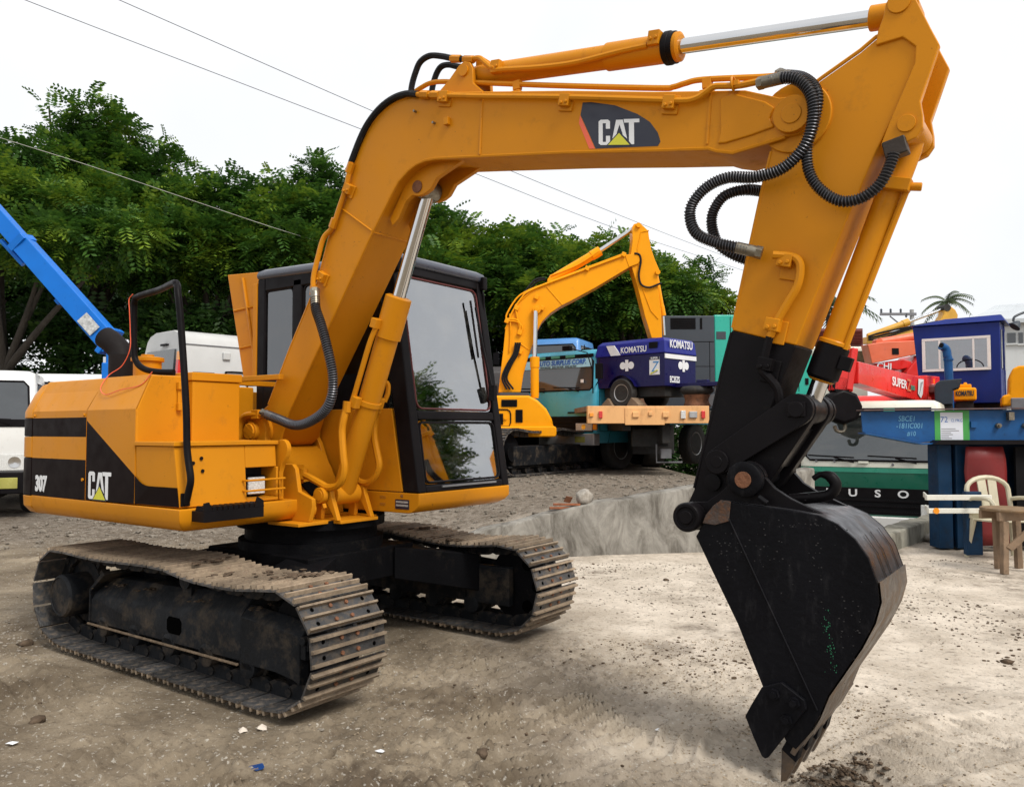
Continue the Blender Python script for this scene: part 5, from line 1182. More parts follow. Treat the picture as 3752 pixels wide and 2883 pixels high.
# ================================================================== THE YARD BEHIND
def site(name, label, cat, s, d, z=None, yaw=0.0, group=None):
    p = S(s, d)
    return empty(name, label, cat, (p.x, p.y, gz(p) if z is None else z), SITE + rad(yaw), group)
def spx(x, y, d):
    """photo point -> (s, z) on the upright plane at distance d"""
    p = at(x, y, d); r = p - Vector((EYE.x, EYE.y, 0)); return r.dot(RS), p.z
M_win = paint('dark_windscreen', (0.035, 0.04, 0.045), 0.06, var=0.1, bump=0, coat=0.5, spec=0.8, rvar=0.03)
M_cyan = paint('cyan_paint', (0.05, 0.36, 0.50), 0.35, var=0.06, dirt=0.15, dirtcol=(0.10, 0.25, 0.27), scale=2, coat=0.2, bump=0.02)
M_lblue = paint('pale_blue_paint', (0.10, 0.28, 0.62), 0.35, var=0.06, dirt=0.1, dirtcol=(0.2, 0.25, 0.3), scale=2, coat=0.2, bump=0.02)
M_navy = paint('royal_blue_paint', (0.006, 0.011, 0.19), 0.35, var=0.1, scale=2, spec=0.3, bump=0.02)
M_navy2 = paint('indigo_paint', (0.004, 0.003, 0.06), 0.35, var=0.1, scale=2, spec=0.3, bump=0.02)
M_blue = paint('crane_blue_paint', (0.004, 0.145, 0.56), 0.38, var=0.08, dirt=0.1, dirtcol=(0.01, 0.07, 0.25), scale=2.5, spec=0.25, bump=0.02)
M_beam = paint('beam_blue_paint', (0.006, 0.070, 0.215), 0.45, var=0.15, dirt=0.2, dirtcol=(0.008, 0.03, 0.08), scale=4, bump=0.08, spec=0.3)
M_peach = paint('peach_paint', (0.76, 0.41, 0.165), 0.5, var=0.08, dirt=0.25, dirtcol=(0.24, 0.085, 0.03), scale=3, dscale=5, streak=0.35, bump=0.08)
M_slate = paint('slate_paint', (0.035, 0.045, 0.058), 0.5, var=0.1, dirt=0.1, dirtcol=(0.07, 0.07, 0.07), scale=2, bump=0.03)
M_teal = paint('teal_paint', (0.012, 0.40, 0.30), 0.35, var=0.07, dirt=0.1, dirtcol=(0.05, 0.2, 0.16), scale=2, coat=0.2, bump=0.03)
M_green = paint('dark_green_paint', (0.006, 0.115, 0.070), 0.35, var=0.1, scale=2, coat=0.3, bump=0.02)
M_lgreen = paint('sea_green_paint', (0.03, 0.27, 0.18), 0.35, var=0.08, scale=2, coat=0.3, bump=0.02)
M_cream = paint('cream_paint', (0.72, 0.72, 0.62), 0.35, var=0.05, dirt=0.1, dirtcol=(0.42, 0.40, 0.32), scale=2, coat=0.2, bump=0.02)
M_red = paint('crane_red_paint', (0.72, 0.022, 0.018), 0.35, var=0.08, dirt=0.08, dirtcol=(0.3, 0.02, 0.02), scale=2, coat=0.2, bump=0.02)
M_salm = paint('salmon_paint', (0.70, 0.145, 0.065), 0.42, var=0.1, dirt=0.15, dirtcol=(0.38, 0.10, 0.06), scale=2, bump=0.03)
M_maroon = paint('maroon_paint', (0.13, 0.028, 0.022), 0.5, var=0.15, dirt=0.2, dirtcol=(0.07, 0.03, 0.025), scale=3, bump=0.05)
M_roof = paint('metal_roofing', (0.50, 0.53, 0.55), 0.45, var=0.08, dirt=0.15, dirtcol=(0.30, 0.30, 0.29), scale=0.5, bump=0.02)
M_wall = paint('white_wall', (0.62, 0.64, 0.64), 0.8, var=0.08, dirt=0.2, dirtcol=(0.4, 0.4, 0.38), scale=0.8, bump=0.05)
M_bark = paint('tree_bark', (0.045, 0.036, 0.028), 0.95, var=0.35, dirt=0.3, dirtcol=(0.09, 0.08, 0.065), scale=6, bump=0.9, bscale=25, streak=0.3)
M_wood = paint('weathered_wood', (0.20, 0.135, 0.085), 0.85, var=0.3, dirt=0.25, dirtcol=(0.10, 0.065, 0.045), scale=6, bump=0.4, bscale=40)
M_darkv = paint('dark_void', (0.008, 0.008, 0.009), 0.8, var=0.2, bump=0.1, spec=0.1)
M_chassis = paint('chassis_black', (0.018, 0.017, 0.016), 0.75, var=0.3, dirt=0.25, dirtcol=(0.05, 0.042, 0.034), scale=4, bump=0.2)
M_silver = paint('silver_steel', (0.42, 0.42, 0.42), 0.4, metal=0.5, var=0.15, dirt=0.2, dirtcol=(0.25, 0.22, 0.18), scale=5, bump=0.05)
M_olens = paint('fog_lens', (0.35, 0.33, 0.08), 0.2, var=0.2, bump=0.1, coat=0.4)

def wheel(parent, c, ax, R, w, rim=M_silver, hub=0.56):
    ax = Vector(ax).normalized(); c = Vector(c)
    t = MB(); t.lathe([(R * hub, -w / 2 * 0.8), (R * 0.90, -w / 2), (R * 0.98, -w / 2 * 0.8), (R, -w / 2 * 0.4), (R, w / 2 * 0.4), (R * 0.98, w / 2 * 0.8), (R * 0.90, w / 2), (R * hub, w / 2 * 0.8)], c, ax, 30)
    o = t.build('wheel', M_tyre, parent, angle=50)
    r = MB(); r.lathe([(0.0, w * 0.34), (R * 0.12, w * 0.34), (R * 0.14, w * 0.22), (R * 0.34, w * 0.16), (R * 0.44, w * 0.30), (R * hub, w * 0.44), (R * hub, -w * 0.4), (0.0, -w * 0.3)], c, ax, 30)
    u = ax.orthogonal().normalized(); v = ax.cross(u)
    for k in range(8):
        a = 2 * PI * k / 8; bolt(r, c + (u * math.cos(a) + v * math.sin(a)) * R * 0.22 + ax * w * 0.2, ax, R * 0.035, w * 0.07)
    for k in range(6):
        a = 2 * PI * k / 6 + 0.2; p = c + (u * math.cos(a) + v * math.sin(a)) * R * 0.40 + ax * w * 0.235; r.tube([p, p + ax * 0.012], R * 0.05, 8, 1)
    r.build('rim', [rim, M_darkv], o, angle=35)
    return o
def cabover(E, W, H, L, zw, z_b, body, lower=None, zsplit=None, grille=None, lean=0.18, win_top=0.14, lamps=None, bumper=None, band=None, wheels=True, wheel_r=0.46, wheel_y=0.85, win_mat=None, wipers=2, zband=None):
    """cab-over truck cab; front face at y=0 looking along -y, x to the right, ground at z=0"""
    h = W / 2; low = lower or body
    t = MB(); zs = zsplit or zw
    def ring(z, f, inx):
        r = 0.10; o = []
        for cx, cy, a0 in ((h - inx - r, f + r, -90), (h - inx - r, L - r, 0), (-h + inx + r, L - r, 90), (-h + inx + r, f + r, 180)):
            for k in range(4):
                a = rad(a0 + 30 * k); o.append((cx + r * math.cos(a), cy + r * math.sin(a), z))
        return o
    fz = lambda z: max(0.0, (z - zw)) / (H - zw) * lean
    t.loft([ring(z_b, 0.03, 0.02), ring(z_b + 0.05, 0.0, 0.0), ring(zs - 0.001, fz(zs), 0.0)], 1)
    t.loft([ring(zs, fz(zs), 0.0), ring(zw, fz(zw), 0.0), ring(H - 0.16, fz(H - 0.16), 0.06), ring(H - 0.05, lean + 0.02, 0.08), ring(H - 0.01, lean + 0.09, 0.16), ring(H, lean + 0.2, 0.3)], 0)
    body_o = t.build('cab_body', [body, low], E, angle=40)
    e = 0.006
    wt = H - win_top - 0.05
    def fr(x, z, dy=e): return (x, fz(z) - dy, z)
    g = MB(); x0, x1 = -h + 0.10, h - 0.10; xt0, xt1 = -h + 0.15, h - 0.15
    o = [fr(x0 + 0.06, zw + 0.05), fr(x1 - 0.06, zw + 0.05), fr(x1, zw + 0.11), fr(xt1, wt - 0.08), fr(xt1 - 0.07, wt), fr(xt0 + 0.07, wt), fr(xt0, wt - 0.08), fr(x0, zw + 0.11)]
    g.add(o + [(p[0], p[1] + 0.02, p[2]) for p in o], [tuple(range(8)), tuple(range(15, 7, -1))] + [(i, (i + 1) % 8, (i + 1) % 8 + 8, i + 8) for i in range(8)])
    g.build('windscreen', win_mat or M_win, E, smooth=False)
    s_ = MB(); s_.tube(o + [o[0], o[1]], 0.018, 6); s_.build('windscreen_seal', M_blk, E)
    for sx in (-1, 1):
        zt = wt - 0.02
        def sd(y, z): return (sx * (h + e - 0.06 * max(0, z - zw) / (H - 0.16 - zw)), y, z)
        g = MB(); o = [sd(0.18 + fz(zw), zw + 0.06), sd(L - 0.25, zw + 0.06), sd(L - 0.25, zt), sd(0.18 + fz(zt), zt)]
        g.add(o + [(p[0] - sx * 0.02, p[1], p[2]) for p in o], [(0, 1, 2, 3), (7, 6, 5, 4), (0, 4, 5, 1), (1, 5, 6, 2), (2, 6, 7, 3), (3, 7, 4, 0)]); g.build('side_window', M_win, E, smooth=False)
        d_ = MB(); d_.tube([sd(0.12, zw + 0.02), sd(0.12, z_b + 0.25), sd(L - 0.2, z_b + 0.25), sd(L - 0.2, zt + 0.03)], 0.006, 4); d_.build('door_gap', M_darkv, E)
        d_ = MB(); d_.bx(sx * h - 0.01, sx * h + sx * 0.035, L - 0.45, L - 0.3, zw - 0.12, zw - 0.08); d_.build('door_handle', M_blk, E)
        m_ = MB(); m_.tube([(sx * (h - 0.05), 0.08, zw + 0.15), (sx * (h + 0.16), -0.12, zw + 0.25), (sx * (h + 0.18), -0.14, zw + 0.7)], 0.014, 6); m_.box((sx * (h + 0.18), -0.15, zw + 0.42), (0.16, 0.06, 0.32)); m_.build('wing_mirror', M_blk, E, 0.01)
    for k in range(wipers):
        xx = -h * 0.55 + k * (W * 0.42); w_ = MB(); w_.tube([fr(xx + 0.35, zw + 0.02, 0.03), fr(xx + 0.05, zw + 0.10, 0.035)], 0.012, 5); w_.tube([fr(xx - 0.35, zw + 0.13, 0.03), fr(xx + 0.35, zw + 0.10, 0.03)], 0.010, 5); w_.build('wiper', M_blk, E)
    if band:
        zb0, zb1, m = band; b_ = MB(); b_.bx(-h + 0.06, h - 0.06, -0.012, 0.02, zb0, zb1); b_.build('front_band', m, E, 0.004)
    if grille:
        z0, z1 = grille; b_ = MB(); b_.bx(-h + 0.08, h - 0.08, -0.010, 0.02, z0, z1); gr = b_.build('grille', M_darkv, E)
        n = max(2, int((z1 - z0) / 0.07))
        for k in range(n):
            b_ = MB(); z = z0 + (k + 0.5) * (z1 - z0) / n; b_.bx(-h + 0.25, h - 0.25, -0.022, -0.009, z - 0.012, z + 0.012); b_.build('grille_slat', M_blk, gr)
    if lamps:
        z0, z1, lx, lw = lamps
        for sx in (-1, 1):
            b_ = MB(); b_.box((sx * lx, -0.015, (z0 + z1) / 2), (lw, 0.04, z1 - z0)); l = b_.build('headlight', M_lens, E, 0.012)
            b_ = MB(); b_.lathe([(0.0, 0.0), ((z1 - z0) * 0.34, 0.004), ((z1 - z0) * 0.36, -0.012)], (sx * lx, -0.038, (z0 + z1) / 2), (0, -1, 0), 16); b_.build('bulb_reflector', M_chrome, l)
            b_ = MB(); b_.box((sx * (lx + lw / 2 + 0.07 if lx + lw / 2 + 0.14 < h + 0.02 else h - 0.02), -0.012, (z0 + z1) / 2), (0.10, 0.05, (z1 - z0) * 0.8)); b_.build('indicator', M_amber, l, 0.01)
    if bumper:
        z0, z1, m = bumper; b_ = MB(); b_.bx(-h - 0.01, h + 0.01, -0.10, 0.12, z0, z1); bo = b_.build('bumper', m, E, 0.02)
        for sx in (-1, 1):
            b_ = MB(); b_.box((sx * (h - 0.35), -0.102, (z0 + z1) / 2), (0.26, 0.02, (z1 - z0) * 0.5)); b_.build('fog_lamp', M_olens, bo, 0.006)
    ch = MB(); ch.bx(-0.45, 0.45, 0.15, L + 2.6, z_b - 0.15, z_b + 0.12); ch.build('chassis', M_chassis, E)
    if wheels:
        for sx in (-1, 1): wheel(E, (sx * (h - 0.16), wheel_y, wheel_r), (sx, 0, 0), wheel_r, 0.26)
        ar = MB()
        for sx in (-1, 1): ar.loft([[(sx * (h + 0.01), wheel_y + (wheel_r + 0.09) * math.cos(a), wheel_r + (wheel_r + 0.09) * math.sin(a)), (sx * (h - 0.25), wheel_y + (wheel_r + 0.09) * math.cos(a), wheel_r + (wheel_r + 0.09) * math.sin(a))] for a in np.linspace(rad(8), rad(172), 14)], 0, False, False)
        ar.build('wheel_arch', M_blk, E)
    return body_o

# ---- white trucks and van on the left
E = site('parked_truck', 'white cab-over truck at the left edge, its front lamp beside the excavator tail', 'truck', -8.42, 12.4, 0.0, 24)
cabover(E, 1.95, 2.32, 1.65, 1.42, 0.42, M_white, lean=0.42, grille=(0.72, 0.98), lamps=(0.72, 0.98, 0.70, 0.42), bumper=(0.36, 0.70, M_blk), band=(1.40, 1.52, M_blk), wheel_r=0.40, wheel_y=1.0)
t_ = MB(); t_.bx(-1.0, 1.0, 1.85, 5.2, 0.75, 1.15); t_.build('cargo_bed', M_white, E, 0.02)
for y in (4.1,):
    for sx in (-1, 1): wheel(E, (sx * 0.78, y, 0.40), (sx, 0, 0), 0.40, 0.24)
E = site('parked_truck', 'second white cab-over truck, roof showing behind the excavator tail', 'truck', -8.45, 15.6, 0.0, 12)
cabover(E, 2.0, 2.45, 1.7, 1.60, 0.42, M_white, grille=(0.8, 1.05), lamps=(0.78, 1.0, 0.72, 0.4), bumper=(0.4, 0.74, M_blk), wheel_r=0.40, wheel_y=1.0)
t_ = MB(); t_.bx(-1.0, 1.0, 1.9, 5.4, 0.8, 2.35); t_.build('cargo_box', M_white, E, 0.03)
for sx in (-1, 1): wheel(E, (sx * 0.8, 4.2, 0.40), (sx, 0, 0), 0.40, 0.24)
# van seen from its rear corner, loaded on a low flatbed
c_s, c_z = spx(656, 1300, 16.0)
M_van = paint('van_white', (0.50, 0.50, 0.49), 0.4, var=0.05, dirt=0.12, dirtcol=(0.35, 0.33, 0.29), scale=2, bump=0.02)
pv = S(c_s, 16.0)
EFb = empty('flatbed_trailer', 'low flatbed under the white van behind the engine hood', 'trailer', (pv.x, pv.y, gz(pv)), SITE + rad(49))
t_ = MB(); t_.bx(-0.3, 5.0, -0.15, 1.9, 0.85, 1.07); t_.build('deck', M_chassis, EFb, 0.01)
for x in (0.8, 4.0):
    for y, a_ in ((0.1, -1), (1.65, 1)): wheel(EFb, (x, y, 0.42), (0, a_, 0), 0.42, 0.24, M_chassis)
E = empty('white_van', 'white van with red and amber tail lamp, seen behind the excavator engine hood', 'van', (pv.x, pv.y, gz(pv) + 1.075), SITE + rad(49))
t_ = MB(); Lv, Wv, Hv = 4.4, 1.70, 2.3
prof_v = [(0.0, 0.35), (0.0, 1.25), (0.05, 1.90), (0.11, 2.12), (0.22, 2.23), (0.45, 2.30), (Wv - 0.45, 2.30), (Wv - 0.22, 2.23), (Wv - 0.11, 2.12), (Wv - 0.05, 1.90), (Wv, 1.25), (Wv, 0.35)]
rings = []
for x, k in ((0.0, 1.0), (0.02, 1.0), (Lv - 1.2, 1.0), (Lv - 0.7, 0.75), (Lv, 0.42)):
    rings.append([(x + (0.10 * max(0, z - 1.2) if x < 0.1 else 0), y, 0.35 + (z - 0.35) * k) for y, z in prof_v])
t_.loft(rings); t_.build('van_body', M_van, E, 0.03, 2)
def vpane(name, pts, mat, par=E): return pane(name, pts, mat, par, (0.01, 0, 0))
pane('rear_window', [(0.015, 0.22, 1.42), (0.015, Wv - 0.22, 1.42), (0.065, Wv - 0.25, 1.90), (0.065, 0.25, 1.90)], M_win, E, (-0.035, 0, 0))
t_ = MB(); t_.box((0.03, 0.045, 1.58), (0.10, 0.11, 0.50), ry=0.08, mat=0); tl = t_.build('tail_lamp', M_redl, E, 0.01)
t_ = MB(); t_.box((0.045, 0.04, 1.745), (0.105, 0.12, 0.18), ry=0.08); t_.build('amber_section', M_amber, tl, 0.01)
t_ = MB(); t_.bx(0.95, 1.12, -0.012, 0.06, 1.72, 1.88); t_.build('fuel_flap', M_van, E, 0.02)
t_ = MB(); t_.bx(0.30, 0.75, -0.015, 0.03, 1.34, 1.44); t_.build('side_vent', M_darkv, E)
t_ = MB(); t_.tube(spline([(1.0, -0.01, 1.10), (1.0, -0.01, 1.42), (1.05, -0.01, 1.47), (1.45, -0.01, 1.47), (1.5, -0.01, 1.42), (1.5, -0.01, 1.10)], 4), 0.018, 6); t_.build('window_frame', M_blk, E)
t_ = MB(); t_.tube([(0.10, 0.06, 2.0), (Lv - 1.25, 0.06, 2.0)], 0.012, 4); t_.build('roof_seam', M_grey, E)
t_ = MB(); t_.bx(0.02, 0.10, 0.6, 0.85, 1.99, 2.03); t_.build('brake_lamp', M_blk, E)
t_ = MB(); t_.bx(-0.12, 0.06, 0.02, Wv - 0.02, 0.38, 0.60); t_.build('rear_bumper', M_grey, E, 0.03)
for x in (0.95, 3.5):
    for y, a in ((0.12, -1), (Wv - 0.12, 1)): wheel(E, (x, y, 0.33), (0, a, 0), 0.33, 0.2)

# ---- blue crane boom on the left
dC = 14.0
p1, p2 = at(40, 845, dC), at(418, 1270, dC)
E = empty('crane_boom', 'bright blue crane boom slanting up out of the left edge before the trees', 'crane', (p2.x, p2.y, 0), SITE)
def loc(E, p): return E.matrix_world.inverted() @ Vector(p)
bpy.context.view_layer.update()
a, b = loc(E, p2), loc(E, p1); dv = (b - a).normalized(); up_ = Vector((dv.z, 0, -dv.x)); up_ = up_ if up_.z > 0 else -up_
def beam(E, a, b, hw, hh, th, mat, name, dep=0.0):
    t = MB(); a, b = Vector(a), Vector(b); d = (b - a).normalized(); u = Vector((0, 0, 1)); u = (u - d * u.dot(d)).normalized(); s = d.cross(u)
    t.hexa([a + s * x * hw + u * z * hh for x, z in ((-1, -1), (1, -1), (1, 1), (-1, 1))] + [b + s * x * hw * th + u * z * hh * th for x, z in ((-1, -1), (1, -1), (1, 1), (-1, 1))], 0)
    return t.build(name, mat, E, 0.015)
far_b = b + dv * 1.2
bo_ = beam(E, a, b + dv * -0.25, 0.15, 0.175, 0.9, M_blue, 'outer_boom'); beam(E, b - dv * 0.3, far_b, 0.115, 0.138, 1.0, M_blue, 'inner_boom')
t_ = MB(); t_.tube([b - dv * 0.36, b - dv * 0.24], 0.23, 4); t_.build('boom_collar', M_blue, E)
t_ = MB(); t_.box(a + dv * 0.12, (0.10, 0.36, 0.5), ry=0.6); t_.box(a - dv * 0.02 + Vector((0.03, 0, -0.16)), (0.18, 0.38, 0.30)); t_.build('boom_foot', M_blue, E, 0.02)
t_ = MB(); t_.cyl((a.x - 0.14, 0, 1.75), (a.x - 0.14, 0, a.z - 0.18), 0.042); t_.build('ram_rod', M_chrome, E)
t_ = MB(); t_.cyl((a.x - 0.14, 0, 0.75), (a.x - 0.14, 0, 1.78), 0.075); t_.box((a.x + 0.1, 0, 1.35), (0.42, 0.42, 2.3)); t_.box((a.x + 0.05, 0, 0.35), (0.9, 0.9, 0.70)); t_.build('crane_column', M_blue, E, 0.02)
t_ = MB(); q_ = a + dv * 0.52 - up_ * 0.02; t_.box(q_ + Vector((0, -0.175, 0)), (0.34, 0.008, 0.22), ry=math.atan2(-dv.z, dv.x)); t_.build('data_plate', paint('plate_grey2', (0.45, 0.46, 0.46), 0.5, var=0.4, scale=25, bump=0), E)
t_ = MB(); t_.tube([b - dv * 0.02 - up_ * 0.24, b - dv * 0.6 - up_ * 0.23], 0.045, 8); t_.build('side_bracket', M_blue, E)
t_ = MB(); t_.tube([b + dv * -1.55 - up_ * 0.20, b + dv * -1.45 - up_ * 0.20], 0.05, 4); t_.build('side_bracket', M_blue, E)

# ---- bright yellow excavator in the middle distance
dE = 16.8
Z1 = lambda x, y, d=dE: spx(1750 + 0.35714 * x, 800 + 0.35714 * y, d)
Z2 = lambda x, y, d=dE: spx(1750 + 0.43438 * x, 1200 + 0.43438 * y, d)
s0 = 0.0
EY = site('excavator', 'bright yellow crawler excavator with folded boom beyond the concrete wall', 'excavator', s0, dE, 0.0)
gE = gz(S(0.3, 16))
bo2 = [(215, 1790), (240, 1560), (265, 1350), (285, 1150), (320, 1030), (390, 900), (480, 805), (560, 755), (700, 698), (1000, 580), (1490, 398), (1590, 390), (1640, 410), (1652, 450), (1630, 490), (1550, 520), (1200, 730), (960, 860), (850, 915), (740, 990), (660, 1070), (610, 1160), (565, 1290), (520, 1420), (470, 1600), (440, 1790)]
t_ = MB(); t_.prism([Z1(*p) for p in bo2], 'Y', -0.24, 0.24); yb = t_.build('boom', M_yel2, EY, 0.012)
t_ = MB(); L = [Z1(*p) for p in ((285, 1150), (390, 905), (560, 760), (1000, 586), (1490, 404))]; t_.tube([(x, -0.245, z) for x, z in L], 0.016, 6); t_.build('edge_lip', M_yel2, yb)
for p, q in (((700, 720), (860, 905)), ((440, 1300), (525, 1360)), ((1500, 405), (1540, 520))):
    t_ = MB(); a, b = Z1(*p), Z1(*q); t_.tube([(a[0], -0.242, a[1]), (b[0], -0.242, b[1])], 0.012, 6); t_.build('weld_seam', M_yel2, yb)
st2 = [(1572, 110), (1590, 82), (1630, 72), (1665, 85), (1735, 150), (1742, 210), (1762, 330), (1800, 440), (1843, 540), (1848, 575), (1822, 625), (1868, 1000), (1875, 1240), (1768, 1240), (1700, 1020), (1620, 700), (1572, 540), (1556, 400), (1575, 250)]
t_ = MB(); t_.prism([Z1(*p) for p in st2], 'Y', -0.20, 0.20); ys2 = t_.build('stick', M_yel2, EY, 0.012)
t_ = MB(); L = [Z1(*p) for p in ((1740, 150), (1660, 165), (1625, 330), (1640, 640), (1760, 960), (1835, 1045))]; t_.tube([(x, -0.205, z) for x, z in spline([(p[0], 0, p[1]) for p in L], 4) and L], 0.012, 6); t_.build('weld_seam', M_yel2, ys2)
for p, r in (((1632, 100), 0.05), ((1828, 575), 0.05), ((735, 655), 0.05)):
    a = Z1(*p); t_ = MB(); t_.cyl((a[0], -0.26, a[1]), (a[0], 0.26, a[1]), r, n=14); t_.build('pin', M_yel2, EY)
a = Z1(600, 960); t_ = MB(); t_.cyl((a[0], -0.36, a[1]), (a[0], 0.36, a[1]), 0.085, n=18); t_.cyl((a[0], -0.38, a[1]), (a[0], -0.36, a[1]), 0.05, n=14); t_.build('ram_boss', M_yel2, yb, 0.006)
def ram(E, base, gl, rod, rb, rr, y=0.0, mat=M_yel2):
    (bx_, bz_), (gx, gz_), (rx, rz) = base, gl, rod; c, _ = Vector((bx_, y, bz_)), 0; g = Vector((gx, y, gz_)); r = Vector((rx, y, rz)); d = (g - c).normalized(); L = (g - c).length
    t = MB(); t.lathe([(rb * 0.9, 0), (rb, 0.05), (rb, L - 0.22), (rb * 1.14, L - 0.21), (rb * 1.14, L), (rr, L + 0.01)], c, d, 20); o = t.build('ram_cylinder', mat, E, angle=30)
    k = MB(); k.cyl(g - d * 0.05, r, rr, n=14); k.build('chrome_rod', M_chrome, o); return o
ram(EY, Z1(750, 635), Z1(1255, 335), Z1(1600, 105), 0.092, 0.048)
ram(EY, Z2(478, 600), Z2(478, 262), Z1(590, 975), 0.085, 0.046, -0.34)
ram(EY, Z1(1830, 590), Z1(1905, 1000), Z1(1915, 1200), 0.05, 0.03)
def hose2(pts, r, m, y=-0.27, fn=Z1): 
    t = MB(); t.tube(spline([(fn(p[0], p[1])[0], y, fn(p[0], p[1])[1]) for p in pts], 6), r, 7)
    return t.build('hydraulic_hose', m, EY)
for off in (0, 22, 44):
    hose2([(390 + off, 1290), (370 + off * .9, 1400), (300 + off, 1520), (255 + off, 1650), (300 + off * 1.5, 1760)], 0.022, M_rubber, -0.30)
hose2([(1590, 385), (1640, 400), (1655, 470), (1635, 600), (1660, 700), (1740, 730), (1840, 695), (1865, 690)], 0.022, M_rubber, -0.24)
hose2([(480, 770), (540, 690), (600, 635), (690, 620)], 0.022, M_rubber, -0.1); hose2([(520, 770), (560, 700), (620, 645), (700, 630)], 0.022, M_rubber, 0.0)
hose2([(300, 1070), (300, 1000), (400, 840), (520, 760), (700, 690), (1100, 535), (1500, 385)], 0.018, M_yel2, -0.25); hose2([(330, 1060), (350, 990), (440, 850), (560, 752), (1100, 548), (1480, 408)], 0.018, M_yel2, -0.27)
hose2([(290, 1070), (400, 1080), (455, 1130), (440, 1200)], 0.018, M_yel2, -0.28); hose2([(300, 1050), (400, 1060), (435, 1120), (410, 1200)], 0.018, M_yel2, -0.28); hose2([(390, 960), (420, 1100), (450, 1200)], 0.018, M_yel2, -0.27)
hose2([(330, 1000), (340, 1200), (330, 1380)], 0.016, M_yel2, -0.27); hose2([(740, 600), (900, 540), (1050, 470), (1240, 345)], 0.016, M_yel2, -0.1)
for p in ((400, 940), (1110, 540), (1480, 400), (300, 1070), (430, 1190), (600, 830), (655, 940), (435, 1380)):
    a = Z1(*p); t_ = MB(); t_.box((a[0], -0.27, a[1]), (0.09, 0.06, 0.09), ry=0.4); t_.build('pipe_clamp', M_yel2, yb, 0.008)
# house
hs = [(-620, 925), (-620, 575), (430, 572), (505, 612), (580, 685), (625, 770), (642, 835), (642, 835), (642, 925)]
dH = dE - 0.9
H2 = lambda x, y: Z2(x, y, dH)
t_ = MB(); t_.prism([H2(*p) for p in hs], 'Y', -0.9, 1.0); yh = t_.build('house', M_yel2, EY, 0.05, 3)
t_ = MB(); t_.prism([H2(*p) for p in ((-630, 925), (-630, 838), (655, 832), (664, 850), (664, 900), (655, 922))], 'Y', -0.96, 1.06); t_.build('house_skirt', M_yel2, EY, 0.03, 2)
t_ = MB(); t_.prism([H2(*p) for p in ((180, 572), (185, 545), (430, 545), (445, 572))], 'Y', -0.7, 0.4); t_.build('top_hatch', M_slate, yh, 0.01)
def vent(x0, y0, x1, y1, par, nx=7, ny=4):
    a, b = H2(x0, y0), H2(x1, y1); t = MB(); t.bx(a[0], b[0], -0.915, -0.89, b[1], a[1]); o = t.build('vent_grille', M_darkv, par, 0.006)
    for k in range(1, nx): t = MB(); x = a[0] + (b[0] - a[0]) * k / nx; t.bx(x - 0.006, x + 0.006, -0.922, -0.915, b[1], a[1]); t.build('grille_bar', M_blk, o)
    for k in range(1, ny): t = MB(); z = b[1] + (a[1] - b[1]) * k / ny; t.bx(a[0], b[0], -0.924, -0.9155, z - 0.005, z + 0.005); t.build('grille_bar', M_blk, o)
vent(200, 608, 333, 668, yh); vent(320, 692, 380, 800, yh, 4, 6); vent(150, 725, 215, 818, yh, 4, 6)
t_ = MB(); L = [H2(*p) for p in ((120, 690), (250, 692), (270, 705), (278, 730), (278, 800), (265, 835), (120, 835))]; t_.tube([(x, -0.905, z) for x, z in L], 0.014, 6); t_.build('hatch_seam', M_darkv, yh)
t_ = MB(); a = H2(235, 765); t_.cyl((a[0], -0.93, a[1]), (a[0], -0.88, a[1]), 0.03, n=14); t_.build('hatch_lock', M_yel2, yh)
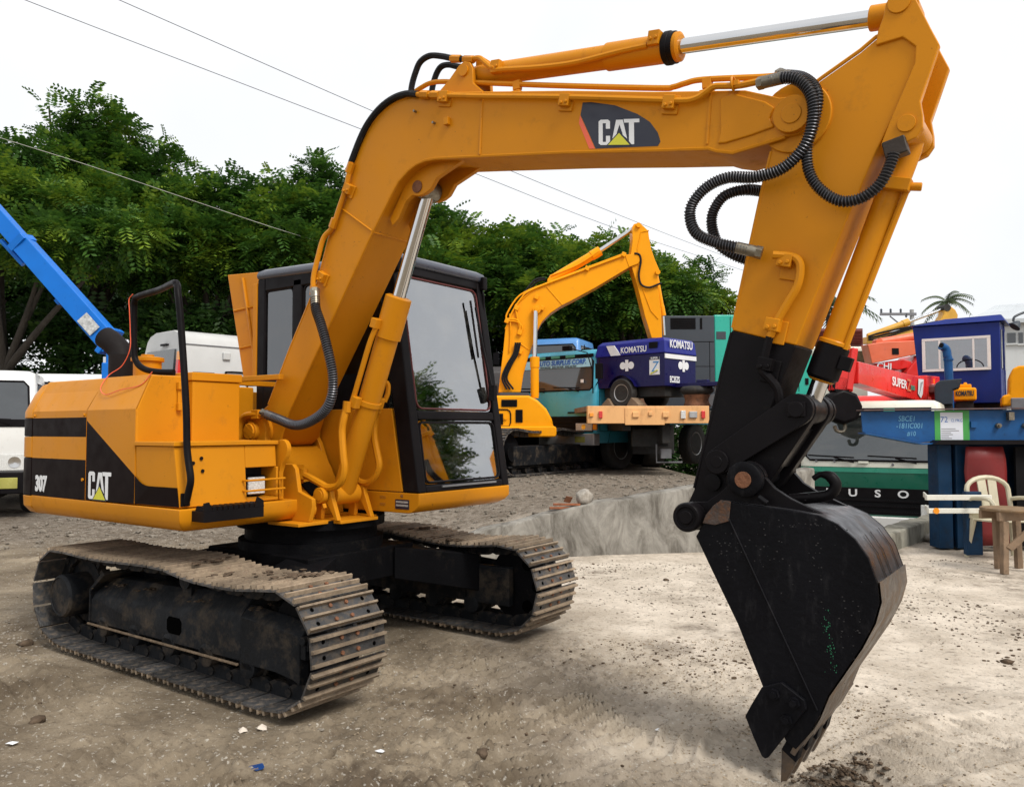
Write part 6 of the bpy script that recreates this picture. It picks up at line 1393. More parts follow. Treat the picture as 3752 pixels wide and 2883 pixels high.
# its cab (mostly behind the foreground cab) and crawlers
t_ = MB(); a = H2(-620, 600); t_.bx(a[0] + 0.05, a[0] + 0.95, 0.0, 0.95, 1.6, 3.1); t_.build('operator_cab', M_yel2, EY, 0.05)
def crawler2(E, s0, s1, d0, d1, zt, w, name):
    L = math.hypot(s1 - s0, d1 - d0); a = math.atan2(d1 - d0, s1 - s0); R = zt / 2
    t = MB(); fr = t.bx(-L / 2 + R, L / 2 - R * 1.6, -w * 0.42, w * 0.3, 0.20, 0.58); t.bx(-L / 2 + R * .8, L / 2 - R, -w * 0.35, -w * 0.33 + 0.05, 0.16, 0.20)
    f = t.build('track_frame', M_tframe, E, 0.03); f.matrix_local = Matrix.Translation(((s0 + s1) / 2, (d0 + d1) / 2 - dE, gE)) @ Matrix.Rotation(a, 4, 'Z')
    for x, r in ((-L / 2 + R, R * 0.78), (L / 2 - R, R * 0.78)):
        k = MB(); k.lathe([(0, -0.1), (r, -0.1), (r, 0.1), (0, 0.1)], (x, 0, R), (0, 1, 0), 22); k.cyl((x, -w * 0.4, R), (x, 0, R), r * 0.5, n=18); k.build('drive_wheel', M_under, f)
    for i in range(8):
        k = MB(); k.cyl((-L / 2 + R + 0.1 + i * (L - 2 * R - 0.2) / 7, -w * 0.3, 0.13), (-L / 2 + R + 0.1 + i * (L - 2 * R - 0.2) / 7, w * 0.3, 0.13), 0.085, n=12); k.build('track_roller', M_tframe, f)
    P = [(x, 0.03) for x in np.linspace(-L / 2 + R, L / 2 - R, 12)] + [(L / 2 - R + (R - .03) * math.cos(b), R + (R - .03) * math.sin(b)) for b in np.linspace(rad(-80), rad(80), 12)] + [(L / 2 - R - i * (L - 2 * R) / 6, zt - 0.03 - 0.07 * math.sin(PI * (i % 3) / 3) * (i not in (0, 6))) for i in range(7)] + [(-L / 2 + R + (R - .03) * math.cos(b), R + (R - .03) * math.sin(b)) for b in np.linspace(rad(100), rad(260), 12)]
    P = [Vector((x, 0, z)) for x, z in P]; P.append(P[0]); LC_ = [0]
    for i in range(1, len(P)): LC_.append(LC_[-1] + (P[i] - P[i - 1]).length)
    n = int(LC_[-1] / 0.175); src = None
    def pos(t):
        t %= LC_[-1]; i = min(max(int(np.searchsorted(LC_, t, side='right')) - 1, 0), len(P) - 2); return P[i].lerp(P[i + 1], (t - LC_[i]) / (LC_[i + 1] - LC_[i]))
    for k in range(n):
        p, q = pos(k * LC_[-1] / n), pos((k + 1) * LC_[-1] / n); c = (p + q) / 2; tt_ = (q - p).normalized(); nr = Vector((tt_.z, 0, -tt_.x)); sv = nr.cross(tt_)
        M = Matrix(((tt_.x, sv.x, nr.x, c.x), (tt_.y, sv.y, nr.y, c.y), (tt_.z, sv.z, nr.z, c.z), (0, 0, 0, 1)))
        if src is None:
            m = MB(); m.box((0, 0, 0), (0.17, w, 0.02)); [m.box((gx, 0, 0.022), (0.02, w, 0.03)) for gx in (-0.07, 0.0, 0.07)]; m.box((0, 0, -0.05), (0.15, 0.12, 0.08)); src = m.build('track_shoe', M_track, f, smooth=False); src.matrix_local = M
        else: inst(src, 'track_shoe', f, M)
crawler2(EY, -0.42, 2.05, 14.9, 18.4, 0.92, 0.55, 'near'); crawler2(EY, -2.2, 0.3, 16.1, 19.6, 0.92, 0.55, 'far')
t_ = MB(); t_.cyl((-0.05, 0.4, gE + 0.3), (-0.05, 0.4, 1.42), 0.62, n=28); t_.build('slew_ring', M_under, EY)

# ---- cyan truck
gC = gz(S(1.5, 17.5))
fc_ = S(1.77, 17.0); th = rad(-40)
ctr = fc_ - RS * (math.cos(th) * 1.1) - FS * (math.sin(th) * 1.1)
E = empty('parked_truck', 'cyan cab-over truck with a lettered banner across its windscreen', 'truck', (ctr.x, ctr.y, gC), SITE + th)
cabover(E, 2.2, 2.62, 1.75, 1.68, 0.60, M_cyan, grille=(0.83, 1.17), lamps=(0.86, 1.02, 0.80, 0.42), bumper=(0.55, 0.80, M_silver), wheel_r=0.52, wheel_y=1.05)
t_ = MB(); t_.hexa([(-0.93, 0.078, 2.23), (0.93, 0.078, 2.23), (0.93, 0.09, 2.23), (-0.93, 0.09, 2.23), (-0.90, 0.118, 2.42), (0.90, 0.118, 2.42), (0.90, 0.13, 2.42), (-0.90, 0.13, 2.42)]); ban = t_.build('windscreen_banner', paint('banner_pale', (0.30, 0.52, 0.62), 0.5, var=0.05, bump=0), E)
lean_r = PI / 2 - math.atan2(0.04, 0.19)
lettering('lettering', 'U AUTO SURPLUS CORP.', (0.05, 0.094, 2.345), 0.155, paint('banner_blue', (0.01, 0.09, 0.42), 0.5, bump=0), ban, rot=(lean_r, 0, 0), sx=0.86, off=0.004)
lettering('lettering', '0918 2921092   (032) 260-9238   (032) 262-9201', (0.05, 0.075, 2.255), 0.05, M_decb, ban, rot=(lean_r, 0, 0), off=0.001)
for x in (-0.45, -0.05, 0.35):
    t_ = MB(); t_.box((x, 0.12, 2.475), (0.24, 0.03, 0.06)); t_.build('marker_lamp', M_lgreen, E, 0.006)
t_ = MB(); t_.bx(-0.95, 0.95, 0.115, 0.14, 2.44, 2.51); t_.build('visor_strip', M_blk, E)
t_ = MB(); t_.tube([(1.02, 0.0, 1.65), (1.10, -0.12, 2.1), (1.0, -0.18, 2.5), (0.55, -0.2, 2.62)], 0.014, 6); t_.box((0.50, -0.2, 2.62), (0.2, 0.1, 0.1)); t_.build('kerb_mirror', M_blk, E, 0.01)
t_ = MB(); t_.bx(-1.1, 1.1, 2.0, 6.0, 1.0, 1.12); t_.bx(0.75, 1.08, 1.9, 2.5, 0.6, 1.0); t_.build('bed', M_cyan, E, 0.02)
t_ = MB(); t_.box((0.55, -0.01, 1.25), (0.35, 0.03, 0.03)); t_.build('grab_handle', M_blk, E)
t_ = MB(); t_.box((0.75, -0.01, 1.92), (0.07, 0.012, 0.07)); t_.build('windscreen_sticker', M_decw, E)
for sx in (-1, 1): wheel(E, (sx * 0.92, 4.6, 0.52), (sx, 0, 0), 0.52, 0.28)
# pale blue truck behind it, with a rusty stake bed
sB, _ = spx(2030, 1240, 21.5)
E = site('parked_truck', 'pale blue truck whose cab roof shows behind the cyan truck', 'truck', sB - 0.35, 21.3, None, -22)
cabover(E, 2.1, 3.30, 1.6, 2.35, 0.60, M_lblue, grille=(1.2, 1.7), lamps=(1.0, 1.2, 0.8, 0.4), bumper=(0.55, 0.85, M_grey), wheel_r=0.5, wheel_y=1.0)
t_ = MB(); t_.bx(-1.1, 2.2, 2.0, 5.0, 1.2, 3.05); t_.build('stake_bed', M_rust, E, 0.02)
# dark van roof beyond the foreground cab
sV, _ = spx(1800, 1280, 19.5)
E = site('dark_van', 'dark grey van roof glimpsed between the cab and the yellow boom', 'van', sV, 20.0, None, 0)
t_ = MB(); t_.loft([[(x, y, z) for x in (-1.6 + e, 1.0 - e) for y in ((0 + e, 1.8 - e) if x < 0 else (1.8 - e, 0 + e))] for z, e in ((0.3, 0.02), (1.3, 0), (2.35, 0.12), (2.5, 0.3))]); t_.build('van_body', paint('dark_grey_paint', (0.05, 0.045, 0.045), 0.4, var=0.1, bump=0.02), E, 0.03)
t_ = MB(); t_.bx(-1.45, 0.8, 0.03, 0.06, 1.45, 2.1); t_.build('side_window', M_win, E)
for x in (-1.1, 0.5): wheel(E, (x, 0.12, 0.33), (0, -1, 0), 0.33, 0.2)

# ---- flatbed with a peach rear beam
dF = 15.2
xl, zt_ = spx(2152, 1487, dF); xr, zb_ = spx(2601, 1551, dF)
E = site('flatbed_truck', 'flatbed truck with rust-streaked peach rear beam carrying the compressors', 'truck', (xl + xr) / 2, dF, gz(S(1.8, dF)), 2)
gF = E.location.z; hw = (xr - xl) / 2; z1, z0 = zt_ - gF, zb_ - gF
t_ = MB(); t_.bx(-hw, hw, 0, 0.16, z0, z1 - 0.002); t_.bx(-hw + 0.70, hw - 0.85, -0.02, 0.0, z0 - 0.03, z1 - 0.03); rb = t_.build('rear_beam', M_peach, E, 0.012)
for x, z, w_, h_, m in ((-hw + 0.07, 0, 0.07, 0.07, M_amber), (-hw + 0.24, 0.0, 0.07, 0.13, M_redl), (hw - 0.5, 0, 0.09, 0.15, M_lens), (hw - 0.31, 0, 0.15, 0.12, M_silver), (hw - 0.12, 0, 0.07, 0.14, M_redl), (-0.25, 0.0, 0.12, 0.10, M_peach), (0.32, 0.0, 0.12, 0.10, M_peach), (0.03, 0.02, 0.07, 0.07, M_peach)):
    t_ = MB(); t_.box((x, -0.03 if abs(x) < hw - 0.7 else -0.015, (z0 + z1) / 2 + z), (w_, 0.05, h_)); t_.build('tail_lamp', m, rb, 0.008)
t_ = MB(); t_.bx(-hw, hw, 0.165, 6.5, z1 - 0.10, z1); t_.build('deck', M_wood, E)
t_ = MB(); t_.bx(-0.45, -0.3, 0.2, 8.2, 0.86, z1 - 0.12); t_.bx(0.3, 0.45, 0.2, 8.2, 0.62, z1 - 0.12); t_.bx(-0.2, 0.5, 0.6, 0.75, 0.55, 0.9); t_.bx(0.1, hw - 0.15, 2.2, 3.0, 0.35, z0 - 0.02); t_.build('chassis', M_chassis, E, 0.01)  # last box: dark block added to stand for the darkness under the bed
for y in (3.9, 5.2):
    for sx in (-1, 1): wheel(E, (sx * (hw - 0.3), y, 0.5), (sx, 0, 0), 0.5, 0.5, M_chassis)
t_ = MB(); t_.tube([(0.25, 0.5, 0.6), (0.25, 0.5, 0.25), (0.75, 0.5, 0.25)], 0.02, 6); t_.box((0.42, 0.45, 0.42), (0.2, 0.1, 0.18)); t_.build('underrun_guard', M_grey, E)
t_ = MB(); t_.bx(-hw, hw, 7.0, 8.6, 0.7, 2.6); t_.build('truck_cab', M_peach, E, 0.06)

# ---- blue compressor trailer on the flatbed
dK = 16.1
cs, cz = spx(2436, 1415, dK - 0.2)
zdk = zt_
EK = empty('compressor', 'royal blue portable compressor with white lettering on the flatbed', 'compressor', (*S(cs, dK - 0.2).xy, zdk), SITE + rad(-45))
_, ztop = spx(2436, 1231, dK - 0.2); hB = spx(2436, 1415, dK)[1] - zdk; hT = ztop - zdk; Lk, Wk = 1.72, 1.12; mz = hB + (hT - hB) * 0.66
t_ = MB()
t_.loft([[(0, 0, z), (-Lk, 0, z), (-Lk, Wk, z), (0, Wk, z)] for z in (hB, mz)], 0)
t_.loft([[(0.012 - e, -0.012 + e, z), (-Lk - 0.012 + e, -0.012 + e, z), (-Lk - 0.012 + e, Wk, z), (0.012 - e, Wk, z)] for z, e in ((mz + 0.004, 0), (mz + 0.02, -0.01), (hT - 0.08, 0.03), (hT - 0.01, 0.10), (hT, 0.2))], 1)
ko = t_.build('canopy', [M_navy2, M_navy], EK, 0.02, 2)
# front-left long side is y=0 (normal -y), right end is x=0 (normal +x)
lettering('lettering', 'KOMATSU', (-Lk + 0.98, -0.022, mz + 0.11), 0.17, M_decw, ko, sx=0.82, off=0.003)
lettering('lettering', 'KOMATSU', (0.024, Wk / 2, mz + 0.19), 0.22, M_decw, ko, rot=(PI / 2, 0, PI / 2), sx=0.8, off=0.004)
lettering('lettering', 'EC35ZS', (0.006, 0.34, hB + 0.13), 0.17, M_decw, ko, rot=(PI / 2, 0, PI / 2), sx=0.62, off=0.006)
t_ = MB(); t_.prism([(-Lk + 0.28, hT - 0.10), (-Lk + 0.48, hT - 0.10), (-Lk + 0.66, mz + 0.02), (-Lk + 0.40, mz + 0.02)], 'Y', -0.022, -0.0)
t_.build('white_slash', M_decw, ko)
t_ = MB(); t_.bx(0.002, 0.018, 0.0, Wk, mz - 0.10, mz - 0.012); t_.build('white_stripe', M_decw, ko)
def emblem(p, ux, nrm, sc):
    t = MB(); p = Vector(p); u = Vector(ux); n = Vector(nrm); z = Vector((0, 0, 1))
    for k in (-1, 1): t.add([p + u * (k * 0.115 * sc + 0.085 * sc * math.cos(a)) + z * 0.085 * sc * math.sin(a) + n * 0.004 for a in np.linspace(0, 2 * PI, 16, endpoint=False)], [tuple(range(16))])
    t.add([p + u * x * sc + z * y * sc + n * 0.006 for x, y in ((-0.045, -0.13), (0.045, -0.13), (0.045, 0.13), (-0.045, 0.13))], [(0, 1, 2, 3)])
    t.build('emblem', M_decw, ko, smooth=False)
emblem((-Lk + 0.80, -0.002, mz - 0.20), (1, 0, 0), (0, -1, 0), 0.9); emblem((0.002, 0.66, mz - 0.22), (0, 1, 0), (1, 0, 0), 0.95)
t_ = MB(); t_.bx(-0.36, -0.12, -0.008, 0, mz - 0.42, mz - 0.06); zl = t_.build('label_panel', M_decw, ko)
t_ = MB(); t_.bx(-0.36, -0.12, -0.012, -0.008, mz - 0.12, mz - 0.06); t_.build('label_head', M_decb, zl)
lettering('lettering', 'SUPER', (-0.24, -0.013, mz - 0.09), 0.06, M_decw, zl, off=0.001); lettering('lettering', 'Z', (-0.24, -0.011, mz - 0.27), 0.30, paint('z_blue', (0.05, 0.25, 0.55), 0.5, bump=0), zl, sx=0.8, shear=0.25)
t_ = MB(); t_.tube([(-0.33, -0.012, mz - 0.40), (-0.16, -0.012, mz - 0.33)], 0.015, 4); t_.build('label_swoosh', M_decy, zl)
t_ = MB(); t_.bx(-0.36, -0.16, -0.02, -0.0, hT - 0.22, hT - 0.10); t_.build('vent', M_darkv, ko)
wheel(EK, (-Lk + 0.72, -0.02, 0.30), (0, -1, 0), 0.30, 0.19, M_silver, 0.6); wheel(EK, (-Lk + 0.72, Wk + 0.02, 0.30), (0, 1, 0), 0.30, 0.19, M_silver, 0.6)
t_ = MB(); t_.loft([[(-Lk + 0.72 + 0.36 * math.cos(a), y, 0.30 + 0.36 * math.sin(a)) for y in (-0.10, 0.05)] for a in np.linspace(rad(20), rad(160), 12)], 0, False, False); t_.build('mudguard', M_navy2, EK)
t_ = MB(); t_.bx(-Lk + 0.1, -0.1, 0.15, Wk - 0.15, 0.22, hB); t_.build('running_gear', M_chassis, EK)
t_ = MB(); t_.bx(-0.1, 1.15, 0.35, 0.75, hB - 0.02, hB + 0.06); t_.box((0.55, 0.5, hB + 0.09), (0.25, 0.1, 0.05)); t_.build('drawbar', M_navy2, EK, 0.01)
t_ = MB(); t_.cyl((0.85, 0.5, hB - 0.02), (0.85, 0.5, 0.22), 0.04); t_.cyl((0.83, 0.44, 0.12), (0.83, 0.56, 0.12), 0.12); t_.build('jockey_wheel', M_grey, EK)
# wheel chocks and the stack under the drawbar
q1, q2 = EK.matrix_world, 0
bpy.context.view_layer.update()
for dx, lab in ((-0.30, 'split timber chock left of the compressor wheel'), (0.32, 'split timber chock right of the compressor wheel')):
    p = EK.matrix_world @ Vector((-Lk + 0.72 + dx, -0.05, 0.0)); t_ = MB(); sg = -1 if dx < 0 else 1
    t_.prism([(-0.16, 0), (0.16, 0), (0.16 if sg > 0 else 0.02, 0.06 if sg > 0 else 0.19), (0.0, 0.19 if sg > 0 else 0.2), (-0.02 if sg > 0 else -0.16, 0.2 if sg > 0 else 0.06)], 'Y', -0.12, 0.12); o = t_.build('timber_chock', M_wood, None, 0.008)
    o.location = (p.x, p.y, zdk); o.rotation_euler = (0, 0, SITE + rad(-45)); tag(o, lab, 'chock', 'wheel chocks')
p = EK.matrix_world @ Vector((0.38, 0.55, 0))
t_ = MB(); t_.lathe([(0.20, 0.001), (0.26, 0.0), (0.26, 0.05), (0.24, 0.08), (0.24, 0.16), (0.26, 0.19), (0.26, 0.24), (0.2, 0.241)], (0, 0, 0), (0, 0, 1), 24); o = t_.build('wheel_rim', M_rust, None, angle=40); o.location = (p.x, p.y, zdk + 0.002); tag(o, 'rusty bare wheel rim lying under the compressor drawbar', 'wheel rim')
t_ = MB(); t_.lathe([(0.18, 0.0), (0.28, 0.01), (0.33, 0.06), (0.33, 0.11), (0.28, 0.16), (0.18, 0.17)], (0, 0, 0), (0, 0, 1), 26); o2 = t_.build('old_tyre', M_tyre, None, angle=50); o2.location = (p.x, p.y, zdk + 0.245); tag(o2, 'old tyre lying flat on the rim under the compressor drawbar', 'tyre')

# ---- generator with slate end and teal side
dG = 18.0
gs, gt = spx(2618, 1152, dG); gl, _ = spx(2417, 1160, dG); gr_, _ = spx(2985, 1300, dG)
EG = empty('generator_set', 'tall generator set with slate end and teal side on the flatbed', 'generator', (*S(gs, dG).xy, zdk), SITE + rad(0))
hG = gt - zdk; wl = gs - gl
t_ = MB(); t_.bx(-wl, -0.002, 0, 1.5, 0.0, hG - 0.03); se = t_.build('end_housing', M_slate, EG, 0.02)
t_ = MB(); rg_ = gr_ - gs
t_.prism([(0.002, 0.35), (rg_, 0.30), (rg_, 0.95), (rg_ - 0.06, 1.35), (rg_ - 0.2, 1.50), (rg_ - 0.5, hG - 0.2), (rg_ - 0.7, hG), (0.002, hG)], 'Y', 0.06, 1.5); te = t_.build('side_housing', M_teal, EG, 0.03)
t_ = MB(); t_.bx(0.0, rg_ + 0.05, 0.05, 1.5, 0.0, 0.28); t_.build('base_frame', M_slate, EG)
for x0, x1 in ((-wl + 0.24, -wl + 0.80), (-wl + 0.90, -0.28)):
    t_ = MB(); t_.bx(x0, min(x1, -0.1), -0.008, 0.0, hG - 0.33, hG - 0.08); v_ = t_.build('louvre', M_darkv, se)
    for k in range(5): t_ = MB(); z = hG - 0.31 + k * 0.05; t_.bx(x0, min(x1, -0.1), -0.016, -0.008, z, z + 0.012); t_.build('louvre_slat', M_blk, v_)
for x, z0_, z1_ in ((-0.55, 0.05, hG - 0.6), (-0.12, 0.05, hG - 0.6)):
    t_ = MB(); t_.bx(x - 0.006, x + 0.006, -0.004, 0, z0_, z1_); t_.build('door_gap', M_darkv, se)
t_ = MB(); t_.bx(-wl + 0.02, -0.02, -0.004, 0, hG - 0.62, hG - 0.605); t_.bx(-wl + 0.02, -0.02, -0.004, 0, 0.95, 0.96); t_.build('panel_gap', M_darkv, se)
lettering('lettering', 'AIRMAN', (0.80, 0.054, hG - 0.36), 0.24, M_slate, te, sx=0.8, off=0.006)
t_ = MB(); t_.bx(0.05, 0.26, 0.050, 0.06, hG - 0.55, hG - 0.38); t_.build('louvre', M_slate, te)
t_ = MB(); t_.bx(0.36, 0.372, 0.052, 0.06, 0.4, hG - 0.05); t_.bx(rg_ - 0.35, rg_ - 0.338, 0.052, 0.06, 0.4, 1.45); t_.build('door_gap', M_darkv, te)
for x, z in ((0.48, 1.2), (rg_ - 0.20, 0.55)): t_ = MB(); t_.bx(x, x + 0.07, 0.04, 0.06, z, z + 0.14); t_.build('door_latch', M_blk, te)
t_ = MB(); t_.cyl((rg_ - 0.12, 0.04, 1.22), (rg_ - 0.12, 0.07, 1.22), 0.05); t_.build('badge', M_silver, te)
E4 = EG
# ================================================================== RIGHT-HAND SIDE
R3 = lambda x, y: (2850 + 0.41243 * x, 1050 + 0.41243 * y)
R4 = lambda x, y: (2850 + 0.44653 * x, 1400 + 0.44653 * y)
def q3(x, y, d): return spx(*R3(x, y), d)
def q4(x, y, d): return spx(*R4(x, y), d)
# green and white truck down in the pit
dT = 12.9
sl, sr = 5.70 - 1.075, 5.70 + 1.075
E = site('parked_truck', 'green and white truck parked low behind the kerb, four white letters on its nose', 'truck', (sl + sr) / 2, dT, PIT - 0.02, -30)
Wt = sr - sl; z = lambda y: q4(0, y, dT)[1] - E.location.z
Ht = z(150)
cabover(E, Wt, Ht, 1.9, z(672), 0.62, M_cream, M_green, z(700), grille=(z(1085), z(950)), lamps=(z(1085), z(990), Wt / 2 - 0.22, 0.30), bumper=(z(1230), z(1098), M_white), band=(z(950), z(868), M_blk), lean=0.16, win_top=0.20, wheel_r=0.48, wheel_y=1.0, wipers=3, win_mat=glass('truck_glass', (0.30, 0.33, 0.35), 0.07))
t_ = MB(); t_.bx(-Wt / 2 + 0.02, Wt / 2 - 0.02, -0.008, 0.02, z(742), z(706)); t_.build('pale_green_stripe', M_lgreen, E)
for i, ch in enumerate('FUSO'):
    lettering('letter', ch, (-0.63 + i * 0.365, -0.016, z(915)), 0.16, M_decw, E, off=0.004, sx=1.25)
t_ = MB(); t_.hexa([(-Wt / 2 + 0.2, 0.10, Ht - 0.19), (Wt / 2 - 0.2, 0.10, Ht - 0.19), (Wt / 2 - 0.2, 0.3, Ht - 0.19), (-Wt / 2 + 0.2, 0.3, Ht - 0.19), (-Wt / 2 + 0.2, 0.125, Ht - 0.12), (Wt / 2 - 0.2, 0.125, Ht - 0.12), (Wt / 2 - 0.2, 0.3, Ht - 0.12), (-Wt / 2 + 0.2, 0.3, Ht - 0.12)]); t_.build('visor_strip', M_blk, E)
for x in (-0.42, 0.28): t_ = MB(); t_.box((x, 0.10, Ht - 0.155), (0.16, 0.03, 0.05)); t_.build('marker_lamp', M_lgreen, E, 0.004)
for x, y in ((-Wt / 2 + 0.26, 655), (-Wt / 2 + 0.54, 655), (Wt / 2 - 0.75, 675)): t_ = MB(); t_.cyl((x, -0.015, z(y)), (x, 0.02, z(y)), 0.02, n=12); t_.build('washer_jet', M_grey, E)
t_ = MB(); t_.box((-0.1, -0.02, z(660)), (0.15, 0.03, 0.035)); t_.build('grab_handle', M_cream, E, 0.006)
# things seen through its windscreen
t_ = MB(); t_.box((0, 1.72, (Ht + 0.8) / 2 + 0.25), (Wt - 0.3, 0.06, 1.3)); t_.build('cab_back_wall', paint('cab_grey', (0.10, 0.12, 0.15), 0.8, bump=0.05), E)
t_ = MB(); L = [(-0.62 + 0.21 * math.cos(a), 0.42 + 0.1 * math.sin(a), z(560) + 0.16 * math.sin(a)) for a in np.linspace(0, 2 * PI, 24)]; t_.tube(L, 0.016, 6); t_.build('steering_wheel', M_blk, E)
t_ = MB(); t_.bx(-Wt / 2 + 0.15, Wt / 2 - 0.15, 0.12, 0.5, z(672), z(620)); t_.build('dashboard', M_grey, E, 0.02)
for x in (-0.55, 0.5): t_ = MB(); t_.box((x, 1.2, z(560)), (0.5, 0.16, 0.75)); t_.build('seat_back', M_slate, E, 0.04)
t_ = MB(); t_.box((-0.12, 0.28, z(335)), (0.20, 0.03, 0.07)); t_.build('rear_view_mirror', M_grey, E, 0.01)
# red crane boom with hook block
h1 = at(*R3(650, 765), 12.6); h2 = at(*R3(1260, 935), 15.6)
E = empty('crane', 'red telescopic crane boom with lettering and a black hook block', 'crane', (h2.x, h2.y, PIT), SITE); bpy.context.view_layer.update()
a, b = loc(E, h2), loc(E, h1); dv = (b - a).normalized(); sv = Vector((0, 0, 1)); sv = (sv - dv * sv.dot(dv)).normalized(); nv = dv.cross(sv); nv = nv if nv.y < 0 else -nv
cb_ = beam(E, a, b, 0.16, 0.24, 0.72, M_red, 'telescopic_boom'); beam(E, a - dv * 0.6, a + dv * 0.25, 0.22, 0.34, 0.85, M_red, 'boom_base')
t_ = MB(); t_.box(a + Vector((0.25, 0.1, -0.35)), (0.5, 0.5, 1.0)); t_.bx(a.x - 0.2, a.x + 0.6, -0.3, 0.6, 0.6, a.z - 0.7); t_.build('slew_column', M_red, E, 0.03)
t_ = MB(); hd_ = b + dv * 0.10
t_.box(hd_ + Vector((0, 0, 0.04)), (0.10, 0.30, 0.66), ry=0.15); t_.box(hd_ + Vector((-0.12, 0, -0.10)), (0.30, 0.26, 0.40), ry=0.1); t_.build('boom_head', M_red, E, 0.02)
for y in (-0.10, 0.10): t_ = MB(); t_.cyl(hd_ + Vector((-0.16, y - 0.03, -0.22)), hd_ + Vector((-0.16, y + 0.03, -0.22)), 0.13, n=20); t_.build('sheave', M_darkv, E)
hkp = loc(E, at(*R3(563, 1068), 12.5))
t_ = MB(); t_.loft([[(hkp.x + r * math.cos(a_) * 0.30, hkp.y + 0.12 * k, hkp.z + r * math.sin(a_) * 0.28) for a_ in np.linspace(0, 2 * PI, 9)[:-1]] for k, r in ((-1, 0.85), (-0.7, 1.0), (0.7, 1.0), (1, 0.85))]); t_.build('hook_block', M_blk, E, 0.02)
hp = loc(E, at(*R3(545, 1205), 12.5))
t_ = MB(); t_.tube(spline([(hp.x - 0.01, hp.y, hp.z + 0.14), (hp.x, hp.y, hp.z + 0.04), (hp.x + 0.09, hp.y, hp.z - 0.04), (hp.x + 0.06, hp.y, hp.z - 0.14), (hp.x - 0.04, hp.y, hp.z - 0.13), (hp.x - 0.075, hp.y, hp.z - 0.05)], 6), 0.028, 8); t_.build('hook', M_fit, E)
for dx in (-0.13, -0.05, 0.04, 0.12): t_ = MB(); t_.tube([(hkp.x + dx, hkp.y, hkp.z + 0.1), (hd_.x - 0.16 + dx, hd_.y, hd_.z - 0.2)], 0.010, 5); t_.build('hoist_rope', M_darkv, E)
def on_boom(t, v): return a + dv * t + sv * v + nv * (0.165 - 0.03 * t / 3)
ang = math.atan2(-dv.z, -dv.x)
def boom_text(txt, t, v, size, mat, sx=1.0, shear=0.0):
    p = on_boom(t, v) + nv * 0.01; x = -dv; y_ = sv; zz = x.cross(y_)
    o = lettering('lettering', txt, (0, 0, 0), size, mat, cb_, sx=1, off=0.004, shear=shear)
    o.matrix_local = Matrix(((x.x * sx, y_.x, zz.x, p.x), (x.y * sx, y_.y, zz.y, p.y), (x.z * sx, y_.z, zz.z, p.z), (0, 0, 0, 1)))
LB_ = (b - a).length
boom_text('SUPER', LB_ * 0.48, 0.0, 0.21, M_decw, 0.75 * 2.0); boom_text('Z', LB_ * 0.34, 0.0, 0.30, M_salm, 1.3); boom_text('300', LB_ * 0.28, -0.02, 0.12, M_lgreen, 1.6)
t_ = MB(); P_ = [on_boom(LB_ * u, v) + nv * 0.012 for u, v in ((0.19, 0.18), (0.10, 0.20), (0.12, -0.08), (0.15, -0.17), (0.20, -0.10))]; t_.face(P_); t_.build('white_badge', M_decw, cb_, smooth=False)
t_ = MB()
for k in range(4): t_.tube([on_boom(LB_ * (0.12 + 0.012 * k), 0.15 - 0.01 * k) + nv * 0.014, on_boom(LB_ * (0.145 + 0.008 * k), 0.05 - 0.03 * k) + nv * 0.014, on_boom(LB_ * (0.17 + 0.004 * k), -0.02 - 0.03 * k) + nv * 0.014], 0.008, 4)
t_.build('badge_lines', M_grey, cb_)
# red cab of the crane's carrier
s_, _ = q3(900, 960, 15.5)
E = site('parked_truck', 'red and white truck cab under the red crane boom', 'truck', s_, 15.6, PIT, -30)
cabover(E, 2.0, 2.95, 1.6, 2.1, 0.6, M_red, grille=(1.0, 1.4), lamps=(0.9, 1.1, 0.75, 0.35), bumper=(0.5, 0.8, M_white), wheel_r=0.46)
# blue operator cabin
dB = 17.0
sl, zt = q3(1195, 360, dB); sr, zb = q3(1880, 1045, dB)
E = site('operator_cabin', 'royal blue machine cabin with white framed sliding window', 'cabin', sl, dB, PIT, -36)
z0 = zb - PIT; z1 = zt - PIT; w = sr - sl
t_ = MB(); sl2, _ = q3(1260, 900, dB); t_.prism([(0, z1), (w, z1), (w, z0), (sl2 - sl + 0.03, z0), (sl2 - sl - 0.03, z0 + 0.5)], 'Y', 0, 1.1); M_cabin = paint('cabin_blue_paint', (0.006, 0.020, 0.17), 0.4, var=0.1, spec=0.25, bump=0.03); cab3 = t_.build('cabin_wall', M_cabin, E, 0.02)
t_ = MB(); t_.hexa([(-0.05, -0.06, z1 + 0.003), (w + 0.1, -0.06, z1 + 0.003), (w + 0.1, 1.15, z1 + 0.003), (-0.05, 1.15, z1 + 0.003), (0.6, 0.1, z1 + 0.13), (w + 0.02, 0.1, z1 + 0.15), (w + 0.02, 1.1, z1 + 0.15), (0.6, 1.1, z1 + 0.13)]); t_.build('cabin_roof', M_cabin, E, 0.02)
wx0, wz1 = q3(1290, 490, dB); wx1, wz0 = q3(1785, 745, dB); wx0 -= sl; wx1 -= sl; wz0 -= PIT; wz1 -= PIT
t_ = MB(); t_.bx(wx0, wx1, -0.012, 0.0, wz0, wz1); wn = t_.build('window', glass('cabin_glass', (0.50, 0.48, 0.46), 0.25), E)
t_ = MB(); t_.bx(wx0, wx1, -0.005, -0.002, wz0, wz1); t_.build('window_interior', paint('cab_interior', (0.24, 0.13, 0.10), 0.8, var=0.5, scale=5, bump=0), wn)
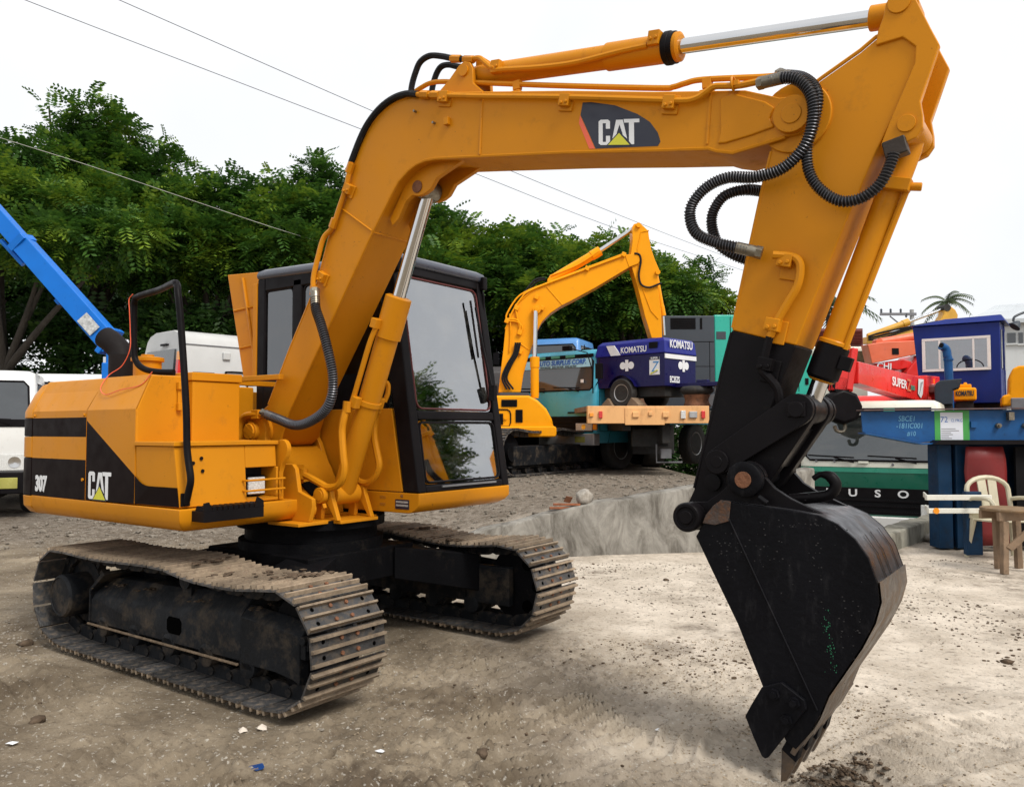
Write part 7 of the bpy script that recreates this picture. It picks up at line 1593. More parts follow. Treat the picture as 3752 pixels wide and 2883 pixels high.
for x0, x1, za, zb2 in ((wx0 - 0.04, wx1 + 0.04, wz1 - 0.01, wz1 + 0.04), (wx0 - 0.04, wx1 + 0.04, wz0 - 0.04, wz0 + 0.01), (wx0 - 0.04, wx0 + 0.02, wz0, wz1), (wx1 - 0.02, wx1 + 0.04, wz0, wz1), (wx0 + (wx1 - wx0) * 0.23, wx0 + (wx1 - wx0) * 0.26, wz0, wz1), (wx0 + (wx1 - wx0) * 0.76, wx0 + (wx1 - wx0) * 0.79, wz0, wz1)):
    t_ = MB(); t_.bx(x0, x1, -0.035, -0.013, za, zb2); t_.build('window_frame', M_white, wn)
t_ = MB(); L = [((wx0 + wx1) / 2 + 0.25 + 0.24 * math.cos(a_), -0.009, wz0 + 0.02 + 0.16 * abs(math.sin(a_))) for a_ in np.linspace(0, PI, 12)]; t_.tube(L, 0.012, 5); t_.build('steering_wheel', M_blk, wn)
t_ = MB(); t_.bx(w + 0.002, w + 0.012, 0.1, 1.0, z0 + 0.7, z1 - 0.15); t_.build('side_window', M_win, E)
t_ = MB(); t_.bx(w + 0.012, w + 0.03, 0.52, 0.57, z0, z1); t_.build('door_post', M_cabin, E)
t_ = MB(); t_.bx(0.2, w, 0.2, 1.0, 0.9, z0 - 0.003); t_.bx(-2.5, w + 1.5, 0.0, 1.4, 0.6, 0.9); t_.build('carrier_frame', M_chassis, E)
for x in (-1.9, -0.6, w + 0.7): wheel(E, (x, 0.12, 0.45), (0, -1, 0), 0.45, 0.3)
# blue exhaust pipe, saddle and yellow engine covers in front of it
s_, zp = q3(1510, 820, 15.2)
E = site('exhaust_pipe', 'curved blue exhaust pipe rising before the cabin window', 'pipe', s_, 15.2, PIT, 0)
zt2 = q3(0, 545, 15.2)[1] - PIT; zp -= PIT
t_ = MB(); t_.tube(spline([(0.02, 0, 0.0), (0.02, 0, zp), (0.0, 0, zt2 - 0.15), (-0.03, 0, zt2 - 0.02), (-0.12, -0.02, zt2 + 0.03)], 6), 0.075, 14); t_.tube([(-0.115, -0.02, zt2 + 0.03), (-0.13, -0.022, zt2 + 0.032)], 0.06, 14, 1); t_.build('pipe_bend', [M_beam, M_darkv], E, angle=50)
t_ = MB(); t_.tube([(0.02, 0, zp + 0.35), (0.02, 0, zp + 0.38)], 0.09, 14); t_.build('pipe_flange', M_beam, E)
s_, zp = q3(1390, 1045, 14.8)
E = site('fuel_tank', 'dark scuffed saddle-shaped tank below the blue exhaust pipe', 'tank', s_, 14.8, PIT, -28); f_ = lambda x, y: ((q3(x, y, 14.8)[0] - s_) * 0.9, q3(x, y, 14.8)[1] - PIT)
t_ = MB(); t_.prism([f_(*p) for p in ((1395, 1050), (1390, 900), (1400, 860), (1440, 835), (1630, 822), (1605, 905), (1550, 920), (1550, 1050))], 'Y', 0, 0.5); t_.build('tank_shell', paint('tank_dark', (0.012, 0.022, 0.035), 0.5, var=0.3, dirt=0.1, bump=0.1), E, 0.02)
t_ = MB(); t_.bx(0.1, 0.3, 0.1, 0.4, 0, f_(1400, 1050)[1]); t_.build('tank_support', M_chassis, E)
for (x0, y0, x1, y1, lab, txt) in ((1555, 890, 1757, 1015, 'yellow engine cover with black lettering right of the dark tank', 'KOMATSU'), (1310, 840, 1410, 985, 'brown and yellow engine cover half hidden left of the dark tank', 'OMAT')):
    s_, zq = q3(x0, y1, 15.6); E = site('engine_cover', lab, 'engine cover', s_, 15.6, PIT, -28); s1, zq1 = q3(x1, y0, 15.6); w = (s1 - s_) * 0.9; z0, z1 = zq - PIT, zq1 - PIT
    t_ = MB(); t_.bx(0, w, 0, 0.7, z0, z1 - (0.02 if txt == 'KOMATSU' else 0.18)); eo = t_.build('cover', M_yel2, E, 0.04, 3)
    t_ = MB(); t_.box((w * 0.55, 0.3, z1), (w * 0.5, 0.4, 0.10)); t_.box((w * 0.55, 0.3, z1 + 0.06), (w * 0.15, 0.2, 0.06)); t_.build('cap', M_yel2, E, 0.02)
    if txt == 'OMAT':
        t_ = MB(); t_.lathe([(0.0, -0.03), (0.16, -0.03), (0.19, 0.0), (0.19, 0.1), (0.1, 0.14)], (0.12, -0.05, z1 - 0.22), (0, 0, 1), 18); t_.build('air_cleaner', M_maroon, E)
    lettering('lettering', txt, (w * 0.5, -0.006, z0 + 0.13 if txt == 'OMAT' else (z0 + z1) / 2), 0.13 if txt == 'KOMATSU' else 0.11, M_decb, eo, sx=0.5, off=0.005)
    t_ = MB(); t_.bx(0.05, w - 0.05, 0.1, 0.6, 0, z0 - 0.005); t_.build('mount', M_chassis, E)
# yellow machine at the right edge
s_, zq = q3(1990, 1060, 14.6); s1, zq1 = q3(2300, 700, 14.6)
E = site('yellow_machine', 'rounded yellow machine body cut by the right edge', 'machine', s_, 14.6, PIT, -30); f_ = lambda x, y: ((q3(x, y, 14.6)[0] - s_) * 0.9, q3(x, y, 14.6)[1] - PIT)
t_ = MB(); t_.prism([f_(*p) for p in ((1990, 1060), (1990, 970), (2050, 955), (2055, 800), (2080, 730), (2130, 708), (2500, 700), (2500, 1060))], 'Y', 0, 1.4); ym = t_.build('body_shell', M_yel2, E, 0.04, 3)
t_ = MB(); a = f_(2120, 1020); t_.box((a[0] + 0.15, -0.03, a[1] - 0.05), (0.5, 0.1, 0.22)); t_.build('rubber_pad', M_grey, E, 0.02)
lettering('lettering', 'IE', (f_(2185, 0)[0], -0.01, f_(0, 905)[1]), 0.16, M_decb, ym); lettering('lettering', 'II', (f_(2185, 0)[0], -0.01, f_(0, 820)[1]), 0.16, M_decb, ym)
t_ = MB(); t_.bx(0.2, 2.2, 0.1, 1.2, 0.0, f_(0, 1062)[1]); t_.build('undercarriage', M_chassis, E)
# salmon orange excavator boom and arm
dO = 20.0
s_, _ = q3(1000, 560, dO)
E = site('excavator', 'salmon orange excavator arm with white letters behind the red crane', 'excavator', s_, dO, PIT, 0); f_ = lambda x, y: (q3(x, y, dO)[0] - s_, q3(x, y, dO)[1] - PIT)
t_ = MB(); t_.prism([f_(*p) for p in ((765, 520), (900, 500), (1300, 480), (1320, 590), (1240, 600), (1000, 650), (805, 690))], 'Y', -0.2, 0.2); ob = t_.build('boom', M_salm, E, 0.02)
t_ = MB(); a = f_(1010, 582); t_.box((a[0], -0.205, a[1]), (0.16, 0.02, 0.15)); t_.build('square_port', M_darkv, ob)
t_ = MB(); a, b = f_(905, 495), f_(1300, 430); t_.cyl((a[0], 0, a[1]), (b[0], 0, b[1]), 0.10, n=16); t_.build('ram_cylinder', M_salm, E)
t_ = MB(); a = f_(885, 495); t_.cyl((a[0], -0.12, a[1]), (a[0], 0.12, a[1]), 0.085, n=16); t_.build('ram_lug', M_salm, E)
t_ = MB(); t_.prism([f_(*p) for p in ((805, 690), (1090, 650), (1160, 670), (1150, 720), (1050, 745), (880, 715))], 'Y', -0.15, 0.2); oa = t_.build('arm', M_red, E, 0.02)
lettering('lettering', 'CHI', (f_(905, 0)[0], -0.16, f_(0, 715)[1]), 0.22, M_decw, oa, off=0.004, rot=(PI / 2, 0.05, 0))
t_ = MB(); t_.prism([f_(*p) for p in ((1150, 690), (1230, 610), (1300, 600), (1300, 1000), (1100, 1000), (1090, 770))], 'Y', -0.3, 0.9); t_.build('house', M_red, E, 0.02)
t_ = MB(); t_.prism([(f_(1300, 0)[0] - 1.6, 0.7), (f_(1300, 0)[0] + 1.0, 0.7), (f_(1300, 0)[0] + 1.0, f_(0, 995)[1]), (f_(1300, 0)[0] - 1.6, f_(0, 995)[1])], 'Y', 0.0, 1.6); t_.bx(f_(1300, 0)[0] - 2.0, f_(1300, 0)[0] + 1.2, 0.0, 1.6, 0, 0.7); t_.build('crawler_base', M_chassis, E)
# maroon louvred box and cream cab
dM = 21.0
s_, _ = q3(520, 450, dM)
E = site('louvred_unit', 'maroon louvred unit on a cream cab behind the bucket cylinder', 'machine', s_, dM, PIT, 0); f_ = lambda x, y: (q3(x, y, dM)[0] - s_, q3(x, y, dM)[1] - PIT)
x0, z1 = f_(265, 370); x1, z0 = f_(765, 528)
t_ = MB(); t_.bx(x0, x1, 0.05, 1.2, z0, z1); mo = t_.build('unit_body', M_maroon, E, 0.01)
for k in range(9): t_ = MB(); zz = z0 + 0.10 + k * (z1 - z0 - 0.12) / 9; t_.box(((x0 + x1) / 2, 0.03, zz), (x1 - x0 - 0.06, 0.08, 0.02), rx=0.5); t_.build('louvre_slat', M_maroon, mo)
xa, za = f_(300, 530); xb, zb = f_(800, 700)
t_ = MB(); t_.bx(xa, xb, 0.0, 1.6, zb - 1.2, za - 0.003); t_.build('cream_cab', M_cream, E, 0.05)
xa, za = f_(640, 572); t_ = MB(); t_.bx(xa, xb + 0.01, -0.02, 0.3, zb, za); t_.build('side_window', paint('olive_window', (0.05, 0.045, 0.025), 0.3, bump=0), E)
t_ = MB(); t_.bx(x0, x1, 0.1, 1.5, 0.0, zb - 1.2); t_.build('undercarriage', M_chassis, E)
# far yellow excavator boom
dY = 27.0
s_, _ = q3(1100, 400, dY)
E = site('excavator', 'far yellow excavator boom with a thin ram, by the utility pole', 'excavator', s_, dY, PIT, 0); f_ = lambda x, y: (q3(x, y, dY)[0] - s_, q3(x, y, dY)[1] - PIT)
t_ = MB(); t_.prism([f_(*p) for p in ((770, 510), (770, 450), (1000, 420), (1400, 320), (1420, 330), (1400, 400), (1250, 480), (1000, 500))], 'Y', -0.2, 0.2); M_oldy = paint('old_yellow_paint', (0.62, 0.33, 0.03), 0.45, var=0.12, dirt=0.2, dirtcol=(0.3, 0.16, 0.05), bump=0.05); t_.build('boom', M_oldy, E, 0.02)
t_ = MB(); t_.prism([f_(*p) for p in ((1400, 325), (1450, 250), (1455, 190), (1500, 175), (1550, 215), (1572, 260), (1565, 320))], 'Y', -0.2, 0.2); t_.build('stick', M_oldy, E, 0.02)
a, g, r = f_(800, 445), f_(1160, 315), f_(1470, 200); ram(E, a, g, r, 0.11, 0.05, 0.0, M_oldy)
t_ = MB(); a = f_(1475, 195); t_.cyl((a[0], -0.22, a[1]), (a[0], 0.22, a[1]), 0.12, n=16); t_.build('pin', M_chassis, E)
for k in range(3): t_ = MB(); t_.tube(spline([(*[f_(780, 450 + 15 * k)[0]], -0.22, f_(0, 450 + 15 * k)[1]), (f_(900, 410 + 20 * k)[0], -0.22, f_(0, 415 + 25 * k)[1]), (f_(1150, 360 + 12 * k)[0], -0.22, f_(0, 365 + 10 * k)[1]), (f_(1390, 310)[0], -0.22, f_(0, 318)[1])], 6), 0.03, 6); t_.build('hydraulic_hose', M_rubber, E)
t_ = MB(); t_.bx(-4.2, -1.6, 0, 2, 0.9, f_(0, 500)[1]); t_.bx(-4.6, -1.2, 0, 2.2, 0, 0.9); t_.build('house', M_oldy, E, 0.05)
# warehouse
dW = 36.0
s_, ze = q3(1580, 345, dW)
E = site('warehouse', 'white warehouse with pale metal roof at the right edge', 'building', s_, dW, PIT, -22); f_ = lambda x, y, d=dW: (q3(x, y, d)[0] - s_, q3(x, y, d)[1] - PIT)
ez = f_(0, 345)[1] + 0.1; lx = 0.3; rx = lx + 16
t_ = MB(); t_.bx(lx + 0.4, rx, 0.3, 10, 0, ez); wl_ = t_.build('wall', M_wall, E)
t_ = MB(); t_.hexa([(lx, 0, ez), (rx + 0.4, 0, ez), (rx + 0.4, 10.3, ez), (lx, 10.3, ez), (lx + 2.0, 4.6, ez + 1.3), (rx + 0.4, 4.6, ez + 1.7), (rx + 0.4, 5.7, ez + 1.7), (lx + 2.0, 5.7, ez + 1.3)]); rf_ = t_.build('roof', M_roof, E)
for k in range(40):
    t_ = MB(); x = lx + 0.3 + k * 0.4; x = x + 1.9 * (1 - k / 40); t_.tube([(x - 1.5 * (1 - k / 40), 0.0, ez + 0.02), (x, 4.6, ez + 1.31 + 0.4 * k / 40)], 0.02, 4); t_.build('roof_rib', M_roof, rf_)
t_ = MB(); t_.bx(lx, rx + 0.4, -0.12, 0, ez - 0.12, ez + 0.06); t_.build('gutter', M_roof, rf_)
for (x0, y0, x1, y1) in ((1985, 425, 2050, 515), (2070, 425, 2105, 520), (2120, 415, 2240, 520), (2320, 415, 2420, 520)):
    a, b = f_(x0, y0), f_(x1, y1); t_ = MB(); t_.bx(a[0], b[0], 0.25, 0.32, b[1], a[1]); wn = t_.build('window', M_win, E)
    t_ = MB(); t_.bx(a[0] - 0.06, b[0] + 0.06, 0.2, 0.3, b[1] - 0.08, b[1] - 0.003); t_.build('sill', M_wall, wn)
# lamp on a bracket at the right edge
p = at(*R3(2150, 300), 17)
E = empty('flood_lamp', 'flood lamp on a curved arm at the right edge before the warehouse roof', 'lamp', (p.x, p.y, PIT), SITE); h_ = p.z - PIT
t_ = MB(); t_.cyl((0.35, 0, 0), (0.35, 0, h_ + 0.5), 0.045); t_.tube(spline([(0.35, 0, h_ + 0.15), (0.15, 0, h_ + 0.18), (-0.1, 0, h_ + 0.08), (-0.14, 0, h_ - 0.02)], 5), 0.025, 8); t_.build('post', M_slate, E)
t_ = MB(); t_.lathe([(0.02, 0.16), (0.06, 0.12), (0.12, 0.0), (0.11, 0.0)], (-0.12, 0, h_ - 0.14), (0.55, 0, 0.6), 16); t_.build('lamp_shade', M_slate, E)
# utility pole
p = at(*R3(1190, 205), 60)
E = empty('utility_pole', 'grey concrete utility pole with a wide cross arm', 'utility pole', (p.x, p.y, 0), SITE); h_ = p.z
M_pole = paint('pole_concrete', (0.34, 0.34, 0.33), 0.9, bump=0.05)
t_ = MB(); t_.tube([(0, 0, 0), (0, 0, h_)], [0.22, 0.15], 12); t_.build('pole_shaft', M_pole, E)
xa = -2.45; t_ = MB(); t_.bx(xa, 0.25, -0.2, -0.1, h_ - 0.46, h_ - 0.26); t_.tube([(-1.7, -0.12, h_ - 0.5), (0, -0.12, h_ - 1.9)], 0.05, 6); t_.build('cross_arm', M_grey, E)
for x in (-2.35, -1.65, -0.9, -0.5): t_ = MB(); t_.lathe([(0.03, 0), (0.09, 0.08), (0.06, 0.16), (0.09, 0.24), (0.03, 0.34)], (x, -0.15, h_ - 0.28), (0, 0, 1 if x != -0.5 else -1), 10); t_.build('insulator', M_slate, E)

# ---- beam, rails, tarpaulin and furniture near the kerb
dI = 9.2
s_, zq = q3(750, 1110, dI)
E = site('steel_beam', 'blue steel beam with chalk writing and a taped paper label', 'beam', s_, dI, 0.0, 0); f_ = lambda x, y: (q3(x, y, dI)[0] - s_, q3(x, y, dI)[1])
t_ = MB(); t_.prism([f_(*p) for p in ((740, 1112), (2800, 1085), (2800, 1372), (1370, 1372), (1260, 1385), (752, 1290))], 'Y', -0.01, 0.01); web = t_.build('web', M_beam, E)
t_ = MB(); a, b = f_(730, 1105), f_(2800, 1080); t_.hexa([(a[0], -0.10, a[1] + 0.002), (b[0], -0.10, b[1] + 0.002), (b[0], 0.10, b[1] + 0.002), (a[0], 0.10, a[1] + 0.002), (a[0], -0.10, a[1] + 0.016), (b[0], -0.10, b[1] + 0.016), (b[0], 0.10, b[1] + 0.016), (a[0], 0.10, a[1] + 0.016)]); tf_ = t_.build('top_flange', paint('rusted_blue', (0.10, 0.06, 0.055), 0.7, var=0.4, dirt=0.4, dirtcol=(0.02, 0.06, 0.14), scale=8, bump=0.2), E)
t_ = MB(); P_ = [f_(*p) for p in ((745, 1296), (1258, 1392), (1380, 1384))]; t_.loft([[(x, -0.10, z_), (x, 0.10, z_), (x, 0.10, z_ - 0.014), (x, -0.10, z_ - 0.014)] for x, z_ in P_]); t_.build('bottom_flange', M_beam, E)
t_ = MB(); a, b = f_(1325, 1400), f_(2800, 1400); t_.hexa([(a[0], -0.16, a[1]), (b[0], -0.16, a[1]), (b[0], 0.35, a[1]), (a[0], 0.35, a[1]), (a[0] + 0.06, -0.16, a[1] + 0.048), (b[0], -0.16, a[1] + 0.048), (b[0], 0.35, a[1] + 0.048), (a[0] + 0.06, 0.35, a[1] + 0.048)]); t_.build('bearing_plate', M_blk, E)
M_stand = paint('stand_blue', (0.005, 0.030, 0.075), 0.55, var=0.25, dirt=0.3, dirtcol=(0.02, 0.02, 0.02), spec=0.2, bump=0.1)
M_chalk = paint('chalk_blue', (0.13, 0.33, 0.50), 0.8, bump=0)
for txt, x, y, sz in (('SBCE1', 1140, 1175, 0.085), ('-181IC001', 1165, 1238, 0.085), ('#10', 1180, 1308, 0.075)):
    a = f_(x, y); lettering('chalk_writing', txt, (a[0], -0.0125, a[1]), sz, M_chalk, web, ext=0.0005, sx=0.85, shear=0.15)
a, b = f_(1385, 1100), f_(1700, 1368); t_ = MB(); t_.bx(a[0], b[0], -0.013, -0.0105, b[1], a[1]); tp_ = t_.build('green_tape', paint('tape_green', (0.045, 0.30, 0.06), 0.5, var=0.1, bump=0.02), web)
a, b = f_(1435, 1118), f_(1640, 1360); t_ = MB(); t_.bx(a[0], b[0], -0.016, -0.0135, b[1], a[1]); pp = t_.build('paper_label', paint('paper', (0.62, 0.65, 0.72), 0.8, var=0.06, bump=0.02), web)
M_pen = paint('pen_blue', (0.02, 0.12, 0.40), 0.7, bump=0)
a = f_(1470, 1183); lettering('handwriting', '72', (a[0], -0.0168, a[1]), 0.09, M_pen, pp, ext=0.0004); a = f_(1580, 1190); lettering('handwriting', '12.19KG', (a[0], -0.0168, a[1]), 0.05, M_pen, pp, ext=0.0004, sx=0.75)
for k, (x0, w_) in enumerate(((1440, 100), (1440, 130), (1440, 60), (1440, 75), (1440, 40), (1440, 65))):
    a = f_(x0 + 5, 1263 + k * 17); b = f_(x0 + w_, 0); t_ = MB(); t_.bx(a[0], b[0], -0.0168, -0.0162, a[1] - 0.004, a[1] + 0.004); t_.build('print_line', M_grey, pp)
for x in (1945, 2180): a = f_(x, 1235); t_ = MB(); t_.cyl((a[0], -0.05, a[1]), (a[0], 0, a[1]), 0.03, n=6); t_.cyl((a[0], -0.075, a[1]), (a[0], -0.05, a[1]), 0.016, n=10); t_.build('bolt', M_fit, web)
a = f_(1730, 1225); t_ = MB(); t_.box((a[0], -0.02, a[1]), (0.07, 0.03, 0.07)); t_.build('nut_plate', M_beam, web)
a = f_(2045, 1135); t_ = MB(); t_.box((a[0], -0.04, a[1] - 0.02), (0.06, 0.06, 0.09)); t_.build('clip', M_fit, web)
for x in (1480, 1640): a = f_(x, 1400); t_ = MB(); t_.bx(a[0] - 0.07, a[0] + 0.09, 0.02, 0.25, 0.0, a[1] - 0.004); t_.build('stand_post', M_stand, E, 0.01)
t_ = MB(); a = f_(1560, 1400); t_.bx(a[0] - 0.02, a[0] + 1.4, 0.27, 0.32, 0.02, a[1] - 0.006); t_.build('stand_panel', M_stand, E)
# red tarpaulin
s_, zq = q4(1760, 520, 8.9); E2 = site('red_tarpaulin', 'red tarpaulin hanging under the blue beam', 'tarpaulin', s_, 9.12, 0.0, 0)
t_ = MB(); rings = []
for k in range(9):
    zz = 0.05 + (q4(0, 525, 9.1)[1] - 0.06) * k / 8; rings.append([(x + 0.03 * math.sin(3 * x + k) + 0.15 * (1 - k / 8), 0.02 * math.sin(11 * x + k * 0.7), zz) for x in np.linspace(-0.20, 0.24, 14)])
t_.loft(rings, 0, False, False); o = t_.build('cloth', paint('tarp_red', (0.15, 0.007, 0.008), 0.6, var=0.2, bump=0.15, bscale=12), E2); sol = o.modifiers.new('thick', 'SOLIDIFY'); sol.thickness = 0.004
t_ = MB(); t_.bx(0.42, 1.5, 0.05, 0.09, 0.03, 1.15); t_.build('shadow_sheet', M_darkv, E2)  # added dark sheet, its colour standing for the shadow under the beam
# white guard rails
dR = 8.7
s_, _ = q4(1215, 930, dR); E = site('guard_rail', 'two rusty white steel rails on short brackets beside the blue stand', 'rail', s_, dR, 0.0, 0); f_ = lambda x, y: (q4(x, y, dR)[0] - s_, q4(x, y, dR)[1])
for (x, y0, y1, x1) in ((1215, 925, 967, 1750), (1230, 1035, 1075, 1720)):
    a, b = f_(x, y0), f_(x1, y1); t_ = MB(); t_.bx(a[0], b[0], -0.02, 0.03, b[1], a[1]); t_.hexa([(a[0], -0.02, b[1]), (a[0] + 0.02, 0.0, b[1]), (a[0] + 0.20, 0.42, b[1]), (a[0] + 0.18, 0.42, b[1]), (a[0], -0.02, a[1]), (a[0] + 0.02, 0.0, a[1]), (a[0] + 0.20, 0.42, a[1]), (a[0] + 0.18, 0.42, a[1])]); t_.build('rail', paint('rusty_white', (0.66, 0.65, 0.58), 0.5, var=0.06, dirt=0.2, dirtcol=(0.35, 0.16, 0.06), scale=5, dscale=10, bump=0.1), E, 0.006)
a = f_(1290, 1053); t_ = MB(); t_.cyl((a[0], -0.03, a[1]), (a[0], -0.02, a[1]), 0.032, n=18); t_.build('reflector', M_amber, E)
a, b = f_(1560, 1090), f_(1690, 900); t_ = MB(); t_.bx(a[0], b[0], 0.035, 0.11, 0.0, b[1]); t_.build('rail_post', M_stand, E, 0.01)
# plastic chair
E = site('plastic_chair', 'white plastic garden chair behind the wooden stool', 'chair', q4(1880, 1400, 8.55)[0], 8.55, gz(S(5.9, 8.55)), 6)
M_pl = paint('aged_plastic', (0.50, 0.46, 0.34), 0.5, var=0.1, dirt=0.15, dirtcol=(0.3, 0.25, 0.17), scale=4, bump=0.05)
t_ = MB(); hw_ = 0.24
arch = [(-hw_, 0.42)] + [(-hw_ + 0.0, 0.70)] + [(0.24 * math.cos(a_), 0.72 + 0.13 * math.sin(a_)) for a_ in np.linspace(PI, 0, 11)] + [(hw_, 0.70), (hw_, 0.42)]
t_.tube([(x, 0.22 + (z_ - 0.42) * 0.18, z_) for x, z_ in arch], 0.026, 8); t_.bx(-0.235, 0.235, 0.20, 0.235, 0.41, 0.50); t_.build('backrest_frame', M_pl, E)
for x, w_ in ((-0.052, 0.10), (0.052, 0.10)):
    t_ = MB(); t_.hexa([(x - w_ / 2, 0.212, 0.45), (x + w_ / 2, 0.212, 0.45), (x + w_ / 2, 0.23, 0.45), (x - w_ / 2, 0.23, 0.45), (x * 1.2 - w_ / 2, 0.285, 0.83), (x * 1.2 + w_ / 2, 0.285, 0.83), (x * 1.2 + w_ / 2, 0.30, 0.83), (x * 1.2 - w_ / 2, 0.30, 0.83)]); t_.build('back_slat', M_pl, E, 0.004)
t_ = MB(); t_.hexa([(-0.235, -0.22, 0.415), (0.235, -0.22, 0.415), (0.235, 0.21, 0.395), (-0.235, 0.21, 0.395), (-0.235, -0.22, 0.435), (0.235, -0.22, 0.435), (0.235, 0.21, 0.415), (-0.235, 0.21, 0.415)]); t_.build('seat', M_pl, E, 0.008)
for sx in (-1, 1):
    for sy, yt in ((-1, -0.2), (1, 0.2)):
        t_ = MB(); t_.tube([(sx * 0.22, yt, 0.42), (sx * 0.27, yt + sy * 0.06, 0.0)], [0.034, 0.024], 6); t_.build('leg', M_pl, E)
    t_ = MB(); t_.tube(spline([(sx * 0.25, 0.24, 0.62), (sx * 0.27, 0.1, 0.64), (sx * 0.27, -0.15, 0.63), (sx * 0.25, -0.22, 0.43)], 5), 0.022, 6); t_.build('armrest', M_pl, E)
# wooden stool
E = site('wooden_stool', 'rough wooden stool with braced legs at the right edge', 'stool', q4(1860, 1050, 7.9)[0], 7.9, gz(S(5, 7.9)), 8)
t_ = MB(); t_.lathe([(0.0, 0.585), (0.235, 0.585), (0.24, 0.60), (0.235, 0.612), (0.0, 0.615)], (0.03, 0, 0), (0, 0, 1), 22); t_.build('stool_top', paint('worn_board', (0.19, 0.12, 0.06), 0.7, var=0.3, dirt=0.3, dirtcol=(0.28, 0.22, 0.16), scale=8, bump=0.2), E)
t_ = MB(); t_.bx(-0.17, 0.25, -0.14, -0.10, 0.50, 0.584); t_.bx(-0.17, 0.25, 0.10, 0.14, 0.50, 0.584); t_.build('apron', M_wood, E, 0.004)
for x, y in ((-0.12, -0.12), (0.02, 0.12), (0.22, -0.12), (0.24, 0.12)): t_ = MB(); t_.box((x, y * 1.1, 0.25), (0.062, 0.05, 0.50), rz=0.05, ry=0.03 if x < 0 else -0.03); t_.build('leg', M_wood, E, 0.004)
t_ = MB(); t_.hexa([(-0.12, -0.165, 0.26), (-0.06, -0.165, 0.22), (-0.06, -0.145, 0.22), (-0.12, -0.145, 0.26), (0.20, -0.165, 0.50), (0.25, -0.165, 0.46), (0.25, -0.145, 0.46), (0.20, -0.145, 0.50)]); t_.build('brace', M_wood, E)

# ---- stones and scrap on the wall, rubble and litter
def stone(name, label, cat, p, r, mat, seed, flat=0.9, sub=3, amp=0.16):
    bm = bmesh.new(); bmesh.ops.create_icosphere(bm, subdivisions=sub, radius=1.0); q = random.Random(seed); ph = [q.uniform(0, 9) for _ in range(6)]
    from mathutils import noise as mn
    for v in bm.verts:
        k = 1 + amp * mn.noise(v.co * 1.6 + Vector(ph[:3])) * 1.6 + amp * 0.5 * mn.noise(v.co * 5 + Vector(ph[3:])); v.co = v.co * k * r; v.co.z *= flat
    me = bpy.data.meshes.new(name); bm.to_mesh(me); bm.free(); me.materials.append(mat); me.polygons.foreach_set('use_smooth', [True] * len(me.polygons))
    o = bpy.data.objects.new(name, me); COL.objects.link(o); o.location = (p[0], p[1], p[2] + r * flat * 0.85); tag(o, label, cat); return o
def wtop(x, y):
    d = 8.9; s = (x - 1876) / FPX * d; d = float(WALLY(s)) + 0.12; s = (x - 1876) / FPX * d; return S(s, d, float(np.interp(s, [p[0] for p in WALL], WTOP)))
M_agg = paint('rough_aggregate', (0.34, 0.31, 0.27), 0.95, var=0.5, dirt=0.4, dirtcol=(0.10, 0.085, 0.065), scale=9, dscale=14, bump=1.0, bscale=30)
stone('boulder', 'round lump of rough concrete sitting on the retaining wall', 'boulder', wtop(2140, 1800), 0.098, M_agg, 4, 0.92)
for i, (x, rz, w_, lab) in enumerate(((2052, 0.1, 0.24, 'rusty flat bar end lying on the wall, nearest the excavator track'), (2075, -0.1, 0.30, 'longer rusty flat bar lying across the wall beside the boulder'), (2110, 0.2, 0.14, 'short rusty steel offcut touching the boulder on the wall'))):
    p = wtop(x, 1800); t_ = MB(); t_.box((0, 0, 0), (w_, 0.05, 0.022)); o = t_.build('steel_offcut', paint('orange_rust', (0.28, 0.10, 0.045), 0.85, var=0.35, scale=10, bump=0.4), None, 0.003); o.location = (p.x, p.y, p.z + 0.014 + 0.02 * (i == 1)); o.rotation_euler = (0, 0, SITE + rz); tag(o, lab, 'scrap steel')
p = wtop(2080, 1800); t_ = MB(); t_.box((0, 0, 0), (0.085, 0.012, 0.075)); o = t_.build('steel_plate', M_rust, None, 0.002); o.location = (p.x, p.y, p.z + 0.085); o.rotation_euler = (0.5, 0.2, SITE + 0.5); tag(o, 'small rusty square plate leaning on the scrap on the wall', 'scrap steel')
for i, (x, y, d, r, lab) in enumerate(((3440, 1958, 9.9, 0.17, 'flat broken concrete chunk under the guard rails'), (3500, 1962, 9.7, 0.09, 'smaller broken chunk right of the flat concrete chunk'))):
    p = at(x, y, d); stone('rubble', lab, 'rubble', (p.x, p.y, gz(p) - 0.02), r, M_agg, 20 + i, 0.45, 2)
M_bag = paint('plastic_film', (0.72, 0.74, 0.76), 0.3, var=0.1, bump=0.2)
def litter(label, x, y, r, mat, seed, name='litter', flat=0.35):
    r *= 0.62
    dr = FWD + RGT * ((x - 1876.0) / FPX) - UPV * ((y - 1441.5) / FPX); p = EYE + dr * (-EYE.z / dr.z)
    q = random.Random(seed); mb = MB(); n = 7
    pts = [(r * q.uniform(0.5, 1) * math.cos(2 * PI * k / n), r * q.uniform(0.3, 0.8) * math.sin(2 * PI * k / n), r * flat * q.uniform(0.0, 0.6)) for k in range(n)]
    mb.add(pts + [(0, 0, r * flat), (0, 0, 0.0)], [(k, (k + 1) % n, n) for k in range(n)] + [((k + 1) % n, k, n + 1) for k in range(n)])
    o = mb.build(name, mat, None, smooth=False); o.location = (p.x, p.y, gz(p) + 0.004); o.rotation_euler = (0, 0, q.uniform(0, 6)); tag(o, label, 'litter' if name == 'litter' else 'stone'); return o
M_pale = paint('pale_lump', (0.62, 0.54, 0.46), 0.9, var=0.2, bump=0.6)
litter('crumpled pale paper lump before the near track', 890, 2668, 0.055, M_pale, 1, flat=0.7); litter('larger crumpled pale lump right of the paper by the near track', 960, 2660, 0.05, M_pale, 2, flat=0.8)
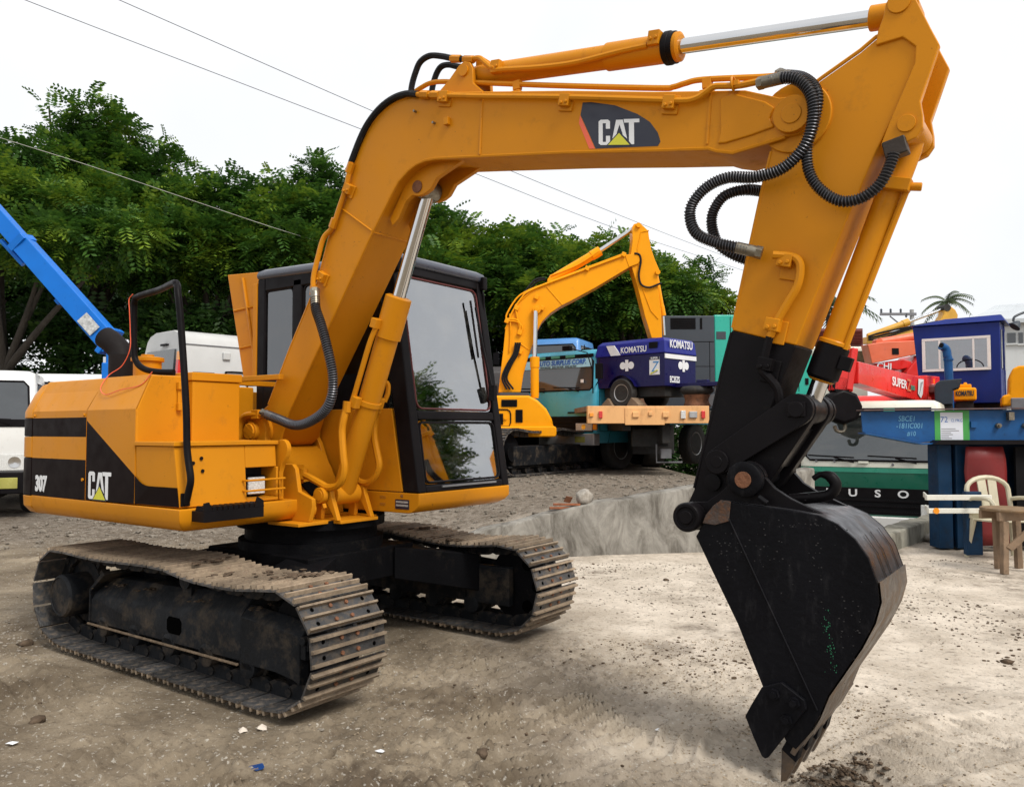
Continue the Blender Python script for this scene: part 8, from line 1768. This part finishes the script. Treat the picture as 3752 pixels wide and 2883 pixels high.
litter('scrap of clear plastic on the dirt between track and bucket', 1395, 2745, 0.05, M_bag, 3); litter('thin blue plastic strip at the bottom edge', 940, 2818, 0.09, paint('blue_film', (0.006, 0.04, 0.16), 0.4, bump=0.1), 4, flat=0.15)
litter('white plastic shred right of centre on the dirt', 2415, 2650, 0.04, M_bag, 5); litter('white litter speck at the left edge of the yard', 45, 2715, 0.05, M_bag, 6); litter('white plastic bag under the guard rails', 3525, 1972, 0.09, M_bag, 7, flat=0.5)
for i, (x, y, r, lab) in enumerate(((3690, 2415, 0.045, 'dark clod at the right edge of the pad'), (140, 2625, 0.05, 'dark clod at the left, before the near track'), (95, 2350, 0.06, 'dark clod beside the rear of the near track'), (1770, 2765, 0.045, 'dark clod on the dirt between the tracks and the bucket'), (2440, 2120, 0.04, 'dark stone on the pad left of the bucket'))):
    dr = FWD + RGT * ((x - 1876.0) / FPX) - UPV * ((y - 1441.5) / FPX); p = EYE + dr * (-EYE.z / dr.z); stone('clod', lab, 'clod', (p.x, p.y, gz(p) - 0.012), r * 0.72, M_clod, 40 + i, 0.6, 2, 0.35)
# soil heap pushed up by the bucket teeth
q = random.Random(9); mb = MB()
for k in range(800):
    a_, r_ = q.uniform(0, 2 * PI), q.random() ** 0.7; x = 3.42 + 0.20 * r_ * math.cos(a_); y = -0.22 + 0.34 * r_ * math.sin(a_); rr = 0.003 + 0.011 * q.random() ** 2; vs, fs = protos[q.randrange(6)]
    mb.add([(v[0] * rr + x, v[1] * rr + y, v[2] * rr + 0.030 * (1 - r_) + gz((x, y))) for v in vs], fs)
o = mb.build('soil_heap', M_clod, None, angle=70); tag(o, 'dark crumbly soil heaped beyond the bucket teeth', 'soil', kind='stuff')
# ================================================================== TREES, PALMS, WIRES
def leaf_material(name, c0, c1, c2):
    m, t, b = base_mat(name); N, L = t.nodes.new, t.links.new
    tc = N('ShaderNodeTexCoord'); n1 = N('ShaderNodeTexNoise'); n1.inputs['Scale'].default_value = 0.9; n1.inputs['Detail'].default_value = 4; L(tc.outputs['Object'], n1.inputs['Vector'])
    n2 = N('ShaderNodeTexNoise'); n2.inputs['Scale'].default_value = 7; L(tc.outputs['Object'], n2.inputs['Vector'])
    ad = N('ShaderNodeMath'); ad.operation = 'MULTIPLY_ADD'; L(n2.outputs['Fac'], ad.inputs[0]); ad.inputs[1].default_value = 0.6; L(n1.outputs['Fac'], ad.inputs[2])
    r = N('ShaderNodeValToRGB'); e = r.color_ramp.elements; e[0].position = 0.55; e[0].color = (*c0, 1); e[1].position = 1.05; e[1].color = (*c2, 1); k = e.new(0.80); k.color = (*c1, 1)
    L(ad.outputs[0], r.inputs['Fac']); L(r.outputs['Color'], b.inputs['Base Color']); b.inputs['Roughness'].default_value = 0.5; b.inputs['Specular IOR Level'].default_value = 0.25
    tr = N('ShaderNodeBsdfTranslucent'); L(r.outputs['Color'], tr.inputs['Color']); mx = N('ShaderNodeMixShader'); mx.inputs[0].default_value = 0.28
    L(b.outputs[0], mx.inputs[1]); L(tr.outputs[0], mx.inputs[2]); L(mx.outputs[0], t.nodes['Material Output'].inputs['Surface'])
    return m
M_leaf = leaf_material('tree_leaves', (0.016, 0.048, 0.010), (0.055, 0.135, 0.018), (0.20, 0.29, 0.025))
M_leaf2 = leaf_material('shade_leaves', (0.012, 0.034, 0.008), (0.026, 0.068, 0.013), (0.055, 0.110, 0.018))  # darker copy of the tree leaves, shade put into the colour
M_palm = leaf_material('palm_leaves', (0.04, 0.065, 0.03), (0.07, 0.10, 0.045), (0.11, 0.14, 0.06))
def leaves_mesh(name, P, D, size, rng_, mat, parent, pairs=6):
    """compound sprays: P base points, D growth directions; paired leaflets along each stalk"""
    n = len(P); D = D / np.linalg.norm(D, axis=1, keepdims=True)
    up = np.tile([0, 0, 1.0], (n, 1)) + rng_.normal(0, 0.25, (n, 3)); Sd = np.cross(D, up); Sd /= np.linalg.norm(Sd, axis=1, keepdims=True) + 1e-9; Nn = np.cross(Sd, D)
    ln = size * rng_.uniform(0.5, 1.5, n); V = []
    for k in range(pairs):
        t = (k + 0.6) / pairs; c = P + D * (ln * t)[:, None] - Nn * (0.30 * ln * t * t)[:, None] - np.array([0, 0, 1.0]) * (0.12 * ln * t * t)[:, None]
        w = ln * 0.36 * (1 - 0.55 * abs(t - 0.45)); hgt = ln * 0.075
        for sgn in (-1, 1):
            ax_ = Sd * sgn * 0.9 + D * 0.42; ax_ /= np.linalg.norm(ax_, axis=1, keepdims=True)
            ax_ = ax_ - np.array([0, 0, 1.0]) * rng_.uniform(0.05, 0.5, n)[:, None]
            pr = np.cross(ax_, Nn); pr /= np.linalg.norm(pr, axis=1, keepdims=True) + 1e-9
            tip = c + ax_ * w[:, None]; mid = c + ax_ * (w * 0.55)[:, None]
            V.append(np.stack([c, mid + pr * hgt[:, None], tip, mid - pr * hgt[:, None]], 1))
    V = np.concatenate(V, 0).reshape(-1, 3)
    nq = len(V) // 4; me = bpy.data.meshes.new(name)
    me.vertices.add(len(V)); me.vertices.foreach_set('co', V.astype(np.float32).ravel()); me.loops.add(nq * 4); me.loops.foreach_set('vertex_index', np.arange(nq * 4))
    me.polygons.add(nq); me.polygons.foreach_set('loop_start', np.arange(0, nq * 4, 4)); me.polygons.foreach_set('loop_total', np.full(nq, 4)); me.update()
    me.materials.append(mat); o = bpy.data.objects.new(name, me); COL.objects.link(o); o.parent = parent; return o
def tree(label, s, d, H, R, zlow, n, seed, blobs, mat=M_leaf, size=0.46, tr=0.17, name='tree'):
    """blobs: list of (dx, dy, z, rx, rz)"""
    q = np.random.default_rng(seed); p = S(s, d); z0 = gz(p); E = empty(name, label, 'tree', (p.x, p.y, z0), SITE, 'trees along the back of the yard')
    rr = random.Random(seed); t = MB(); wig = [(rr.gauss(0, .12) * k, rr.gauss(0, .12) * k, H * 0.62 * k / 5) for k in range(6)]
    t.tube(spline(wig, 4), [tr * (1 - 0.55 * i / 20) for i in range(21)], 9); trunk = t.build('trunk', M_bark, E, angle=60)
    tot = sum(b[3] * b[3] * b[4] for b in blobs); PP, DDv = [], []
    for bx_, by_, bz_, rx, rz in blobs:
        m = int(n * rx * rx * rz / tot); v = q.normal(0, 1, (m, 3)); v /= np.linalg.norm(v, axis=1, keepdims=True)
        rad_ = q.random(m) ** 0.38; 
        # knobbly outline
        kn = 1 + 0.22 * np.sin(v[:, 0] * 7 + seed) * np.cos(v[:, 2] * 6 + bx_) + 0.12 * np.sin(v[:, 1] * 11 + bz_ * 3)
        pos = v * (rad_ * kn)[:, None] * np.array([rx, rx, rz]) + np.array([bx_, by_, bz_])
        dr = v * np.array([1, 1, 0.6]) + q.normal(0, 0.45, (m, 3)) + np.array([0, 0, 0.15]); PP.append(pos); DDv.append(dr)
        b0 = Vector(wig[3]); li = MB(); e_ = Vector((bx_, by_, bz_)); li.tube(spline([b0, b0.lerp(e_, 0.5) + Vector((rr.gauss(0, .2), rr.gauss(0, .2), -0.15)), e_], 5), [tr * 0.5 * (1 - 0.08 * i) for i in range(11)], 6); li.build('limb', M_bark, trunk, angle=60)
    leaves_mesh('crown', np.concatenate(PP), np.concatenate(DDv), size, q, mat, E, 6 if mat is M_leaf else 5)
    return E
def px_blob(x, y, rx, rz, d, s0, z0, dy=0.0):
    s, z = spx(x, y, d); k = d / FPX; return (s - s0, dy, z - z0, rx * k, rz * k)
T = []
def pt(label, x, d, H, n, seed, bl, **kw):
    s0 = (x - 1876) / FPX * d; z0 = gz(S(s0, d)); tree(label, s0, d, H, 3, 1, n, seed, [px_blob(bx_, by_, rx, rz, d, s0, z0, dy) for bx_, by_, rx, rz, dy in bl], **kw)
# front row (x, y, radii are photo measures at that distance)
FR = [
 ('tall leafy tree rising highest above the others, at the left', 330, 22.5, 9.0, 7600, [(345, 440, 95, 75, 0), (250, 520, 95, 60, 0), (430, 500, 85, 70, 0), (340, 620, 170, 100, 0), (190, 640, 120, 60, .3), (470, 640, 110, 60, 0), (590, 545, 55, 35, 0), (620, 610, 75, 35, 0), (420, 770, 230, 80, -.6), (200, 800, 200, 90, -.4), (560, 780, 150, 80, -.3), (180, 395, 35, 16, 0)], 0.24),
 ('broad tree spreading over the blue crane boom at the left edge', 60, 20.5, 7.5, 6400, [(30, 590, 120, 70, 0), (110, 560, 70, 40, 0), (-120, 640, 150, 100, 0), (60, 730, 220, 70, -.7), (290, 800, 190, 60, -1.0), (20, 850, 220, 60, -.5), (330, 930, 240, 65, -1.2), (560, 900, 110, 50, -1.2), (-100, 860, 180, 120, 0)], 0.22),
 ('leafy tree behind the handrail of the excavator', 700, 22.0, 7.5, 6600, [(690, 680, 60, 30, 0), (830, 665, 55, 40, 0), (640, 740, 120, 60, 0), (800, 760, 150, 80, 0), (930, 740, 80, 60, 0), (560, 850, 170, 70, -.7), (760, 900, 220, 90, -.5), (620, 990, 220, 70, -.3), (900, 960, 180, 90, -.2)], 0.22),
 ('leafy tree just left of the foreground boom', 1080, 22.0, 7.0, 6200, [(1145, 625, 60, 55, 0), (1000, 660, 45, 35, 0), (1190, 700, 85, 70, 0), (1060, 740, 100, 50, 0), (1170, 810, 150, 80, -.3), (1000, 850, 150, 90, -.4), (1120, 950, 220, 90, -.5), (1010, 1020, 150, 70, 0)], 0.22),
 ('dark tree framed by the foreground boom and the cab', 1560, 23.0, 6.0, 5200, [(1610, 800, 75, 40, 0), (1690, 840, 55, 40, 0), (1560, 860, 110, 60, 0), (1660, 930, 150, 80, 0), (1480, 960, 140, 90, -.4), (1600, 1030, 220, 90, -.5), (1760, 1020, 120, 80, 0)], 0.2),
 ('round-topped tree right of the cab, behind the bright yellow boom foot', 1950, 23.5, 6.0, 5600, [(1860, 880, 95, 38, 0), (1985, 885, 55, 28, 0), (2060, 880, 30, 30, 0), (1930, 940, 170, 60, 0), (1820, 1000, 140, 80, -.3), (2030, 1030, 180, 80, -.5), (1900, 1090, 200, 80, -.6), (2080, 1130, 150, 70, 0)], 0.2),
 ('leafy tree behind the tip of the bright yellow boom', 2280, 24.0, 6.0, 5200, [(2240, 890, 60, 26, 0), (2150, 940, 100, 50, 0), (2290, 950, 110, 60, 0), (2400, 1010, 90, 50, 0), (2220, 1030, 170, 80, -.3), (2360, 1090, 190, 80, -.5), (2200, 1140, 170, 60, 0)], 0.2),
 ('slender feathery tree at the right end of the tree row', 2560, 26.0, 5.6, 2600, [(2542, 1020, 20, 66, 0), (2612, 1020, 24, 62, 0), (2580, 1110, 80, 38, 0), (2490, 1120, 90, 45, 0), (2660, 1125, 40, 26, 0)], 0.12)]
for i, (lab, x, d, H, n, bl, tr_) in enumerate(FR): pt(lab, x, d, H, n, 1 + i, bl, tr=tr_, size=0.40 if i < 7 else 0.32)
# back row, darker
for i, (x, y, w_, h_) in enumerate(((-60, 1000, 300, 170), (300, 1040, 300, 130), (700, 1090, 300, 120), (1080, 1110, 300, 130), (1500, 1150, 320, 130), (1900, 1180, 300, 120), (2300, 1190, 290, 110))):
    names = ['left edge', 'blue crane boom', 'white van', 'open engine cover', 'cab', 'bright yellow boom foot', 'blue compressor']
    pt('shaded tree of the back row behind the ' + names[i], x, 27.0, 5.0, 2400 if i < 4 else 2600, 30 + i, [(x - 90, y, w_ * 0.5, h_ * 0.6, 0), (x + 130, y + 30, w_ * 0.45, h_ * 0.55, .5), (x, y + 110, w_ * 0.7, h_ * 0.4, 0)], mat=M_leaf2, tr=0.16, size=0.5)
# undergrowth in the shade at the foot of the trees
for i, (x, w_) in enumerate(((60, 260), (420, 260), (800, 260), (1200, 300), (1650, 260), (2050, 260), (2420, 260))):
    d = 21.2 if i < 4 else 25; s0 = (x - 1876) / FPX * d; p = S(s0, d); z0 = gz(p); q = np.random.default_rng(90 + i); n = 1250 if i < 4 else 1500
    E = empty('shrub', ['low shrub under the trees at the left edge', 'low shrub below the blue crane boom', 'low shrub behind the white van', 'low shrub behind the open engine cover', 'low shrub behind the cab', 'low shrub behind the cyan truck', 'low shrub behind the compressor'][i], 'shrub', (p.x, p.y, z0), SITE, 'undergrowth below the trees')
    P = np.stack([q.uniform(-w_, w_, n) * d / FPX, q.uniform(-0.6, 0.6, n), (4.4 * q.random(n) ** 0.75 if i < 4 else 2.3 * q.random(n) ** 0.9)], 1); Dv = q.normal(0, 1, (n, 3)) + np.array([0, -0.3, 0.9])
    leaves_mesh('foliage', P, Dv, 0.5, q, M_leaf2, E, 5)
    t = MB(); [t.tube([(x_, 0, 0), (x_ * 1.02, 0.1, 0.7)], [0.03, 0.01], 5) for x_ in np.linspace(-w_, w_, 7) * d / FPX]; t.build('stems', M_bark, E)
# coconut palms
def palm(label, x, y, d, R, seed, n=17):
    p = at(x, y, d); E = empty('palm_tree', label, 'palm', (p.x, p.y, 0), SITE, 'far coconut palms'); h = p.z; rr = random.Random(seed)
    t = MB(); t.tube(spline([(0.5, 0, 0), (0.2, 0, h * 0.5), (0, 0, h)], 8), [0.22 - 0.006 * i for i in range(17)], 8); t.build('trunk', M_bark, E)
    t = MB()
    for k in range(n):
        a = 2 * PI * k / n + rr.uniform(-.2, .2); el = rr.uniform(-0.35, 1.15); L = R * rr.uniform(0.8, 1.1); P = []
        for j in range(9):
            u = j / 8; P.append(Vector((math.cos(a) * L * u * math.cos(el * (1 - 0.5 * u)), math.sin(a) * L * u * math.cos(el * (1 - .5 * u)), h + L * (u * math.sin(el) - 0.75 * u * u))))
        t.tube(P, [0.035 * R * (1 - 0.8 * j / 8) * 0.4 for j in range(9)], 4)
        for j in range(1, 8):
            for f in (0, 0.5):
                c = P[j].lerp(P[j + 1 if j < 8 else j], f); dd = (P[min(j + 1, 8)] - P[j]).normalized(); sdv = dd.cross(Vector((0, 0, 1))).normalized()
                for sg in (-1, 1):
                    tip = c + (sdv * sg * 0.75 + dd * 0.6 + Vector((0, 0, -0.45))) * R * 0.26 * (1 - 0.45 * j / 8); t.add([c - dd * 0.03 * R, tip, c + dd * 0.03 * R], [(0, 1, 2)])
    t.build('crown', M_palm, E, smooth=False)
palm('far coconut palm above the far yellow boom', *R3(1500, 135), 80, 2.9, 1); palm('coconut palm half hidden behind the black-dipped dipper arm', *R3(440, 190), 48, 2.9, 2, 20)
# overhead wires
def wire(label, pts, r, mat):
    L = [at(*p) for p in pts]; c = L[0]; t = MB(); t.tube(spline([p - c for p in L], 10), r, 5); o = t.build('overhead_wire', mat, None); o.location = c; tag(o, label, 'wire', 'overhead wires')
M_cable = paint('cable_grey', (0.10, 0.10, 0.115), 0.6, bump=0)
wire('lower of the two overhead wires crossing the sky', [(-420, -215, 15), (90, 0, 16), (1300, 465, 20), (1750, 640, 23), (2250, 835, 29), (2720, 990, 38), (3000, 1082, 48)], 0.0085, M_cable)
wire('upper of the two overhead wires crossing the sky', [(-150, -260, 15), (435, 0, 16), (1375, 412, 20), (1880, 630, 23.5), (2500, 880, 32), (2850, 1010, 42), (3000, 1062, 48)], 0.0085, M_cable)
wire('pale wire hanging before the trees at the left', [(-300, 405, 16.5), (0, 505, 17), (320, 605, 17.5), (720, 740, 18.5), (1020, 840, 19.5), (1300, 925, 20.5)], 0.006, paint('pale_wire', (0.45, 0.44, 0.40), 0.6, bump=0))

# ---- the other side of the yard, out of the frame but mirrored in the cab windscreen
pr = S(13.2, 9.6)
tree('leafy tree across the yard, mirrored in the cab windscreen', 14.5, 8.2, 7.5, 3, 1, 3600, 77, [(0, 0, 3.6, 1.3, 1.0), (1.2, 0.6, 4.8, 1.2, 0.8), (-1.0, -0.6, 4.6, 1.0, 0.8), (0.3, 0.2, 5.8, 1.0, 0.7), (-0.4, -1.4, 3.0, 1.2, 0.6)], size=0.45)
tree('smaller tree across the yard, mirrored in the lower cab glass', 13.5, 11.6, 4.5, 3, 1, 2400, 78, [(0, 0, 2.2, 1.3, 0.8), (1.0, 0.4, 3.0, 0.9, 0.6), (-1.1, -0.4, 2.8, 0.9, 0.7)], size=0.45)
def copy_thing(root, loc, rz, label):
    r = root.copy(); COL.objects.link(r); r.location = loc; r.rotation_euler = (0, 0, rz); r['label'] = label
    for ch in root.children:
        c = ch.copy(); COL.objects.link(c); c.parent = r
        for g in ch.children:
            k = g.copy(); COL.objects.link(k); k.parent = c
    return r
p = S(8.6, 7.5); copy_thing(EY, (p.x, p.y, -0.30), SITE + rad(-80), 'yellow excavator across the yard, mirrored in the cab windscreen')
